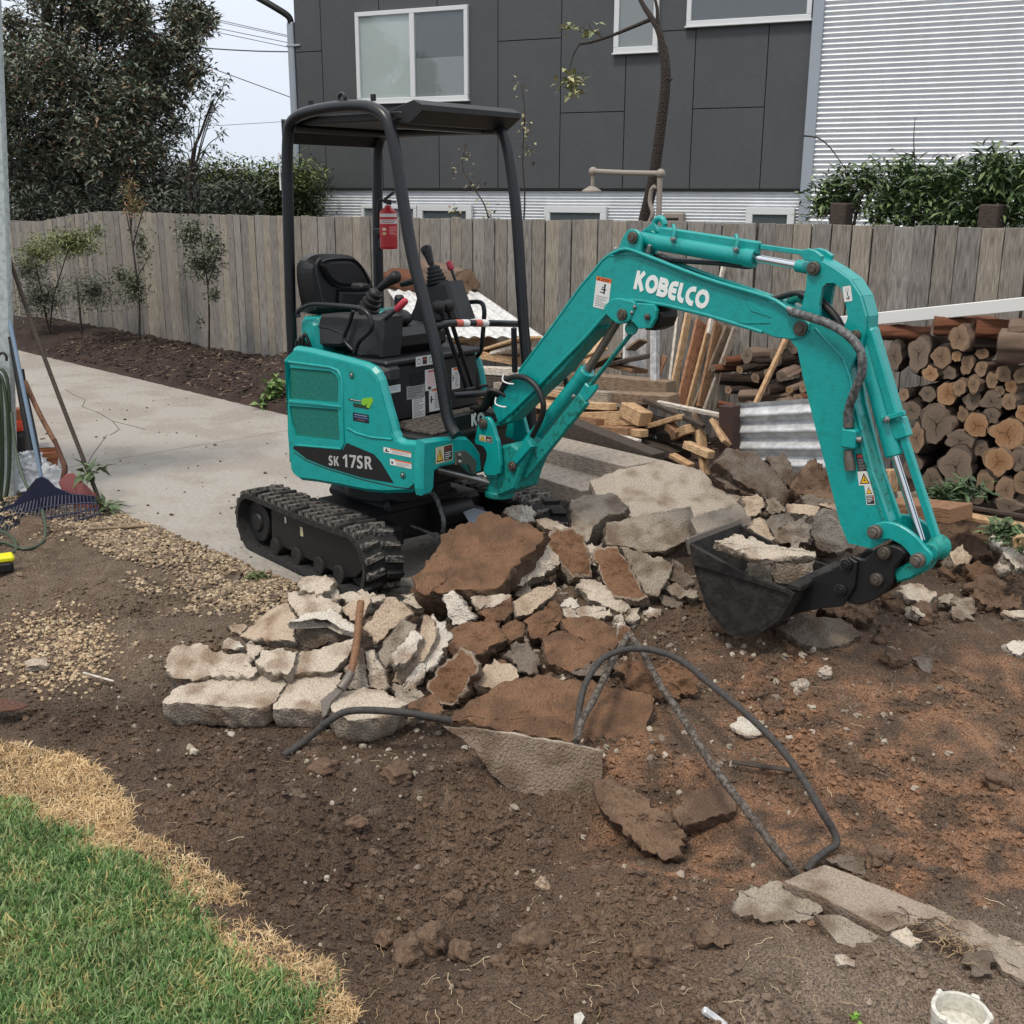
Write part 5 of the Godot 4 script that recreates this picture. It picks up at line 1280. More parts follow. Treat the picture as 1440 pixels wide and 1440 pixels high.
	rf.box(Vector3(-0.01, 2.36, 0), Vector3(0.80, 0.045, 0.63), 0.008)
	rf.prism([Vector2(-0.47, 2.372), Vector2(-0.47, 2.25), Vector2(-0.455, 2.25), Vector2(-0.40, 2.35)], -0.33, 0.33, 0.002)
	rf.prism([Vector2(0.28, 2.378), Vector2(0.28, 2.325), Vector2(0.44, 2.32), Vector2(fn.x + 0.06, fn.y - 0.05), Vector2(fn.x + 0.06, fn.y - 0.025), Vector2(fn.x, fn.y)], -0.43, 0.31, 0.003)
	var roof := put("canopy_roof", rf.mesh(), M.black, ex, xu)
	for z in [-0.2, 0.0, 0.2]: put("roof_rib", MB.new().box(Vector3(0.0, 2.352, z), Vector3(0.7, 0.012, 0.03), 0.003).mesh(), M.charcoal, roof)
	var ey: Vector2 = V(0.017,2.451)
	var em := MB.new()
	var rg := []
	for i in 17: rg.append(Vector3(ey.x + 0.022 * cos(TAU * i / 16), ey.y + 0.022 * sin(TAU * i / 16), zc))
	em.tube(rg, 0.009, 8, false)
	put("lifting_eye", em.mesh(), M.tube_black, roof)
	for q in [V(-.267,2.436),V(0.189,2.443)]: put("roof_bolt", MB.new().cyl(Vector3(q.x, q.y - 0.01, 0.3), Vector3(q.x, q.y + 0.022, 0.3), 0.014, 12, 0.003).mesh(), M.black, roof)
	label_side(ex, "s_strip", V(-.439,2.204), V(-.436,2.013), 0.3825, xu, 0.0, 0.012, 0.19)
	build_boom(ex, xb)
	# fire extinguisher strapped to the far rear post
	var fe := thing("fire_extinguisher", "red fire extinguisher strapped to the excavator's rear canopy post", "fire extinguisher")
	fe.transform = Transform3D(Basis(), root) * xu
	var c: Vector3 = W(-.311,1.696,-.28)
	var top: Vector3 = W(-.303,1.923,-.28)
	var L := top.y - c.y
	var body := put("cylinder", MB.new().lathe([Vector2(0, 0), Vector2(0.046, 0.0), Vector2(0.05, 0.012), Vector2(0.05, L * 0.86), Vector2(0.044, L * 0.93), Vector2(0.02, L), Vector2(0.016, L * 1.06), Vector2(0, L * 1.06)], 28, Transform3D(Basis(), Vector3(c.x, c.y, c.z))).mesh(), M.red, fe)
	var lb := MB.new()
	lb.smooth(1)
	put("label", curved_label(0.0508, L * 0.3, L * 0.86), M.s_ext, fe, Transform3D(Basis(), c))
	var hd := MB.new()
	hd.box(top + Vector3(0, 0.03, 0), Vector3(0.03, 0.03, 0.025), 0.005)
	hd.bar(top + Vector3(-0.03, 0.045, 0), top + Vector3(0.045, 0.085, 0), 0.02, 0.008)
	hd.bar(top + Vector3(-0.02, 0.04, 0), top + Vector3(0.05, 0.03, 0), 0.02, 0.008)
	put("handle", hd.mesh(), M.black, fe)
	put("hose", MB.new().tube(curve([top + Vector3(-0.015, 0.03, 0.01), top + Vector3(-0.05, 0.04, 0.02), top + Vector3(-0.058, -0.02, 0.03), top + Vector3(-0.052, -0.1, 0.03)], 5), 0.008, 8).mesh(), M.black, fe)
	put("bracket", MB.new().box(Vector3(c.x - 0.05, c.y + L * 0.42, c.z - 0.01), Vector3(0.12, 0.035, 0.06), 0.006).mesh(), M.black, fe)

func curved_label(r: float, y0: float, y1: float) -> ArrayMesh:
	var st := SurfaceTool.new()
	st.begin(Mesh.PRIMITIVE_TRIANGLES)
	var k := 12
	for i in k:
		var a := deg_to_rad(110 - 140.0 * i / k); var b := deg_to_rad(110 - 140.0 * (i + 1) / k)
		var p := [[a, y0, float(i) / k, 1.0], [a, y1, float(i) / k, 0.0], [b, y1, float(i + 1) / k, 0.0], [b, y0, float(i + 1) / k, 1.0]]
		for j in [0, 1, 2, 0, 2, 3]:
			st.set_uv(Vector2(p[j][2], p[j][3]))
			st.add_vertex(Vector3(r * cos(p[j][0]), p[j][1], r * sin(p[j][0])))
	st.generate_normals()
	return st.commit()

func build_boom(ex: Node3D, xb: Transform3D) -> void:
	# swing post and boom foot
	var sp := MB.new()
	for z in [0.10, -0.13]:
		sp.prism(rounded([V(0.027,0.768),V(0.036,0.823),V(0.055,0.887),V(0.081,0.911),V(0.123,0.916),V(0.154,0.886),V(0.177,0.828),V(0.195,0.786),V(0.204,0.641),V(0.09,0.622),V(0.112,0.719),V(0.086,0.761)]), z, z + 0.025, 0.004)
	var lo: Vector2 = V(0.105,0.495)
	var hi: Vector2 = V(0.105,0.617)
	var post := put("swing_post", sp.mesh(), M.teal, ex, xb)
	put("swing_boss", MB.new().cyl(Vector3(lo.x, lo.y, 0.02), Vector3(lo.x, hi.y, 0.02), 0.068, 28, 0.008).mesh(), M.teal_worn, post)
	put("boss_collar", MB.new().cyl(Vector3(lo.x, hi.y - 0.022, 0.02), Vector3(lo.x, hi.y + 0.012, 0.02), 0.078, 28, 0.006).mesh(), M.teal, post)
	put("boss_collar", MB.new().cyl(Vector3(lo.x, lo.y - 0.012, 0.02), Vector3(lo.x, lo.y + 0.022, 0.02), 0.078, 28, 0.006).mesh(), M.teal_worn, post)
	var bm := MB.new()
	bm.prism([V(0.177,0.774),V(0.249,0.797),V(0.29,0.78),V(0.374,0.842),V(0.394,0.8),V(0.34,0.705),V(0.311,0.647),V(0.281,0.565),V(0.188,0.516),V(0.146,0.505),V(0.146,0.618),V(0.172,0.638)], -0.09, 0.09, 0.012)
	put("boom_cylinder_bracket", bm.mesh(), M.teal_worn, post)
	put("bracket_plate", MB.new().prism([V(0.269,0.718),V(0.373,0.843),V(0.4,0.805),V(0.299,0.7)], 0.088, 0.104, 0.003).mesh(), M.teal, post)
	var pf: Vector2 = V(0.093,0.882)
	bolt_at(post, "pin", Vector3(pf.x, pf.y, 0.122), Vector3(0, 0, 0.018), 0.028, M.bolt, Transform3D())
	var pf2: Vector2 = V(0.267,0.683)
	bolt_at(post, "pin", Vector3(pf2.x, pf2.y, 0.085), Vector3(0, 0, 0.02), 0.026, M.bolt, Transform3D())
	label_side(post, "s_tri", V(0.064,0.821), V(0.155,0.79), 0.1265, Transform3D())
	put("swing_cylinder", MB.new().tube([Vector3(-0.05, 0.62, 0.22).lerp(Vector3(lo.x, lerpf(lo.y, hi.y, 0.5), 0.05), -0.3), Vector3(lo.x, lerpf(lo.y, hi.y, 0.5), 0.05)], 0.02, 16).mesh(), M.steel, ex, xb)
	# main boom: two side plates, box between, lipped edges
	var bo: Array = [V(0.089,0.957),V(0.124,1.008),V(0.278,1.16),V(0.491,1.396),V(0.659,1.591),V(0.74,1.67),V(0.78,1.712),V(0.827,1.744),V(0.918,1.758),V(1.004,1.743),V(1.096,1.719),V(1.224,1.68),V(1.397,1.64),V(1.638,1.594),V(1.733,1.567),V(1.791,1.543),V(1.828,1.515),V(1.83,1.488),V(1.808,1.458),V(1.758,1.445),V(1.675,1.447),V(1.622,1.462),V(1.534,1.481),V(1.348,1.513),V(1.154,1.539),V(1.003,1.55),V(0.949,1.55),V(0.872,1.52),V(0.806,1.474),V(0.697,1.365),V(0.559,1.242),V(0.414,1.11),V(0.218,0.941),V(0.139,0.879)]
	var b0 := MB.new()
	b0.prism(bo, -0.062, 0.062, 0.004)
	var boom := put("boom", b0.mesh(), M.teal, ex, xb)
	put("boom_edge", MB.new().tube(v3z([V(0.274,1.159),V(0.488,1.396),V(0.655,1.59),V(0.737,1.669),V(0.781,1.715),V(0.828,1.745),V(0.915,1.757),V(1.001,1.742),V(1.094,1.719),V(1.221,1.68),V(1.394,1.639),V(1.636,1.594)], 0.058), 0.008, 8).mesh(), M.teal, boom)
	put("boom_edge", MB.new().tube(v3z([V(0.214,0.94),V(0.41,1.11),V(0.555,1.242),V(0.693,1.364),V(0.803,1.473),V(0.869,1.519),V(0.946,1.549),V(1,1.55),V(1.151,1.538),V(1.346,1.513),V(1.531,1.48),V(1.619,1.464)], 0.058), 0.009, 8).mesh(), M.teal, boom)
	put("boom_underplate", MB.new().prism([V(0.072,0.845),V(0.197,0.892),V(0.387,1.057),V(0.545,1.189),V(0.656,1.309),V(0.755,1.403),V(0.721,1.423),V(0.607,1.338),V(0.476,1.224),V(0.316,1.077),V(0.133,0.909)], -0.055, 0.05, 0.003).mesh(), M.teal_worn, boom)
	put("oil_pipe", MB.new().tube(curve(v3z([V(0.851,1.749),V(0.922,1.77),V(1.019,1.749),V(1.227,1.693),V(1.399,1.652),V(1.64,1.606),V(1.723,1.572),V(1.749,1.56)], 0.075), 3), 0.0085, 10).mesh(), M.teal, boom)
	put("oil_pipe", MB.new().tube(curve(v3z([V(1.039,1.734),V(1.301,1.668),V(1.513,1.62),V(1.608,1.597)], -0.03), 3), 0.0085, 10).mesh(), M.teal, boom)
	# weld gussets near the arm pin
	put("gusset", MB.new().prism([V(1.536,1.591),V(1.658,1.528),V(1.561,1.544)], 0.058, 0.066, 0.002).mesh(), M.teal, boom)
	put("gusset", MB.new().prism([V(1.502,1.497),V(1.655,1.504),V(1.53,1.49)], 0.058, 0.066, 0.002).mesh(), M.teal, boom)
	# lettering
	var o0: Vector2 = V(0.961,1.6)
	var o1: Vector2 = V(1.349,1.532)
	var o2: Vector2 = V(0.98,1.68)
	var ux := Vector3(o1.x - o0.x, o1.y - o0.y, 0) / 5.84
	var uy := Vector3(o2.x - o0.x, o2.y - o0.y, 0)
	put("lettering", block_letters("KOBELCO"), M.lettering, boom, Transform3D(Basis(ux, uy, Vector3(0, 0, 1)), Vector3(o0.x, o0.y, 0.0625)))
	var sa: Vector2 = V(0.742,1.634)
	var sb: Vector2 = V(0.832,1.505)
	label_side(boom, "s_boom", sa, sb, 0.0635, Transform3D(), -0.12, 0.087, 0.14)
	# work light and cylinder bracket under the bend
	put("cylinder_bracket", MB.new().prism(rounded([V(0.816,1.491),V(0.826,1.525),V(0.878,1.554),V(0.952,1.55),V(0.989,1.536),V(0.966,1.469),V(0.925,1.445),V(0.882,1.446)]), 0.05, 0.085, 0.004).mesh(), M.teal, boom)
	put("light_bracket", MB.new().prism([V(0.96,1.468),V(0.969,1.518),V(0.994,1.541),V(1.087,1.541),V(1.102,1.515),V(1.098,1.479),V(1.072,1.436),V(1.009,1.429)], 0.056, 0.080, 0.004).mesh(), M.teal, boom)
	put("work_light", MB.new().prism([V(1.019,1.525),V(1.065,1.53),V(1.124,1.512),V(1.128,1.484),V(1.11,1.442),V(1.065,1.422),V(1.014,1.421)], -0.06, 0.05, 0.015).mesh(), M.black, boom)
	for q in [[V(0.923,1.485), 0.026], [V(1.06,1.486), 0.014]]: bolt_at(boom, "pin", Vector3(q[0].x, q[0].y, 0.08), Vector3(0, 0, 0.016), q[1], M.bolt, Transform3D())
	for q in [V(0.987,1.523),V(0.973,1.497)]: bolt_at(boom, "bolt", Vector3(q.x, q.y, 0.08), Vector3(0, 0, 0.01), 0.009, M.steel, Transform3D())
	# boom cylinder
	var cyl := MB.new()
	var ca: Vector3 = W(0.213,0.698,0)
	var cb: Vector3 = W(0.659,1.195,0)
	cyl.cyl(ca, cb, 0.038, 22, 0.006)
	cyl.cyl(cb - (cb - ca).normalized() * 0.05, cb + (cb - ca).normalized() * 0.006, 0.043, 22, 0.006)
	var bc := put("boom_cylinder", cyl.mesh(), M.teal, ex, xb)
	put("piston_rod", MB.new().cyl(cb, W(0.844,1.462,0), 0.019, 18).mesh(), M.steel_dull, bc)
	put("rod_eye", MB.new().cyl(W(0.873,1.409,-.05), W(0.948,1.423,0.05), 0.03, 18, 0.004).mesh(), M.teal_worn, bc)
	put("cylinder_guard", MB.new().bar(W(0.328,0.712,0.035), W(0.592,1.01,0.035), 0.035, 0.018, Vector3(0, 0, 1), 0.004).mesh(), M.teal, bc)
	put("cylinder_guard", MB.new().bar(W(0.285,0.632,0.04), W(0.678,1.073,0.04), 0.07, 0.03, Vector3(0, 0, 1), 0.005).mesh(), M.teal_worn, bc)
	put("guard_bar", MB.new().bar(W(0.694,1.125,0.03), W(0.942,1.408,0.03), 0.012, 0.03, Vector3(0, 0, 1), 0.003).mesh(), M.teal_worn, bc)
	put("guard_saddle", MB.new().prism([V(0.633,1.073),V(0.686,1.147),V(0.706,1.134),V(0.756,1.149),V(0.753,1.124),V(0.712,1.077),V(0.673,1.047)], 0.03, 0.05, 0.003).mesh(), M.teal, bc)
	for q in [V(0.616,1.074),V(0.384,0.778)]: bolt_at(bc, "clamp_bolt", Vector3(q.x, q.y, 0.04), Vector3(0, 0, 0.012), 0.012, M.steel, Transform3D())
	# arm cylinder on top of the boom
	var am := MB.new()
	var aa: Vector3 = W(0.962,1.809,0)
	var ab: Vector3 = W(1.531,1.751,0)
	am.cyl(aa, ab, 0.037, 24, 0.008)
	am.cyl(ab - (ab - aa).normalized() * 0.05, ab, 0.041, 24, 0.005)
	am.cyl(aa - (ab - aa).normalized() * 0.075, aa, 0.03, 20, 0.01)
	var ac := put("arm_cylinder", am.mesh(), M.teal, ex, xb)
	put("piston_rod", MB.new().cyl(ab, W(1.73,1.73,0), 0.0165, 18).mesh(), M.chrome, ac)
	put("rod_eye", MB.new().cyl(W(1.718,1.73,0), W(1.782,1.723,0), 0.025, 18, 0.004).mesh(), M.teal, ac)
	put("cylinder_guard", MB.new().bar(W(1.048,1.842,0), W(1.547,1.793,0), 0.05, 0.034, Vector3(0, 0, 1), 0.006).mesh(), M.teal, ac)
	put("guard_bar", MB.new().bar(W(1.551,1.798,0), W(1.751,1.781,0), 0.02, 0.016, Vector3(0, 0, 1), 0.003).mesh(), M.teal, ac)
	for q in [V(1.149,1.829),V(1.461,1.797)]:
		put("clamp", MB.new().tube([Vector3(q.x - 0.012, q.y + 0.045, 0.03), Vector3(q.x + 0.005, q.y + 0.03, 0.043), Vector3(q.x, q.y - 0.02, 0.043)], 0.008, 8).mesh(), M.teal, ac)
		bolt_at(ac, "clamp_bolt", Vector3(q.x, q.y - 0.012, 0.036), Vector3(0, 0, 0.014), 0.013, M.steel, Transform3D())
	put("hose_fitting", MB.new().cyl(W(1.021,1.79,0.03), W(1.006,1.744,0.03), 0.012, 12, 0.002).mesh(), M.steel, ac)
	var bb := MB.new()
	for z in [0.045, -0.065]: bb.prism(rounded([V(0.811,1.731),V(0.863,1.761),V(0.892,1.815),V(0.917,1.846),V(0.942,1.855),V(0.973,1.847),V(0.997,1.816),V(0.995,1.77),V(0.988,1.739),V(0.926,1.742)]), z, z + 0.02, 0.003)
	put("cylinder_base_bracket", bb.mesh(), M.teal, boom)
	var pb: Vector2 = V(0.953,1.819)
	bolt_at(boom, "pin", Vector3(pb.x, pb.y, 0.062), Vector3(0, 0, 0.016), 0.026, M.bolt, Transform3D())
	var nb: Vector2 = V(0.851,1.764)
	bolt_at(boom, "bolt", Vector3(nb.x, nb.y, 0.05), Vector3(0, 0, 0.016), 0.012, M.steel, Transform3D())
	var le := MB.new()
	var lc: Vector2 = V(1.044,1.875)
	var ring := []
	for i in 17: ring.append(Vector3(lc.x + 0.026 * cos(TAU * i / 16), lc.y + 0.026 * sin(TAU * i / 16), 0.0))
	le.tube(ring, 0.014, 10, false)
	le.prism([V(0.964,1.848),V(1.019,1.888),V(1.051,1.85)], -0.014, 0.014, 0.003)
	put("lifting_eye", le.mesh(), M.teal, boom)
	# hoses lying on the boom's back
	for k in 3: put("hose", MB.new().tube(curve(v3z([V(1.015,1.742),V(1.081,1.727),V(1.199,1.723),V(1.332,1.722),V(1.442,1.716),V(1.492,1.713)], -0.01 - 0.025 * k), 4), 0.0095, 8).mesh(), M.hose_black, boom)
	for k in 2: put("hose", MB.new().tube(curve(v3z([V(1.031,1.73),V(1.182,1.687),V(1.337,1.64),V(1.468,1.612),V(1.558,1.599),V(1.628,1.595),V(1.686,1.614),V(1.728,1.623),V(1.77,1.615),V(1.806,1.585)], 0.01 - 0.035 * k), 4), 0.010, 8).mesh(), M.hose_black, boom)
	# hoses at the boom foot
	put("hose", MB.new().tube(curve([W(0.058,0.951,0.02), W(0.158,1.052,0.06), W(0.228,1.121,0.085), W(0.336,1.139,0.09), W(0.419,1.101,0.09), W(0.462,1.027,0.09), W(0.441,0.95,0.08), W(0.366,0.847,0.06)], 6), 0.0145, 12).mesh(), M.hose_black, boom)
	for k in 4: put("hose", MB.new().tube(curve([W(-.051,0.908,-.02) + Vector3(0, 0.01 * k, 0.03 * k), W(0.017,0.958,0) + Vector3(0.01 * k, 0, 0.03 * k), W(0.109,1.027,0.03) + Vector3(0, 0.014 * k - 0.02, 0.022 * k), W(0.156,1.084,0.02) + Vector3(0.01 * k, -0.02 * k, 0.01 * k)], 5), 0.012, 10).mesh(), M.hose_black, boom)
	for e in [W(0.232,1.132,0.1),W(0.181,1.011,0.1)]: put("hose_clip", MB.new().tube(curve([e + Vector3(-0.025, 0.01, 0), e + Vector3(-0.02, -0.02, 0.01), e + Vector3(0.02, -0.03, 0.01), e + Vector3(0.045, -0.03, 0)], 4), 0.004, 8).mesh(), M.white_paint, boom)
	put("hose", MB.new().tube(curve([W(0.414,1.135,-.08), W(0.44,1.121,-.1), W(0.446,1.074,-.1), W(0.44,1.046,-.08)], 5), 0.013, 10).mesh(), M.hose_black, boom)
	# arm
	var ao: Array = [V(1.797,1.74),V(1.804,1.768),V(1.835,1.763),V(1.91,1.729),V(1.975,1.692),V(2.024,1.634),V(2.054,1.559),V(2.057,1.492),V(2.048,1.437),V(2.023,1.394),V(2.009,1.352),V(2.043,1.217),V(2.137,0.966),V(2.229,0.78),V(2.244,0.717),V(2.167,0.66),V(2.067,0.661),V(2.023,0.738),V(1.941,0.959),V(1.882,1.11),V(1.812,1.302),V(1.778,1.412),V(1.743,1.443),V(1.763,1.518),V(1.788,1.595),V(1.797,1.664)]
	var hole: Array = [V(1.865,1.654),V(1.882,1.674),V(1.914,1.676),V(1.946,1.656),V(1.968,1.607),V(1.982,1.548),V(1.971,1.509),V(1.935,1.509),V(1.898,1.52),V(1.866,1.54),V(1.859,1.586)]
	var arm_m := MB.new()
	for z in [0.035, -0.055]: holed(arm_m, ao, [hole], z, z + 0.02, Transform3D())
	arm_m.prism([V(1.767,1.409),V(1.855,1.473),V(1.968,1.4),V(1.999,1.348),V(2.033,1.213),V(2.128,0.961),V(2.22,0.774),V(2.197,0.711),V(2.079,0.686),V(2.019,0.733),V(1.937,0.955),V(1.877,1.106),V(1.807,1.299)], -0.034, 0.034, 0.001)
	var rim: Array = [V(1.804,1.768),V(1.835,1.763),V(1.91,1.729),V(1.975,1.692),V(2.024,1.634),V(2.054,1.559),V(2.057,1.492),V(2.051,1.443)]
	for i in rim.size() - 1:
		arm_m.bar(Vector3(rim[i].x, rim[i].y - 0.004, 0), Vector3(rim[i + 1].x, rim[i + 1].y - 0.004, 0), 0.066, 0.008, Vector3(0, 0, 1).cross(Vector3(rim[i + 1].x - rim[i].x, rim[i + 1].y - rim[i].y, 0)))
	var arm := put("arm", arm_m.mesh(), M.teal, ex, xb)
	put("arm_backplate", MB.new().bar(W(2.033,1.193,0), W(2.221,0.751,0), 0.13, 0.012, Vector3(-0.9, -0.3, 0), 0.002).mesh(), M.teal_worn, arm)
	put("weld_seam", MB.new().tube(v3z([V(1.85,1.497),V(1.906,1.45),V(1.979,1.392),V(2.013,1.321),V(2.038,1.23),V(2.081,1.126)], 0.0555), 0.006, 6).mesh(), M.teal, arm)
	var hb := MB.new()
	for z in [0.03, -0.05]: hb.prism([V(1.758,1.772),V(1.766,1.794),V(1.79,1.8),V(1.823,1.792),V(1.853,1.774),V(1.847,1.749),V(1.818,1.755),V(1.778,1.753)], z, z + 0.02, 0.003)
	put("rod_bracket", hb.mesh(), M.teal, arm)
	for q in [[V(1.828,1.727), 0.027], [V(1.792,1.493), 0.030], [V(2.025,1.486), 0.02]]: bolt_at(arm, "pin", Vector3(q[0].x, q[0].y, 0.054), Vector3(0, 0, 0.02), q[1], M.bolt, Transform3D())
	label_side(arm, "s_hook", V(1.951,1.667), V(1.997,1.611), 0.0565, Transform3D(), 0.22, 0.034, 0.06)
	label_side(arm, "s_arm_text", V(2.061,1.022), V(2.129,0.965), 0.0565, Transform3D(), 0.22, 0.042, 0.078)
	label_side(arm, "s_arm_tri", V(2.079,0.956), V(2.142,0.916), 0.0568, Transform3D(), 0.22, 0.052, 0.056)
	label_side(arm, "s_arm_low", V(2.108,0.907), V(2.17,0.841), 0.0565, Transform3D(), 0.22, 0.036, 0.078)
	# valve block, grey spiral hose
	var vb := put("valve_block", MB.new().box(Vector3.ZERO, Vector3(0.062, 0.075, 0.04), 0.006).mesh(), M.teal, arm, Transform3D(Basis(), W(2.046,1.09,0.078)))
	put("elbow", MB.new().cyl(Vector3(0.03, 0.0, 0.0), Vector3(0.05, 0.0, 0.0), 0.014, 12, 0.003).mesh(), M.steel, arm, Transform3D(Basis(), W(2.046,1.09,0.078)))
	put("fitting", MB.new().tube([W(2.04,1.04,0.07), W(2.046,1.007,0.07), W(2.054,0.964,0.065)], [0.016, 0.02, 0.022], 12).mesh(), M.steel_dull, arm)
	var hp := curve([W(1.758,1.558,0.085), W(1.804,1.552,0.1), W(1.924,1.529,0.11), W(2.015,1.494,0.12), W(2.075,1.44,0.12), W(2.089,1.36,0.115), W(2.065,1.281,0.11), W(2.038,1.209,0.09), W(2.037,1.135,0.08)], 10)
	var hr := []
	for i in hp.size(): hr.append(0.0165 + (0.0016 if i % 2 == 0 else 0.0))
	var hose := put("spiral_hose", MB.new().tube(hp, hr, 12).mesh(), M.hose_grey, arm)
	put("ferrule", MB.new().cyl(W(1.74,1.568,0.083), W(1.789,1.553,0.095), 0.014, 12, 0.002).mesh(), M.steel, arm)
	put("ferrule", MB.new().cyl(W(2.032,1.196,0.082), W(2.037,1.132,0.08), 0.019, 12, 0.002).mesh(), M.steel_dull, arm)
	put("hose", MB.new().tube(curve([W(1.739,1.618,0), W(1.806,1.615,0), W(1.866,1.575,0), W(1.91,1.535,0), W(1.933,1.5,0)], 5), 0.016, 10).mesh(), M.hose_black, arm)
	put("hose", MB.new().tube(curve([W(1.675,1.575,-.03), W(1.716,1.6,-.03), W(1.759,1.581,-.03), W(1.78,1.538,-.03)], 5), 0.016, 10).mesh(), M.teal_worn, arm)
	# bucket cylinder on the outer face of the arm
	var kc := MB.new()
	var ka: Vector3 = W(2.028,1.463,0)
	var kb: Vector3 = W(2.198,1.031,0)
	kc.cyl(ka, kb, 0.036, 22, 0.006)
	var bk := put("bucket_cylinder", kc.mesh(), M.teal, ex, xb)
	put("piston_rod", MB.new().cyl(kb, W(2.339,0.719,0), 0.0155, 16).mesh(), M.chrome, bk)
	put("cylinder_guard", MB.new().bar(W(2.052,1.509,0), W(2.199,1.163,0), 0.062, 0.045, Vector3(0.9, 0.3, 0), 0.008).mesh(), M.teal, bk)
	put("guard_sleeve", MB.new().bar(W(2.195,1.179,0), W(2.228,1.106,0), 0.05, 0.06, Vector3(0.9, 0.3, 0), 0.006).mesh(), M.teal, bk)
	put("clamp", MB.new().bar(W(2.151,1.173,0.04), W(2.236,1.21,0.03), 0.02, 0.02, Vector3.UP, 0.003).mesh(), M.teal, bk)
	bolt_at(bk, "clamp_bolt", W(2.178,1.178,0.05), Vector3(0, 0, 0.014), 0.013, M.steel, Transform3D())
	put("guard_bar", MB.new().bar(W(2.224,1.116,0), W(2.404,0.721,0), 0.028, 0.030, Vector3(0.9, 0.3, 0), 0.004).mesh(), M.teal, bk)
	var ke: Vector3 = W(2.398,0.697,0)
	put("rod_eye", MB.new().cyl(ke + Vector3(0, 0, -0.06), ke + Vector3(0, 0, 0.06), 0.036, 18, 0.006).mesh(), M.teal_worn, bk)
	put("rod_eye", MB.new().ball(ke + Vector3(0.012, 0.01, 0), Vector3(0.045, 0.05, 0.045), 8, 12).mesh(), M.teal_worn, bk)
	# curved links and tie link
	var lk: Array = [V(2.163,0.741),V(2.178,0.768),V(2.225,0.787),V(2.285,0.784),V(2.347,0.756),V(2.385,0.723),V(2.416,0.7),V(2.417,0.671),V(2.394,0.642),V(2.358,0.65),V(2.328,0.684),V(2.293,0.709),V(2.244,0.721),V(2.203,0.706),V(2.171,0.718)]
	for z in [0.062, -0.082]:
		var l := put("bucket_link", MB.new().prism(rounded(lk), z, z + 0.022, 0.004).mesh(), M.teal, ex, xb)
		if z > 0:
			for q in [V(2.193,0.743),V(2.373,0.669)]: bolt_at(l, "pin", Vector3(q.x, q.y, 0.083), Vector3(0, 0, 0.03), 0.028, M.steel_dull, Transform3D())
	put("tie_link", MB.new().prism([V(2.253,0.584),V(2.317,0.635),V(2.403,0.655),V(2.384,0.612),V(2.33,0.568),V(2.278,0.541)], -0.04, 0.05, 0.01).mesh(), M.teal_worn, ex, xb)
	# quick hitch
	var hm := MB.new()
	for z in [0.05, -0.075]: hm.prism(rounded([V(2.066,0.582),V(2.101,0.618),V(2.151,0.617),V(2.195,0.673),V(2.254,0.697),V(2.312,0.678),V(2.275,0.606),V(2.267,0.537),V(2.215,0.468),V(2.132,0.419),V(2.066,0.437),V(2.022,0.496)]), z, z + 0.025, 0.006)
	hm.prism([V(2.096,0.566),V(2.165,0.638),V(2.224,0.663),V(2.263,0.641),V(2.227,0.515),V(2.171,0.451),V(2.098,0.413),V(2.049,0.44)], -0.05, 0.05, 0.006)
	var hitch := put("quick_hitch", hm.mesh(), M.black, ex, xb)
	for q in [V(2.233,0.664),V(2.213,0.55),V(2.079,0.581),V(2.069,0.473)]: bolt_at(hitch, "pin", Vector3(q.x, q.y, 0.074), Vector3(0, 0, 0.022), 0.026, M.bolt, Transform3D())
	# bucket
	var hw := 0.20
	var prof: Array = [V(1.415,0.553),V(1.453,0.427),V(1.52,0.28),V(1.627,0.196),V(1.715,0.201),V(1.783,0.249),V(1.862,0.326),V(1.92,0.454)]
	var bu := MB.new()
	var side: Array = prof.duplicate()
	side.append_array([V(1.891,0.462),V(1.705,0.474)])
	for z in [hw - 0.014, -hw]: bu.prism(side, z, z + 0.014, 0.003)
	for i in prof.size() - 1:
		var a: Vector2 = prof[i]; var b: Vector2 = prof[i + 1]
		bu.bar(Vector3(a.x, a.y, 0), Vector3(b.x, b.y, 0), hw * 2, 0.014, Vector3(-(b - a).y, (b - a).x, 0))
	var bucket := put("bucket", bu.mesh(), M.black_dirty, ex, xb)
	var lip: Vector2 = prof[0]
	put("cutting_edge", MB.new().bar(Vector3(lip.x + 0.01, lip.y - 0.05, 0), Vector3(lip.x - 0.012, lip.y + 0.022, 0), hw * 2 + 0.03, 0.02, Vector3(1, 0.2, 0), 0.004).mesh(), M.steel_dull, bucket)
	put("side_cutter", MB.new().prism([V(1.415,0.556),V(1.469,0.541),V(1.705,0.481),V(1.891,0.464),V(1.898,0.443),V(1.707,0.453),V(1.471,0.46),V(1.436,0.457)], hw, hw + 0.014, 0.004).mesh(), M.black_dirty, bucket)
	put("rim_bar", MB.new().bar(Vector3(prof[7].x, prof[7].y + 0.02, -hw), Vector3(prof[7].x, prof[7].y + 0.02, hw), 0.06, 0.025, Vector3.UP, 0.005).mesh(), M.black_dirty, bucket)
	var ears := MB.new()
	for z in [0.075, -0.1]: ears.prism([V(1.826,0.417),V(2.027,0.549),V(2.096,0.617),V(2.129,0.604),V(2.128,0.5),V(2.084,0.405),V(1.977,0.367),V(1.813,0.285)], z, z + 0.02, 0.004)
	put("bucket_ear", ears.mesh(), M.black, bucket)
	for q in [V(2.09,0.587),V(2.077,0.477)]: bolt_at(bucket, "pin", Vector3(q.x, q.y, 0.094), Vector3(0, 0, 0.016), 0.024, M.black, Transform3D())

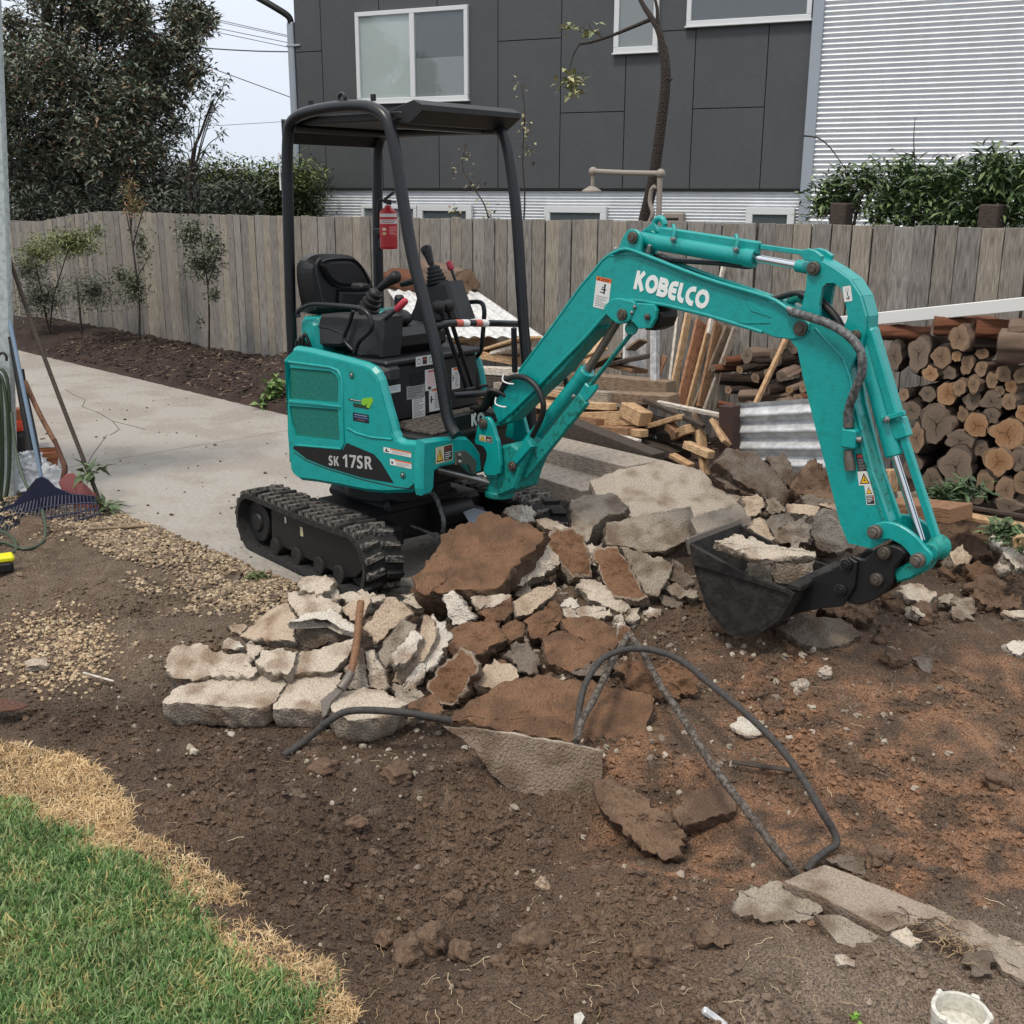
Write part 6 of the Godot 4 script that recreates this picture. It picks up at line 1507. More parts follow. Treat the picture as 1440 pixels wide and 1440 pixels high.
# ------------------------------------------------------------------ broken concrete
var KIND := {
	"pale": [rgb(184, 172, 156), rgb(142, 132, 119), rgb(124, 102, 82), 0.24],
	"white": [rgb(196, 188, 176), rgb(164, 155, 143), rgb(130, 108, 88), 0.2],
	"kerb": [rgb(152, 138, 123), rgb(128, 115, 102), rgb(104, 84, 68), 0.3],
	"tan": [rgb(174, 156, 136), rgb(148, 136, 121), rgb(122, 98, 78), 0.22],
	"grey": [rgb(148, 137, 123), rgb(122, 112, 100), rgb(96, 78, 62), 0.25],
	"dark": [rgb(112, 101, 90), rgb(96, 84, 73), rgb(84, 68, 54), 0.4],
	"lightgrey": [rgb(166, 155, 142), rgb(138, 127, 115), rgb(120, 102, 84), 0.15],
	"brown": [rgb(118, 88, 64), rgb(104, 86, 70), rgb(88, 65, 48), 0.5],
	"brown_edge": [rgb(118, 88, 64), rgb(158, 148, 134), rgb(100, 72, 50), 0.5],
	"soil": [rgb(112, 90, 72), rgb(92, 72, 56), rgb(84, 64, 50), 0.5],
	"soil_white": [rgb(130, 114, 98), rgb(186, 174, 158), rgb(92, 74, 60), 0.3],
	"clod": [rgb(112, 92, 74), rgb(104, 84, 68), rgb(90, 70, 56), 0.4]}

# a broken piece: outline pts in the plane of its upper face (centre c, normal n), thickness th
func slab_mesh(c: Vector3, n: Vector3, pts: Array, th: float, kind: String, rough := 1.0, shrink := 0.0) -> ArrayMesh:
	var e1 := (Vector3.RIGHT - n * n.x).normalized(); var e2 := n.cross(e1)
	var poly := PackedVector2Array(pts)
	if Geometry2D.is_polygon_clockwise(poly): poly.reverse()
	var cen := Vector2.ZERO
	for p in poly: cen += p / poly.size()
	var per := 0.0
	for i in poly.size(): per += poly[i].distance_to(poly[(i + 1) % poly.size()])
	var step := maxf(0.011, per / 90.0)
	var o := PackedVector2Array()
	var sd := rng.randf() * 100.0
	for i in poly.size():
		var a := poly[i]; var b := poly[(i + 1) % poly.size()]
		var k := maxi(1, int(a.distance_to(b) / step))
		var nn := (b - a).normalized().orthogonal()
		for j in k:
			var q := a.lerp(b, float(j) / k)
			q += nn * (nf.get_noise_2d(q.x * 34.0 + sd, q.y * 34.0) * 0.005 + nf.get_noise_2d(q.x * 90.0 + sd, q.y * 90.0) * 0.003 + nf.get_noise_2d(q.x * 12.0 + sd, q.y * 12.0) * 0.006) * rough
			o.append(q)
	var cols: Array = KIND[kind]
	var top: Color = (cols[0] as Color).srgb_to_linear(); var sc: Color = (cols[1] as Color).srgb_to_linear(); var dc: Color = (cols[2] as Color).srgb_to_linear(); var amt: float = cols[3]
	var m := MB.new()
	# rings: [scale, depth fraction, is_side]
	var R := [[0.0, 0.0], [0.08, 0.0], [0.16, 0.0], [0.24, 0.0], [0.32, 0.0], [0.4, 0.0], [0.48, 0.0], [0.56, 0.0], [0.63, 0.0], [0.7, 0.0], [0.77, 0.0], [0.83, 0.0], [0.89, 0.0], [0.94, 0.0], [0.975, 0.0], [1.0, 0.015], [1.012, 0.09], [1.02, 0.28], [1.005, 0.5], [0.985, 0.75], [0.94, 0.96], [0.8, 1.02], [0.0, 1.03]]
	var K := o.size()
	var V := []; var C := []
	for r in R.size():
		var row := PackedVector3Array(); var crow := PackedColorArray()
		for i in K:
			var q: Vector2 = cen + (o[i] - cen) * (R[r][0] - (shrink * R[r][1] if r > 15 else 0.0))
			var w: Vector3 = e1 * q.x + e2 * q.y - n * (th * float(R[r][1]))
			var s := Vector3(w.x + sd, w.y, w.z)
			var side: bool = r >= 16
			if side:
				var dir := (e1 * (o[i] - cen).x + e2 * (o[i] - cen).y).normalized()
				if r < 21: w += dir * (nf.get_noise_3d(s.x * 22.0, s.y * 22.0, s.z * 22.0) * 0.012 + nf.get_noise_3d(s.x * 60.0, s.y * 60.0, s.z * 60.0) * 0.005) * rough
			else:
				w += n * (nz.get_noise_3d(s.x * 5.0, s.y * 5.0, s.z * 5.0) * 0.012 + nf.get_noise_3d(s.x * 24.0, s.y * 24.0, s.z * 24.0) * 0.003 + (maxf(0.0, nz.get_noise_3d(s.x * 14.0, s.y * 14.0, s.z * 14.0)) * 0.02 + nf.get_noise_3d(s.x * 36.0, s.y * 36.0, s.z * 36.0) * 0.003 if kind.begins_with("brown") or kind == "soil" else 0.0)) * rough
			row.append(w)
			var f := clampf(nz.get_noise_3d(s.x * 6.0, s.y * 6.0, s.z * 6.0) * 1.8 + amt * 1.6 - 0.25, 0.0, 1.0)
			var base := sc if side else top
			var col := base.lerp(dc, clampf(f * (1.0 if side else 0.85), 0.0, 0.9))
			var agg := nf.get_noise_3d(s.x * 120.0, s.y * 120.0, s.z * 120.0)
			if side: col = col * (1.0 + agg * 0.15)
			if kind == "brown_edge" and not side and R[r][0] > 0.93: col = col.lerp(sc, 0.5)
			crow.append(col)
		V.append(row); C.append(crow)
	for r in R.size() - 1:
		m.smooth(1 if r < 15 else 2)
		for i in K:
			var j := (i + 1) % K
			var q := [[V[r][i], C[r][i]], [V[r + 1][i], C[r + 1][i]], [V[r + 1][j], C[r + 1][j]], [V[r][j], C[r][j]]]
			for k in ([0, 1, 2] if R[r][0] == 0.0 else ([0, 1, 3] if R[r + 1][0] == 0.0 else [0, 1, 2, 0, 2, 3])):
				m.st.set_color(q[k][1]); m.st.add_vertex(q[k][0])
	return m.mesh()

const HEAP := "broken concrete in the heap"
const BC := "broken_concrete"
const BCC := "broken concrete"
func slab(label: String, c: Vector3, n: Vector3, pts: Array, th: float, kind: String, group := "broken concrete in the heap", called := "broken_concrete", cat := "broken concrete", rough := 1.0, shrink := 0.04) -> MeshInstance3D:
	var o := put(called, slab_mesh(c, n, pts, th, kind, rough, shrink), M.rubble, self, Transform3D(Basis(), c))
	tag(o, label, cat, group)
	return o

# a rounded, lumpy clod or stone resting at p
func lump(label: String, p: Vector3, r: Vector3, kind: String, group: String, called := "soil_clod", cat := "clod") -> void:
	var m := MB.new()
	m.smooth(1)
	var rows := 16; var cols := 22
	var sd := rng.randf() * 50.0
	var c0: Color = (KIND[kind][0] as Color).srgb_to_linear(); var c1: Color = (KIND[kind][2] as Color).srgb_to_linear()
	var V := []; var C := []
	for i in rows + 1:
		for j in cols:
			var a := PI * i / rows - PI / 2; var t := TAU * j / cols
			var d := Vector3(cos(a) * cos(t), sin(a), cos(a) * sin(t)) if i > 0 and i < rows else Vector3(0, sin(a), 0)
			var q := d * (1.0 + nf.get_noise_3d(d.x * 1.1 + sd, d.y * 1.1, d.z * 1.1) * 0.4 + nz.get_noise_3d(d.x * 2.5 + sd, d.y * 2.5, d.z * 2.5) * 0.28)
			V.append(q * r)
			C.append(c0.lerp(c1, clampf(0.5 + nz.get_noise_3d(d.x * 2.0 + sd, d.y * 2.0, d.z * 2.0), 0.0, 1.0)))
	for i in rows:
		for j in cols:
			for k in [[i, j], [i + 1, j], [i + 1, j + 1], [i, j], [i + 1, j + 1], [i, j + 1]]:
				var x: int = k[0] * cols + k[1] % cols
				m.st.set_color(C[x]); m.st.add_vertex(V[x])
	p.y = dirt_h(p.x, -p.z) + r.y * 0.5
	tag(put(called, m.mesh(), M.rubble, self, Transform3D(Basis(Vector3.UP, sd), p)), label, cat, group)

func build_rubble() -> void:
	# front row, left
	slab("pale slab piece at the front left corner of the heap, longest in the front row", W(-1.1,0.13,-4.003), W(-.029,0.976,0.215), [V(-.241,-.067), V(-.229,0.007), V(-.204,0.055), V(-.074,0.097), V(0.067,0.102), V(0.191,0.098), V(0.216,0.038), V(0.19,-.051), V(0.165,-.101), V(0.017,-.092), V(-.098,-.071)], 0.11, "pale")
	slab("pale slab piece, second from the left in the front row of the heap", W(-.786,0.13,-4.02), W(0,0.977,0.215), [V(-.124,-.111), V(-.101,0.027), V(-.088,0.112), V(-.029,0.125), V(0.111,0.114), V(0.107,0.036), V(0.08,-.047), V(0.071,-.124), V(-.026,-.114)], 0.11, "pale")
	slab("pale slab piece under the bent black pipe, third in the front row", W(-.56,0.13,-3.903), W(0.049,0.979,0.196), [V(-.131,0.027), V(-.098,0.086), V(-.009,0.101), V(0.067,0.079), V(0.165,0.011), V(0.1,-.06), V(0.057,-.077), V(-.037,-.105), V(-.115,-.053)], 0.12, "pale")
	slab("rounded pale boulder of concrete at the far left of the heap", W(-1.213,0.19,-4.152), W(-.091,0.908,0.409), [V(-.165,-.033), V(-.17,0.057), V(-.15,0.097), V(-.064,0.112), V(0.004,0.07), V(0.068,0.045), V(0.143,0.033), V(0.2,-.048), V(0.189,-.084), V(0.112,-.081), V(-.049,-.086), V(-.129,-.07)], 0.13, "pale", HEAP, BC, BCC, 1.8)
	slab("small pale lump between the far left boulder and the middle of the heap", W(-.926,0.22,-4.106), W(0,0.928,0.371), [V(-.09,0), V(-.068,0.057), V(-.002,0.063), V(0.069,0.044), V(0.07,-.032), V(0.05,-.071), V(-.029,-.058)], 0.10, "pale", HEAP, BC, BCC, 1.5)
	slab("small speckled white block beside the tan slab edge", W(-1.162,0.2,-4.323), W(0,0.928,0.371), [V(-.045,0.018), V(-.025,0.042), V(0.023,0.021), V(0.058,-.021), V(0.02,-.038), V(-.032,-.021)], 0.07, "white", HEAP, BC, BCC, 1.6)
	slab("little pointed stone below the tan slab edge", W(-1.069,0.19,-4.292), W(0.089,0.891,0.445), [V(-.029,0.026), V(-.013,0.047), V(0.045,0.003), V(0.016,-.051), V(-.02,-.024)], 0.06, "pale", HEAP, BC, BCC, 1.5)
	slab("triangular tan slab tilted at the left of the heap", W(-1.019,0.25,-4.402), W(-.272,0.908,0.318), [V(-.133,-.022), V(-.089,0.032), V(-.018,0.114), V(0.057,0.138), V(0.109,0.024), V(0.13,-.134), V(0.011,-.088), V(-.071,-.053)], 0.06, "tan")
	slab("thin tan slab corner lying flat at the left edge of the heap", W(-1.211,0.14,-4.641), W(-.098,0.976,0.195), [V(-.059,0.026), V(0.019,0.024), V(0.041,0.011), V(0.023,-.043), V(-.025,-.017)], 0.03, "tan")
	slab("slab standing on edge with a dark grey broken face and pale rim", W(-.803,0.24,-4.362), W(0.047,0.33,0.943), [V(-.125,0.023), V(-.086,0.051), V(0.002,0.071), V(0.056,0.08), V(0.111,0.023), V(0.153,-.021), V(0.083,-.044), V(0.004,-.067), V(-.084,-.079), V(-.116,-.036)], 0.14, "dark", HEAP, BC, BCC, 1.3)
	slab("pale rim piece lying above the dark broken face", W(-.762,0.3,-4.338), W(0.097,0.966,0.241), [V(-.153,-.032), V(-.102,0.016), V(0.007,0.073), V(0.112,-.008), V(0.133,-.058), V(0.073,-.05), V(0.011,0.049), V(-.082,0.012)], 0.035, "white", HEAP, BC, BCC, 1.4)
	slab("flat pale slab at the top left of the heap below the boulder", W(-.865,0.29,-4.571), W(-.176,0.88,0.44), [V(-.126,0.082), V(-.076,0.088), V(-.031,0.078), V(0.063,0.023), V(0.138,-.036), V(0.128,-.08), V(0.043,-.071), V(-.053,-.067), V(-.093,-.011)], 0.08, "pale")
	slab("pale knobbly boulder at the top of the left half of the heap", W(-.869,0.34,-4.653), W(-.085,0.854,0.513), [V(-.089,-.009), V(-.054,0.043), V(-.007,0.054), V(0.043,0.053), V(0.077,0.018), V(0.074,-.027), V(0.043,-.057), V(-.021,-.045), V(-.066,-.026)], 0.14, "pale", HEAP, BC, BCC, 2.2)
	slab("small pale lump right of the topmost boulder", W(-.779,0.3,-4.656), W(0.169,0.845,0.507), [V(-.017,0.047), V(0.013,0.022), V(0.036,-.021), V(0.01,-.035), V(-.042,-.013)], 0.1, "pale", HEAP, BC, BCC, 1.8)
	slab("row of pale broken edge in front of the near track", W(-.653,0.28,-4.663), W(0.092,0.925,0.37), [V(-.102,0.009), V(-.052,0.035), V(0.011,0.031), V(0.086,0.014), V(0.104,-.006), V(0.028,-.035), V(-.074,-.046)], 0.09, "pale", HEAP, BC, BCC, 2.0)
	slab("pointed tan slab leaning behind the wooden handle", W(-.664,0.28,-4.536), W(-.094,0.749,0.656), [V(-.07,-.004), V(-.013,0.04), V(0.032,0.066), V(0.048,0.037), V(0.029,-.079), V(-.026,-.058)], 0.05, "tan")
	slab("broad tan slab leaning right of the wooden handle", W(-.525,0.27,-4.458), W(0.088,0.704,0.704), [V(-.094,-.046), V(-.048,0.021), V(0,0.09), V(0.041,0.08), V(0.105,0.015), V(0.035,-.039), V(-.038,-.117)], 0.06, "tan")
	slab("long grey edge piece standing between two tan slabs", W(-.483,0.22,-4.271), W(0.352,0.616,0.704), [V(-.059,-.04), V(-.018,0.038), V(0.034,0.115), V(0.092,0.093), V(0.029,-.007), V(-.028,-.107), V(-.047,-.087)], 0.07, "grey")
	slab("short pale prism lying across between the tan slabs", W(-.425,0.22,-4.215), W(0.182,0.818,0.545), [V(-.056,-.052), V(-.026,0.022), V(0.015,0.102), V(0.068,0.069), V(0.039,0.007), V(-.001,-.064), V(-.037,-.079)], 0.06, "white", HEAP, BC, BCC, 1.3)
	slab("curved tan slab leaning with a rough white right edge", W(-.39,0.19,-4.29), W(-.333,0.713,0.618), [V(-.108,-.127), V(-.055,-.055), V(0,0.023), V(0.016,0.108), V(0.025,0.156), V(0.067,0.127), V(0.083,0.053), V(0.055,-.03), V(-.015,-.093), V(-.064,-.151)], 0.10, "tan")
	slab("rough white broken edge along the curved slab", W(-.338,0.19,-4.294), W(0.229,0.733,0.641), [V(-.025,0.154), V(0.012,0.132), V(0.057,0.127), V(0.077,0.057), V(0.032,-.06), V(-.06,-.183), V(-.107,-.178), V(-.037,-.101), V(0.023,0.002), V(0.034,0.068)], 0.09, "white", HEAP, BC, BCC, 2.0)
	slab("small pale upright block below the grey edge piece", W(-.546,0.17,-4.137), W(-.085,0.513,0.854), [V(-.044,0.067), V(-.004,0.079), V(0.027,0.012), V(0.064,-.071), V(-.013,-.078), V(-.03,-.007)], 0.07, "pale", HEAP, BC, BCC, 1.3)
	slab("plain grey slab leaning right of the wooden handle's foot", W(-.612,0.17,-4.105), W(0.085,0.513,0.854), [V(-.045,0.015), V(-.005,0.072), V(0.016,0.101), V(0.047,-.057), V(0.024,-.067), V(-.037,-.062)], 0.06, "grey")
	slab("pale slab with a jagged right rim in the middle of the left half", W(-.755,0.21,-4.154), W(0,0.894,0.447), [V(-.11,-.079), V(-.107,0.017), V(-.009,0.057), V(0.112,0.102), V(0.113,0.045), V(0.055,-.063), V(-.049,-.073)], 0.08, "pale")
	slab("small dark stones at the foot of the curved slab", W(-.416,0.12,-4.013), W(0.089,0.891,0.445), [V(-.06,0.026), V(-.02,0.049), V(0.057,0.013), V(0.069,-.026), V(-.004,-.043), V(-.042,-.017)], 0.06, "grey", HEAP, BC, BCC, 2.0)
	slab("brown chip wedged right of the front row", W(-.319,0.13,-3.898), W(0.183,0.913,0.365), [V(-.071,-.021), V(-.023,0.036), V(0.017,0.055), V(0.067,-.021), V(0.01,-.049)], 0.05, "brown")
	# middle: soil covered pieces
	slab("largest slab, upturned and caked in brown soil, in front of the excavator", W(-.188,0.37,-4.953), W(-.055,0.921,0.387), [V(-.26,-.129), V(-.232,-.056), V(-.191,0.019), V(-.143,0.174), V(-.078,0.244), V(0.006,0.264), V(0.089,0.322), V(0.227,0.263), V(0.361,0.16), V(0.308,0.075), V(0.231,-.024), V(0.171,-.138), V(0.122,-.211), V(0,-.219), V(-.123,-.221), V(-.205,-.241), V(-.253,-.188)], 0.17, "brown", HEAP, BC, BCC, 1.8)
	slab("white block showing behind the largest brown slab", W(0.045,0.37,-5.718), W(0,0.659,0.753), [V(-.096,0.008), V(-.026,0.046), V(0.057,0.042), V(0.068,-.042), V(-.003,-.053)], 0.1, "white", HEAP, BC, BCC, 1.5)
	slab("pale slab end between the brown slab and the far track", W(0.213,0.36,-5.537), W(0,0.832,0.555), [V(-.093,0.029), V(-.037,0.046), V(0.03,0.015), V(0.087,-.019), V(0.04,-.035), V(-.027,-.035)], 0.06, "pale")
	slab("pale rock jutting from under the largest brown slab's right edge", W(0.1,0.3,-5.046), W(0.272,0.724,0.634), [V(-.148,-.094), V(-.096,-.013), V(-.047,0.028), V(0.034,0.087), V(0.078,0.117), V(0.141,0.047), V(0.087,-.009), V(0.022,-.053), V(-.064,-.104)], 0.12, "pale", HEAP, BC, BCC, 2.0)
	slab("brown smeared block with a pale right rim, right of the largest slab", W(0.28,0.33,-5.221), W(0.185,0.74,0.647), [V(-.113,0.016), V(-.093,0.081), V(-.068,0.115), V(0.018,0.12), V(0.078,0.089), V(0.102,-.008), V(0.106,-.142), V(0.016,-.162), V(-.047,-.099)], 0.13, "brown_edge", HEAP, BC, BCC, 1.5)
	slab("greenish grey block with a square front left corner", W(0.438,0.4,-5.582), W(0,0.944,0.33), [V(-.126,0.153), V(-.038,0.19), V(0.103,0.212), V(0.176,0.085), V(0.146,0.031), V(0.053,-.009), V(-.02,-.101), V(-.058,-.232), V(-.09,-.177), V(-.137,-.121)], 0.17, "grey", HEAP, BC, BCC, 1.2)
	slab("very large flat grey slab lying tilted at the back of the heap", W(0.876,0.36,-6.188), W(0.107,0.889,0.445), [V(-.428,0.051), V(-.276,0.159), V(0.004,0.287), V(0.238,0.24), V(0.326,0.074), V(0.523,-.013), V(0.243,-.179), V(-.01,-.268), V(-.214,-.223), V(-.39,-.091)], 0.12, "lightgrey")
	slab("long kerb shaped grey piece in the middle of the heap", W(0.68,0.36,-5.396), W(0.091,0.681,0.727), [V(-.223,-.037), V(-.194,0.052), V(0.011,0.109), V(0.23,0.163), V(0.278,0.038), V(0.169,-.052), V(0.044,-.106), V(-.098,-.089), V(-.207,-.07)], 0.16, "grey", HEAP, BC, BCC, 1.0)
	slab("smooth grey slab corner just left of the bucket", W(1.071,0.42,-5.435), W(0.092,0.925,0.37), [V(-.171,-.007), V(-.046,0.074), V(0.097,0.151), V(0.148,0.037), V(0.13,-.026), V(-.006,-.086), V(-.147,-.135)], 0.10, "grey")
	slab("grey block with one brown side and a flat grey top, left of the bucket", W(0.647,0.29,-5.014), W(0.091,0.681,0.727), [V(-.123,0.121), V(-.009,0.089), V(0.127,0.046), V(0.088,-.037), V(0.031,-.13), V(-.03,-.108), V(-.085,0.023)], 0.12, "grey")
	slab("brown left half of the broken grey block", W(0.506,0.28,-4.991), W(-.313,0.715,0.625), [V(-.125,0.148), V(-.085,0.168), V(0,0.143), V(0.047,0.039), V(0.092,-.08), V(0.129,-.144), V(0.057,-.149), V(-.034,-.122), V(-.091,0.015)], 0.13, "brown_edge", HEAP, BC, BCC, 1.4)
	slab("flat pinkish pale piece in front of the two coloured block", W(0.424,0.2,-4.916), W(0.092,0.829,0.552), [V(-.122,0.037), V(-.081,0.091), V(-.032,0.094), V(0.047,0.027), V(0.129,-.055), V(0.091,-.097), V(0.017,-.063), V(-.053,-.031)], 0.07, "pale", HEAP, BC, BCC, 1.5)
	slab("white narrow block standing under the largest slab's front edge", W(-.234,0.24,-4.623), W(-.176,0.44,0.88), [V(-.073,0.068), V(-.028,0.085), V(0.022,0.025), V(0.074,-.037), V(0.023,-.067), V(-.02,-.072)], 0.09, "white", HEAP, BC, BCC, 1.4)
	slab("pale block under the front edge of the largest slab", W(-.089,0.24,-4.735), W(0,0.707,0.707), [V(-.099,0.02), V(-.011,0.036), V(0.087,0.032), V(0.073,-.014), V(0,-.03), V(-.051,-.043)], 0.10, "pale", HEAP, BC, BCC, 1.4)
	slab("brown wedge below the pale block in the heap's middle", W(-.06,0.21,-4.683), W(0,0.707,0.707), [V(-.086,-.001), V(-.02,0.023), V(0.063,0.068), V(0.05,0), V(0.031,-.051), V(-.039,-.038)], 0.08, "brown")
	slab("pale wedge pointing right in the middle of the heap", W(0.104,0.23,-4.775), W(0.088,0.704,0.704), [V(-.099,-.009), V(-.027,0.04), V(0.095,0.091), V(0.107,0.055), V(0.042,-.011), V(-.028,-.07), V(-.087,-.092)], 0.08, "tan")
	slab("small round stone at the near track's foot", W(-.452,0.22,-4.817), W(0,0.894,0.447), [V(-.053,0.027), V(-.02,0.052), V(0.037,0.025), V(0.055,-.029), V(0.017,-.054), V(-.035,-.02)], 0.07, "pale", HEAP, BC, BCC, 2.2)
	slab("brown slab on edge left of the two long brown slabs", W(0.134,0.19,-4.59), W(-.185,0.74,0.647), [V(-.08,0.021), V(-.011,0.071), V(0.059,0.108), V(0.099,0.012), V(0.035,-.04), V(-.001,-.071), V(-.04,-.078), V(-.061,-.021)], 0.11, "brown", HEAP, BC, BCC, 1.4)
	slab("upper of two long brown slabs, lying toward the pipe joint", W(0.353,0.17,-4.545), W(0.091,0.908,0.409), [V(-.138,0.055), V(-.068,0.083), V(0.011,0.085), V(0.103,0.038), V(0.111,-.044), V(0.079,-.104), V(-.009,-.074), V(-.092,-.033)], 0.09, "brown")
	slab("lower of two long brown slabs, with a dark front edge", W(0.272,0.14,-4.405), W(0.046,0.911,0.41), [V(-.143,0.057), V(-.105,0.097), V(-.046,0.113), V(0.062,0.054), V(0.17,-.003), V(0.121,-.049), V(0.074,-.06), V(-.02,-.12), V(-.114,-.081)], 0.09, "brown")
	slab("flat brown slab left of the middle, its edge facing the lawn", W(-.161,0.16,-4.503), W(-.091,0.908,0.409), [V(-.115,0.017), V(-.078,0.069), V(-.029,0.094), V(0.084,0.095), V(0.135,-.011), V(0.077,-.06), V(0.024,-.095), V(-.099,-.102)], 0.09, "brown", HEAP, BC, BCC, 1.4)
	slab("small brown block in the gap between brown slabs", W(0.009,0.18,-4.531), W(0.092,0.829,0.552), [V(-.049,0.022), V(0.008,0.055), V(0.044,0.04), V(0.046,-.034), V(-.011,-.054), V(-.039,-.028)], 0.08, "brown")
	slab("leaning brown block with a pale right flank, centre front", W(-.232,0.11,-4.178), W(-.229,0.688,0.688), [V(-.111,-.01), V(-.063,0.053), V(0.027,0.131), V(0.083,0.097), V(0.104,0.058), V(0.067,-.023), V(0.015,-.092), V(-.034,-.116), V(-.085,-.092)], 0.11, "brown_edge", HEAP, BC, BCC, 1.5)
	slab("dark grey broken lump between the brown blocks", W(0.052,0.12,-4.368), W(0.092,0.829,0.552), [V(-.072,0.034), V(-.03,0.075), V(0.021,0.062), V(0.068,0), V(0.056,-.071), V(0.001,-.069), V(-.044,-.029)], 0.09, "dark", HEAP, BC, BCC, 2.2)
	slab("pinkish flat fragment right of the leaning brown block", W(-.056,0.09,-4.259), W(0,0.928,0.371), [V(-.096,-.056), V(-.062,0.043), V(-.009,0.081), V(0.055,0.069), V(0.091,-.006), V(0.046,-.055), V(-.024,-.073)], 0.06, "tan", HEAP, BC, BCC, 1.5)
	slab("white round stone beside the pinkish pale piece", W(0.276,0.18,-4.852), W(0,0.819,0.573), [V(-.046,-.004), V(-.008,0.037), V(0.029,0.029), V(0.034,-.016), V(-.009,-.045)], 0.07, "white", HEAP, BC, BCC, 2.2)
	slab("pale crumbling lump below the pinkish pale piece", W(0.369,0.16,-4.805), W(0,0.857,0.514), [V(-.084,0.003), V(-.041,0.031), V(0.014,0.044), V(0.082,0.013), V(0.087,-.026), V(0.006,-.032), V(-.064,-.032)], 0.06, "pale", HEAP, BC, BCC, 2.4)
	slab("broad brown slab lying low across the front of the heap", W(0.167,0.07,-3.926), W(0.029,0.957,0.287), [V(-.402,-.045), V(-.321,0.061), V(-.251,0.146), V(-.148,0.202), V(-.041,0.239), V(0.16,0.204), V(0.399,0.108), V(0.355,-.047), V(0.302,-.187), V(0.204,-.178), V(0.106,-.147), V(-.026,-.124), V(-.104,-.098), V(-.249,-.076)], 0.10, "brown", HEAP, BC, BCC, 1.6)
	slab("thick slab leaning in the hole with a white upper edge and soil stained face", W(0.075,0.06,-3.563), W(0.094,0.329,0.94), [V(-.309,0.133), V(-.194,0.126), V(-.026,0.099), V(0.122,0.073), V(0.255,0.044), V(0.245,-.047), V(0.207,-.129), V(0.133,-.134), V(0.017,-.116), V(-.088,-.084), V(-.151,-.021), V(-.204,0.056)], 0.10, "soil_white", HEAP, BC, BCC, 0.45)
	slab("dark soil covered piece sloping down right of the leaning slab", W(0.431,-.02,-3.338), W(-.243,0.776,0.582), [V(-.139,0.163), V(-.077,0.148), V(-.008,0.108), V(0.086,0.004), V(0.15,-.073), V(0.115,-.142), V(0.055,-.134), V(0,-.09), V(-.066,-.013), V(-.133,0.051)], 0.12, "soil", HEAP, BC, BCC, 1.8)
	slab("flat brown paver shaped piece beside the straight grey pipe", W(0.663,0,-3.403), W(0.047,0.943,0.33), [V(-.112,-.021), V(-.038,0.054), V(0.036,0.071), V(0.109,0.082), V(0.109,-.019), V(0.001,-.06), V(-.1,-.1)], 0.08, "soil")
	slab("dark broken knob where the two grey pipes meet", W(0.588,0.12,-4.163), W(0,0.707,0.707), [V(-.149,0.058), V(-.045,0.086), V(0.069,0.059), V(0.169,0.019), V(0.15,-.055), V(0.022,-.075), V(-.091,-.073), V(-.127,-.016)], 0.1, "brown", HEAP, BC, BCC, 2.4)
	# around and in the bucket
	slab("flat grey slab lying under the bucket", W(1.335,0.17,-4.537), W(0.048,0.957,0.287), [V(-.177,0.03), V(-.058,0.129), V(0.114,0.109), V(0.2,0.007), V(0.118,-.049), V(0.009,-.103), V(-.071,-.082), V(-.135,-.032)], 0.07, "dark")
	slab("thick pale slab resting across the top of the bucket", W(1.03,0.6,-4.401), W(0.047,0.934,0.355), [V(-.189,0.036), V(-.141,0.068), V(-.092,0.083), V(0.059,0.031), V(0.215,-.023), V(0.202,-.049), V(0.094,-.056), V(-.02,-.067), V(-.134,-.019)], 0.04, "pale", "broken concrete in and behind the bucket", BC, BCC, 1.8)
	slab("left grey block standing inside the bucket under the pale slab", W(1.051,0.46,-4.5), W(0,0.287,0.958), [V(-.043,0.037), V(0.033,0.051), V(0.056,-.043), V(-.046,-.044)], 0.08, "grey", "broken concrete in and behind the bucket")
	slab("right grey block standing inside the bucket under the pale slab", W(1.205,0.46,-4.539), W(0,0.287,0.958), [V(-.079,0.032), V(-.008,0.039), V(0.083,0.043), V(0.085,-.056), V(-.081,-.059)], 0.1, "grey", "broken concrete in and behind the bucket")
	slab("small tan cube perched behind the bucket slab", W(1.147,0.52,-4.919), W(0.094,0.749,0.656), [V(-.06,0.021), V(-.004,0.07), V(0.021,0.042), V(0.054,-.043), V(0.023,-.059), V(-.034,-.029)], 0.08, "tan", "broken concrete in and behind the bucket", BC, BCC, 1.3)
	slab("brown grey block behind the small tan cube", W(1.279,0.5,-5.125), W(0.094,0.749,0.656), [V(-.069,0.004), V(-.009,0.05), V(0.04,0.05), V(0.066,0.013), V(0.015,-.046), V(-.042,-.07)], 0.09, "grey", "broken concrete in and behind the bucket")
	slab("angular pinkish stone behind the bucket, left of the big round one", W(1.313,0.5,-4.96), W(0,0.614,0.789), [V(-.089,-.006), V(-.024,0.058), V(0.056,0.085), V(0.073,0.021), V(0.065,-.03), V(0,-.079), V(-.079,-.047)], 0.12, "grey", "broken concrete in and behind the bucket", BC, BCC, 2.0)
	slab("big rounded grey stone behind the bucket beside the arm", W(1.518,0.5,-5.025), W(0.085,0.513,0.854), [V(-.139,-.004), V(-.089,0.071), V(-.039,0.099), V(0.031,0.081), V(0.112,0.053), V(0.114,-.007), V(0.097,-.073), V(0.004,-.119), V(-.089,-.098)], 0.16, "grey", "broken concrete in and behind the bucket", BC, BCC, 1.6)
	slab("flat tan slab end behind the angular stone", W(1.474,0.47,-5.457), W(0,0.874,0.486), [V(-.079,0.041), V(-.001,0.041), V(0.085,0.017), V(0.059,-.04), V(0.01,-.035), V(-.075,-.023)], 0.07, "tan", "broken concrete in and behind the bucket")
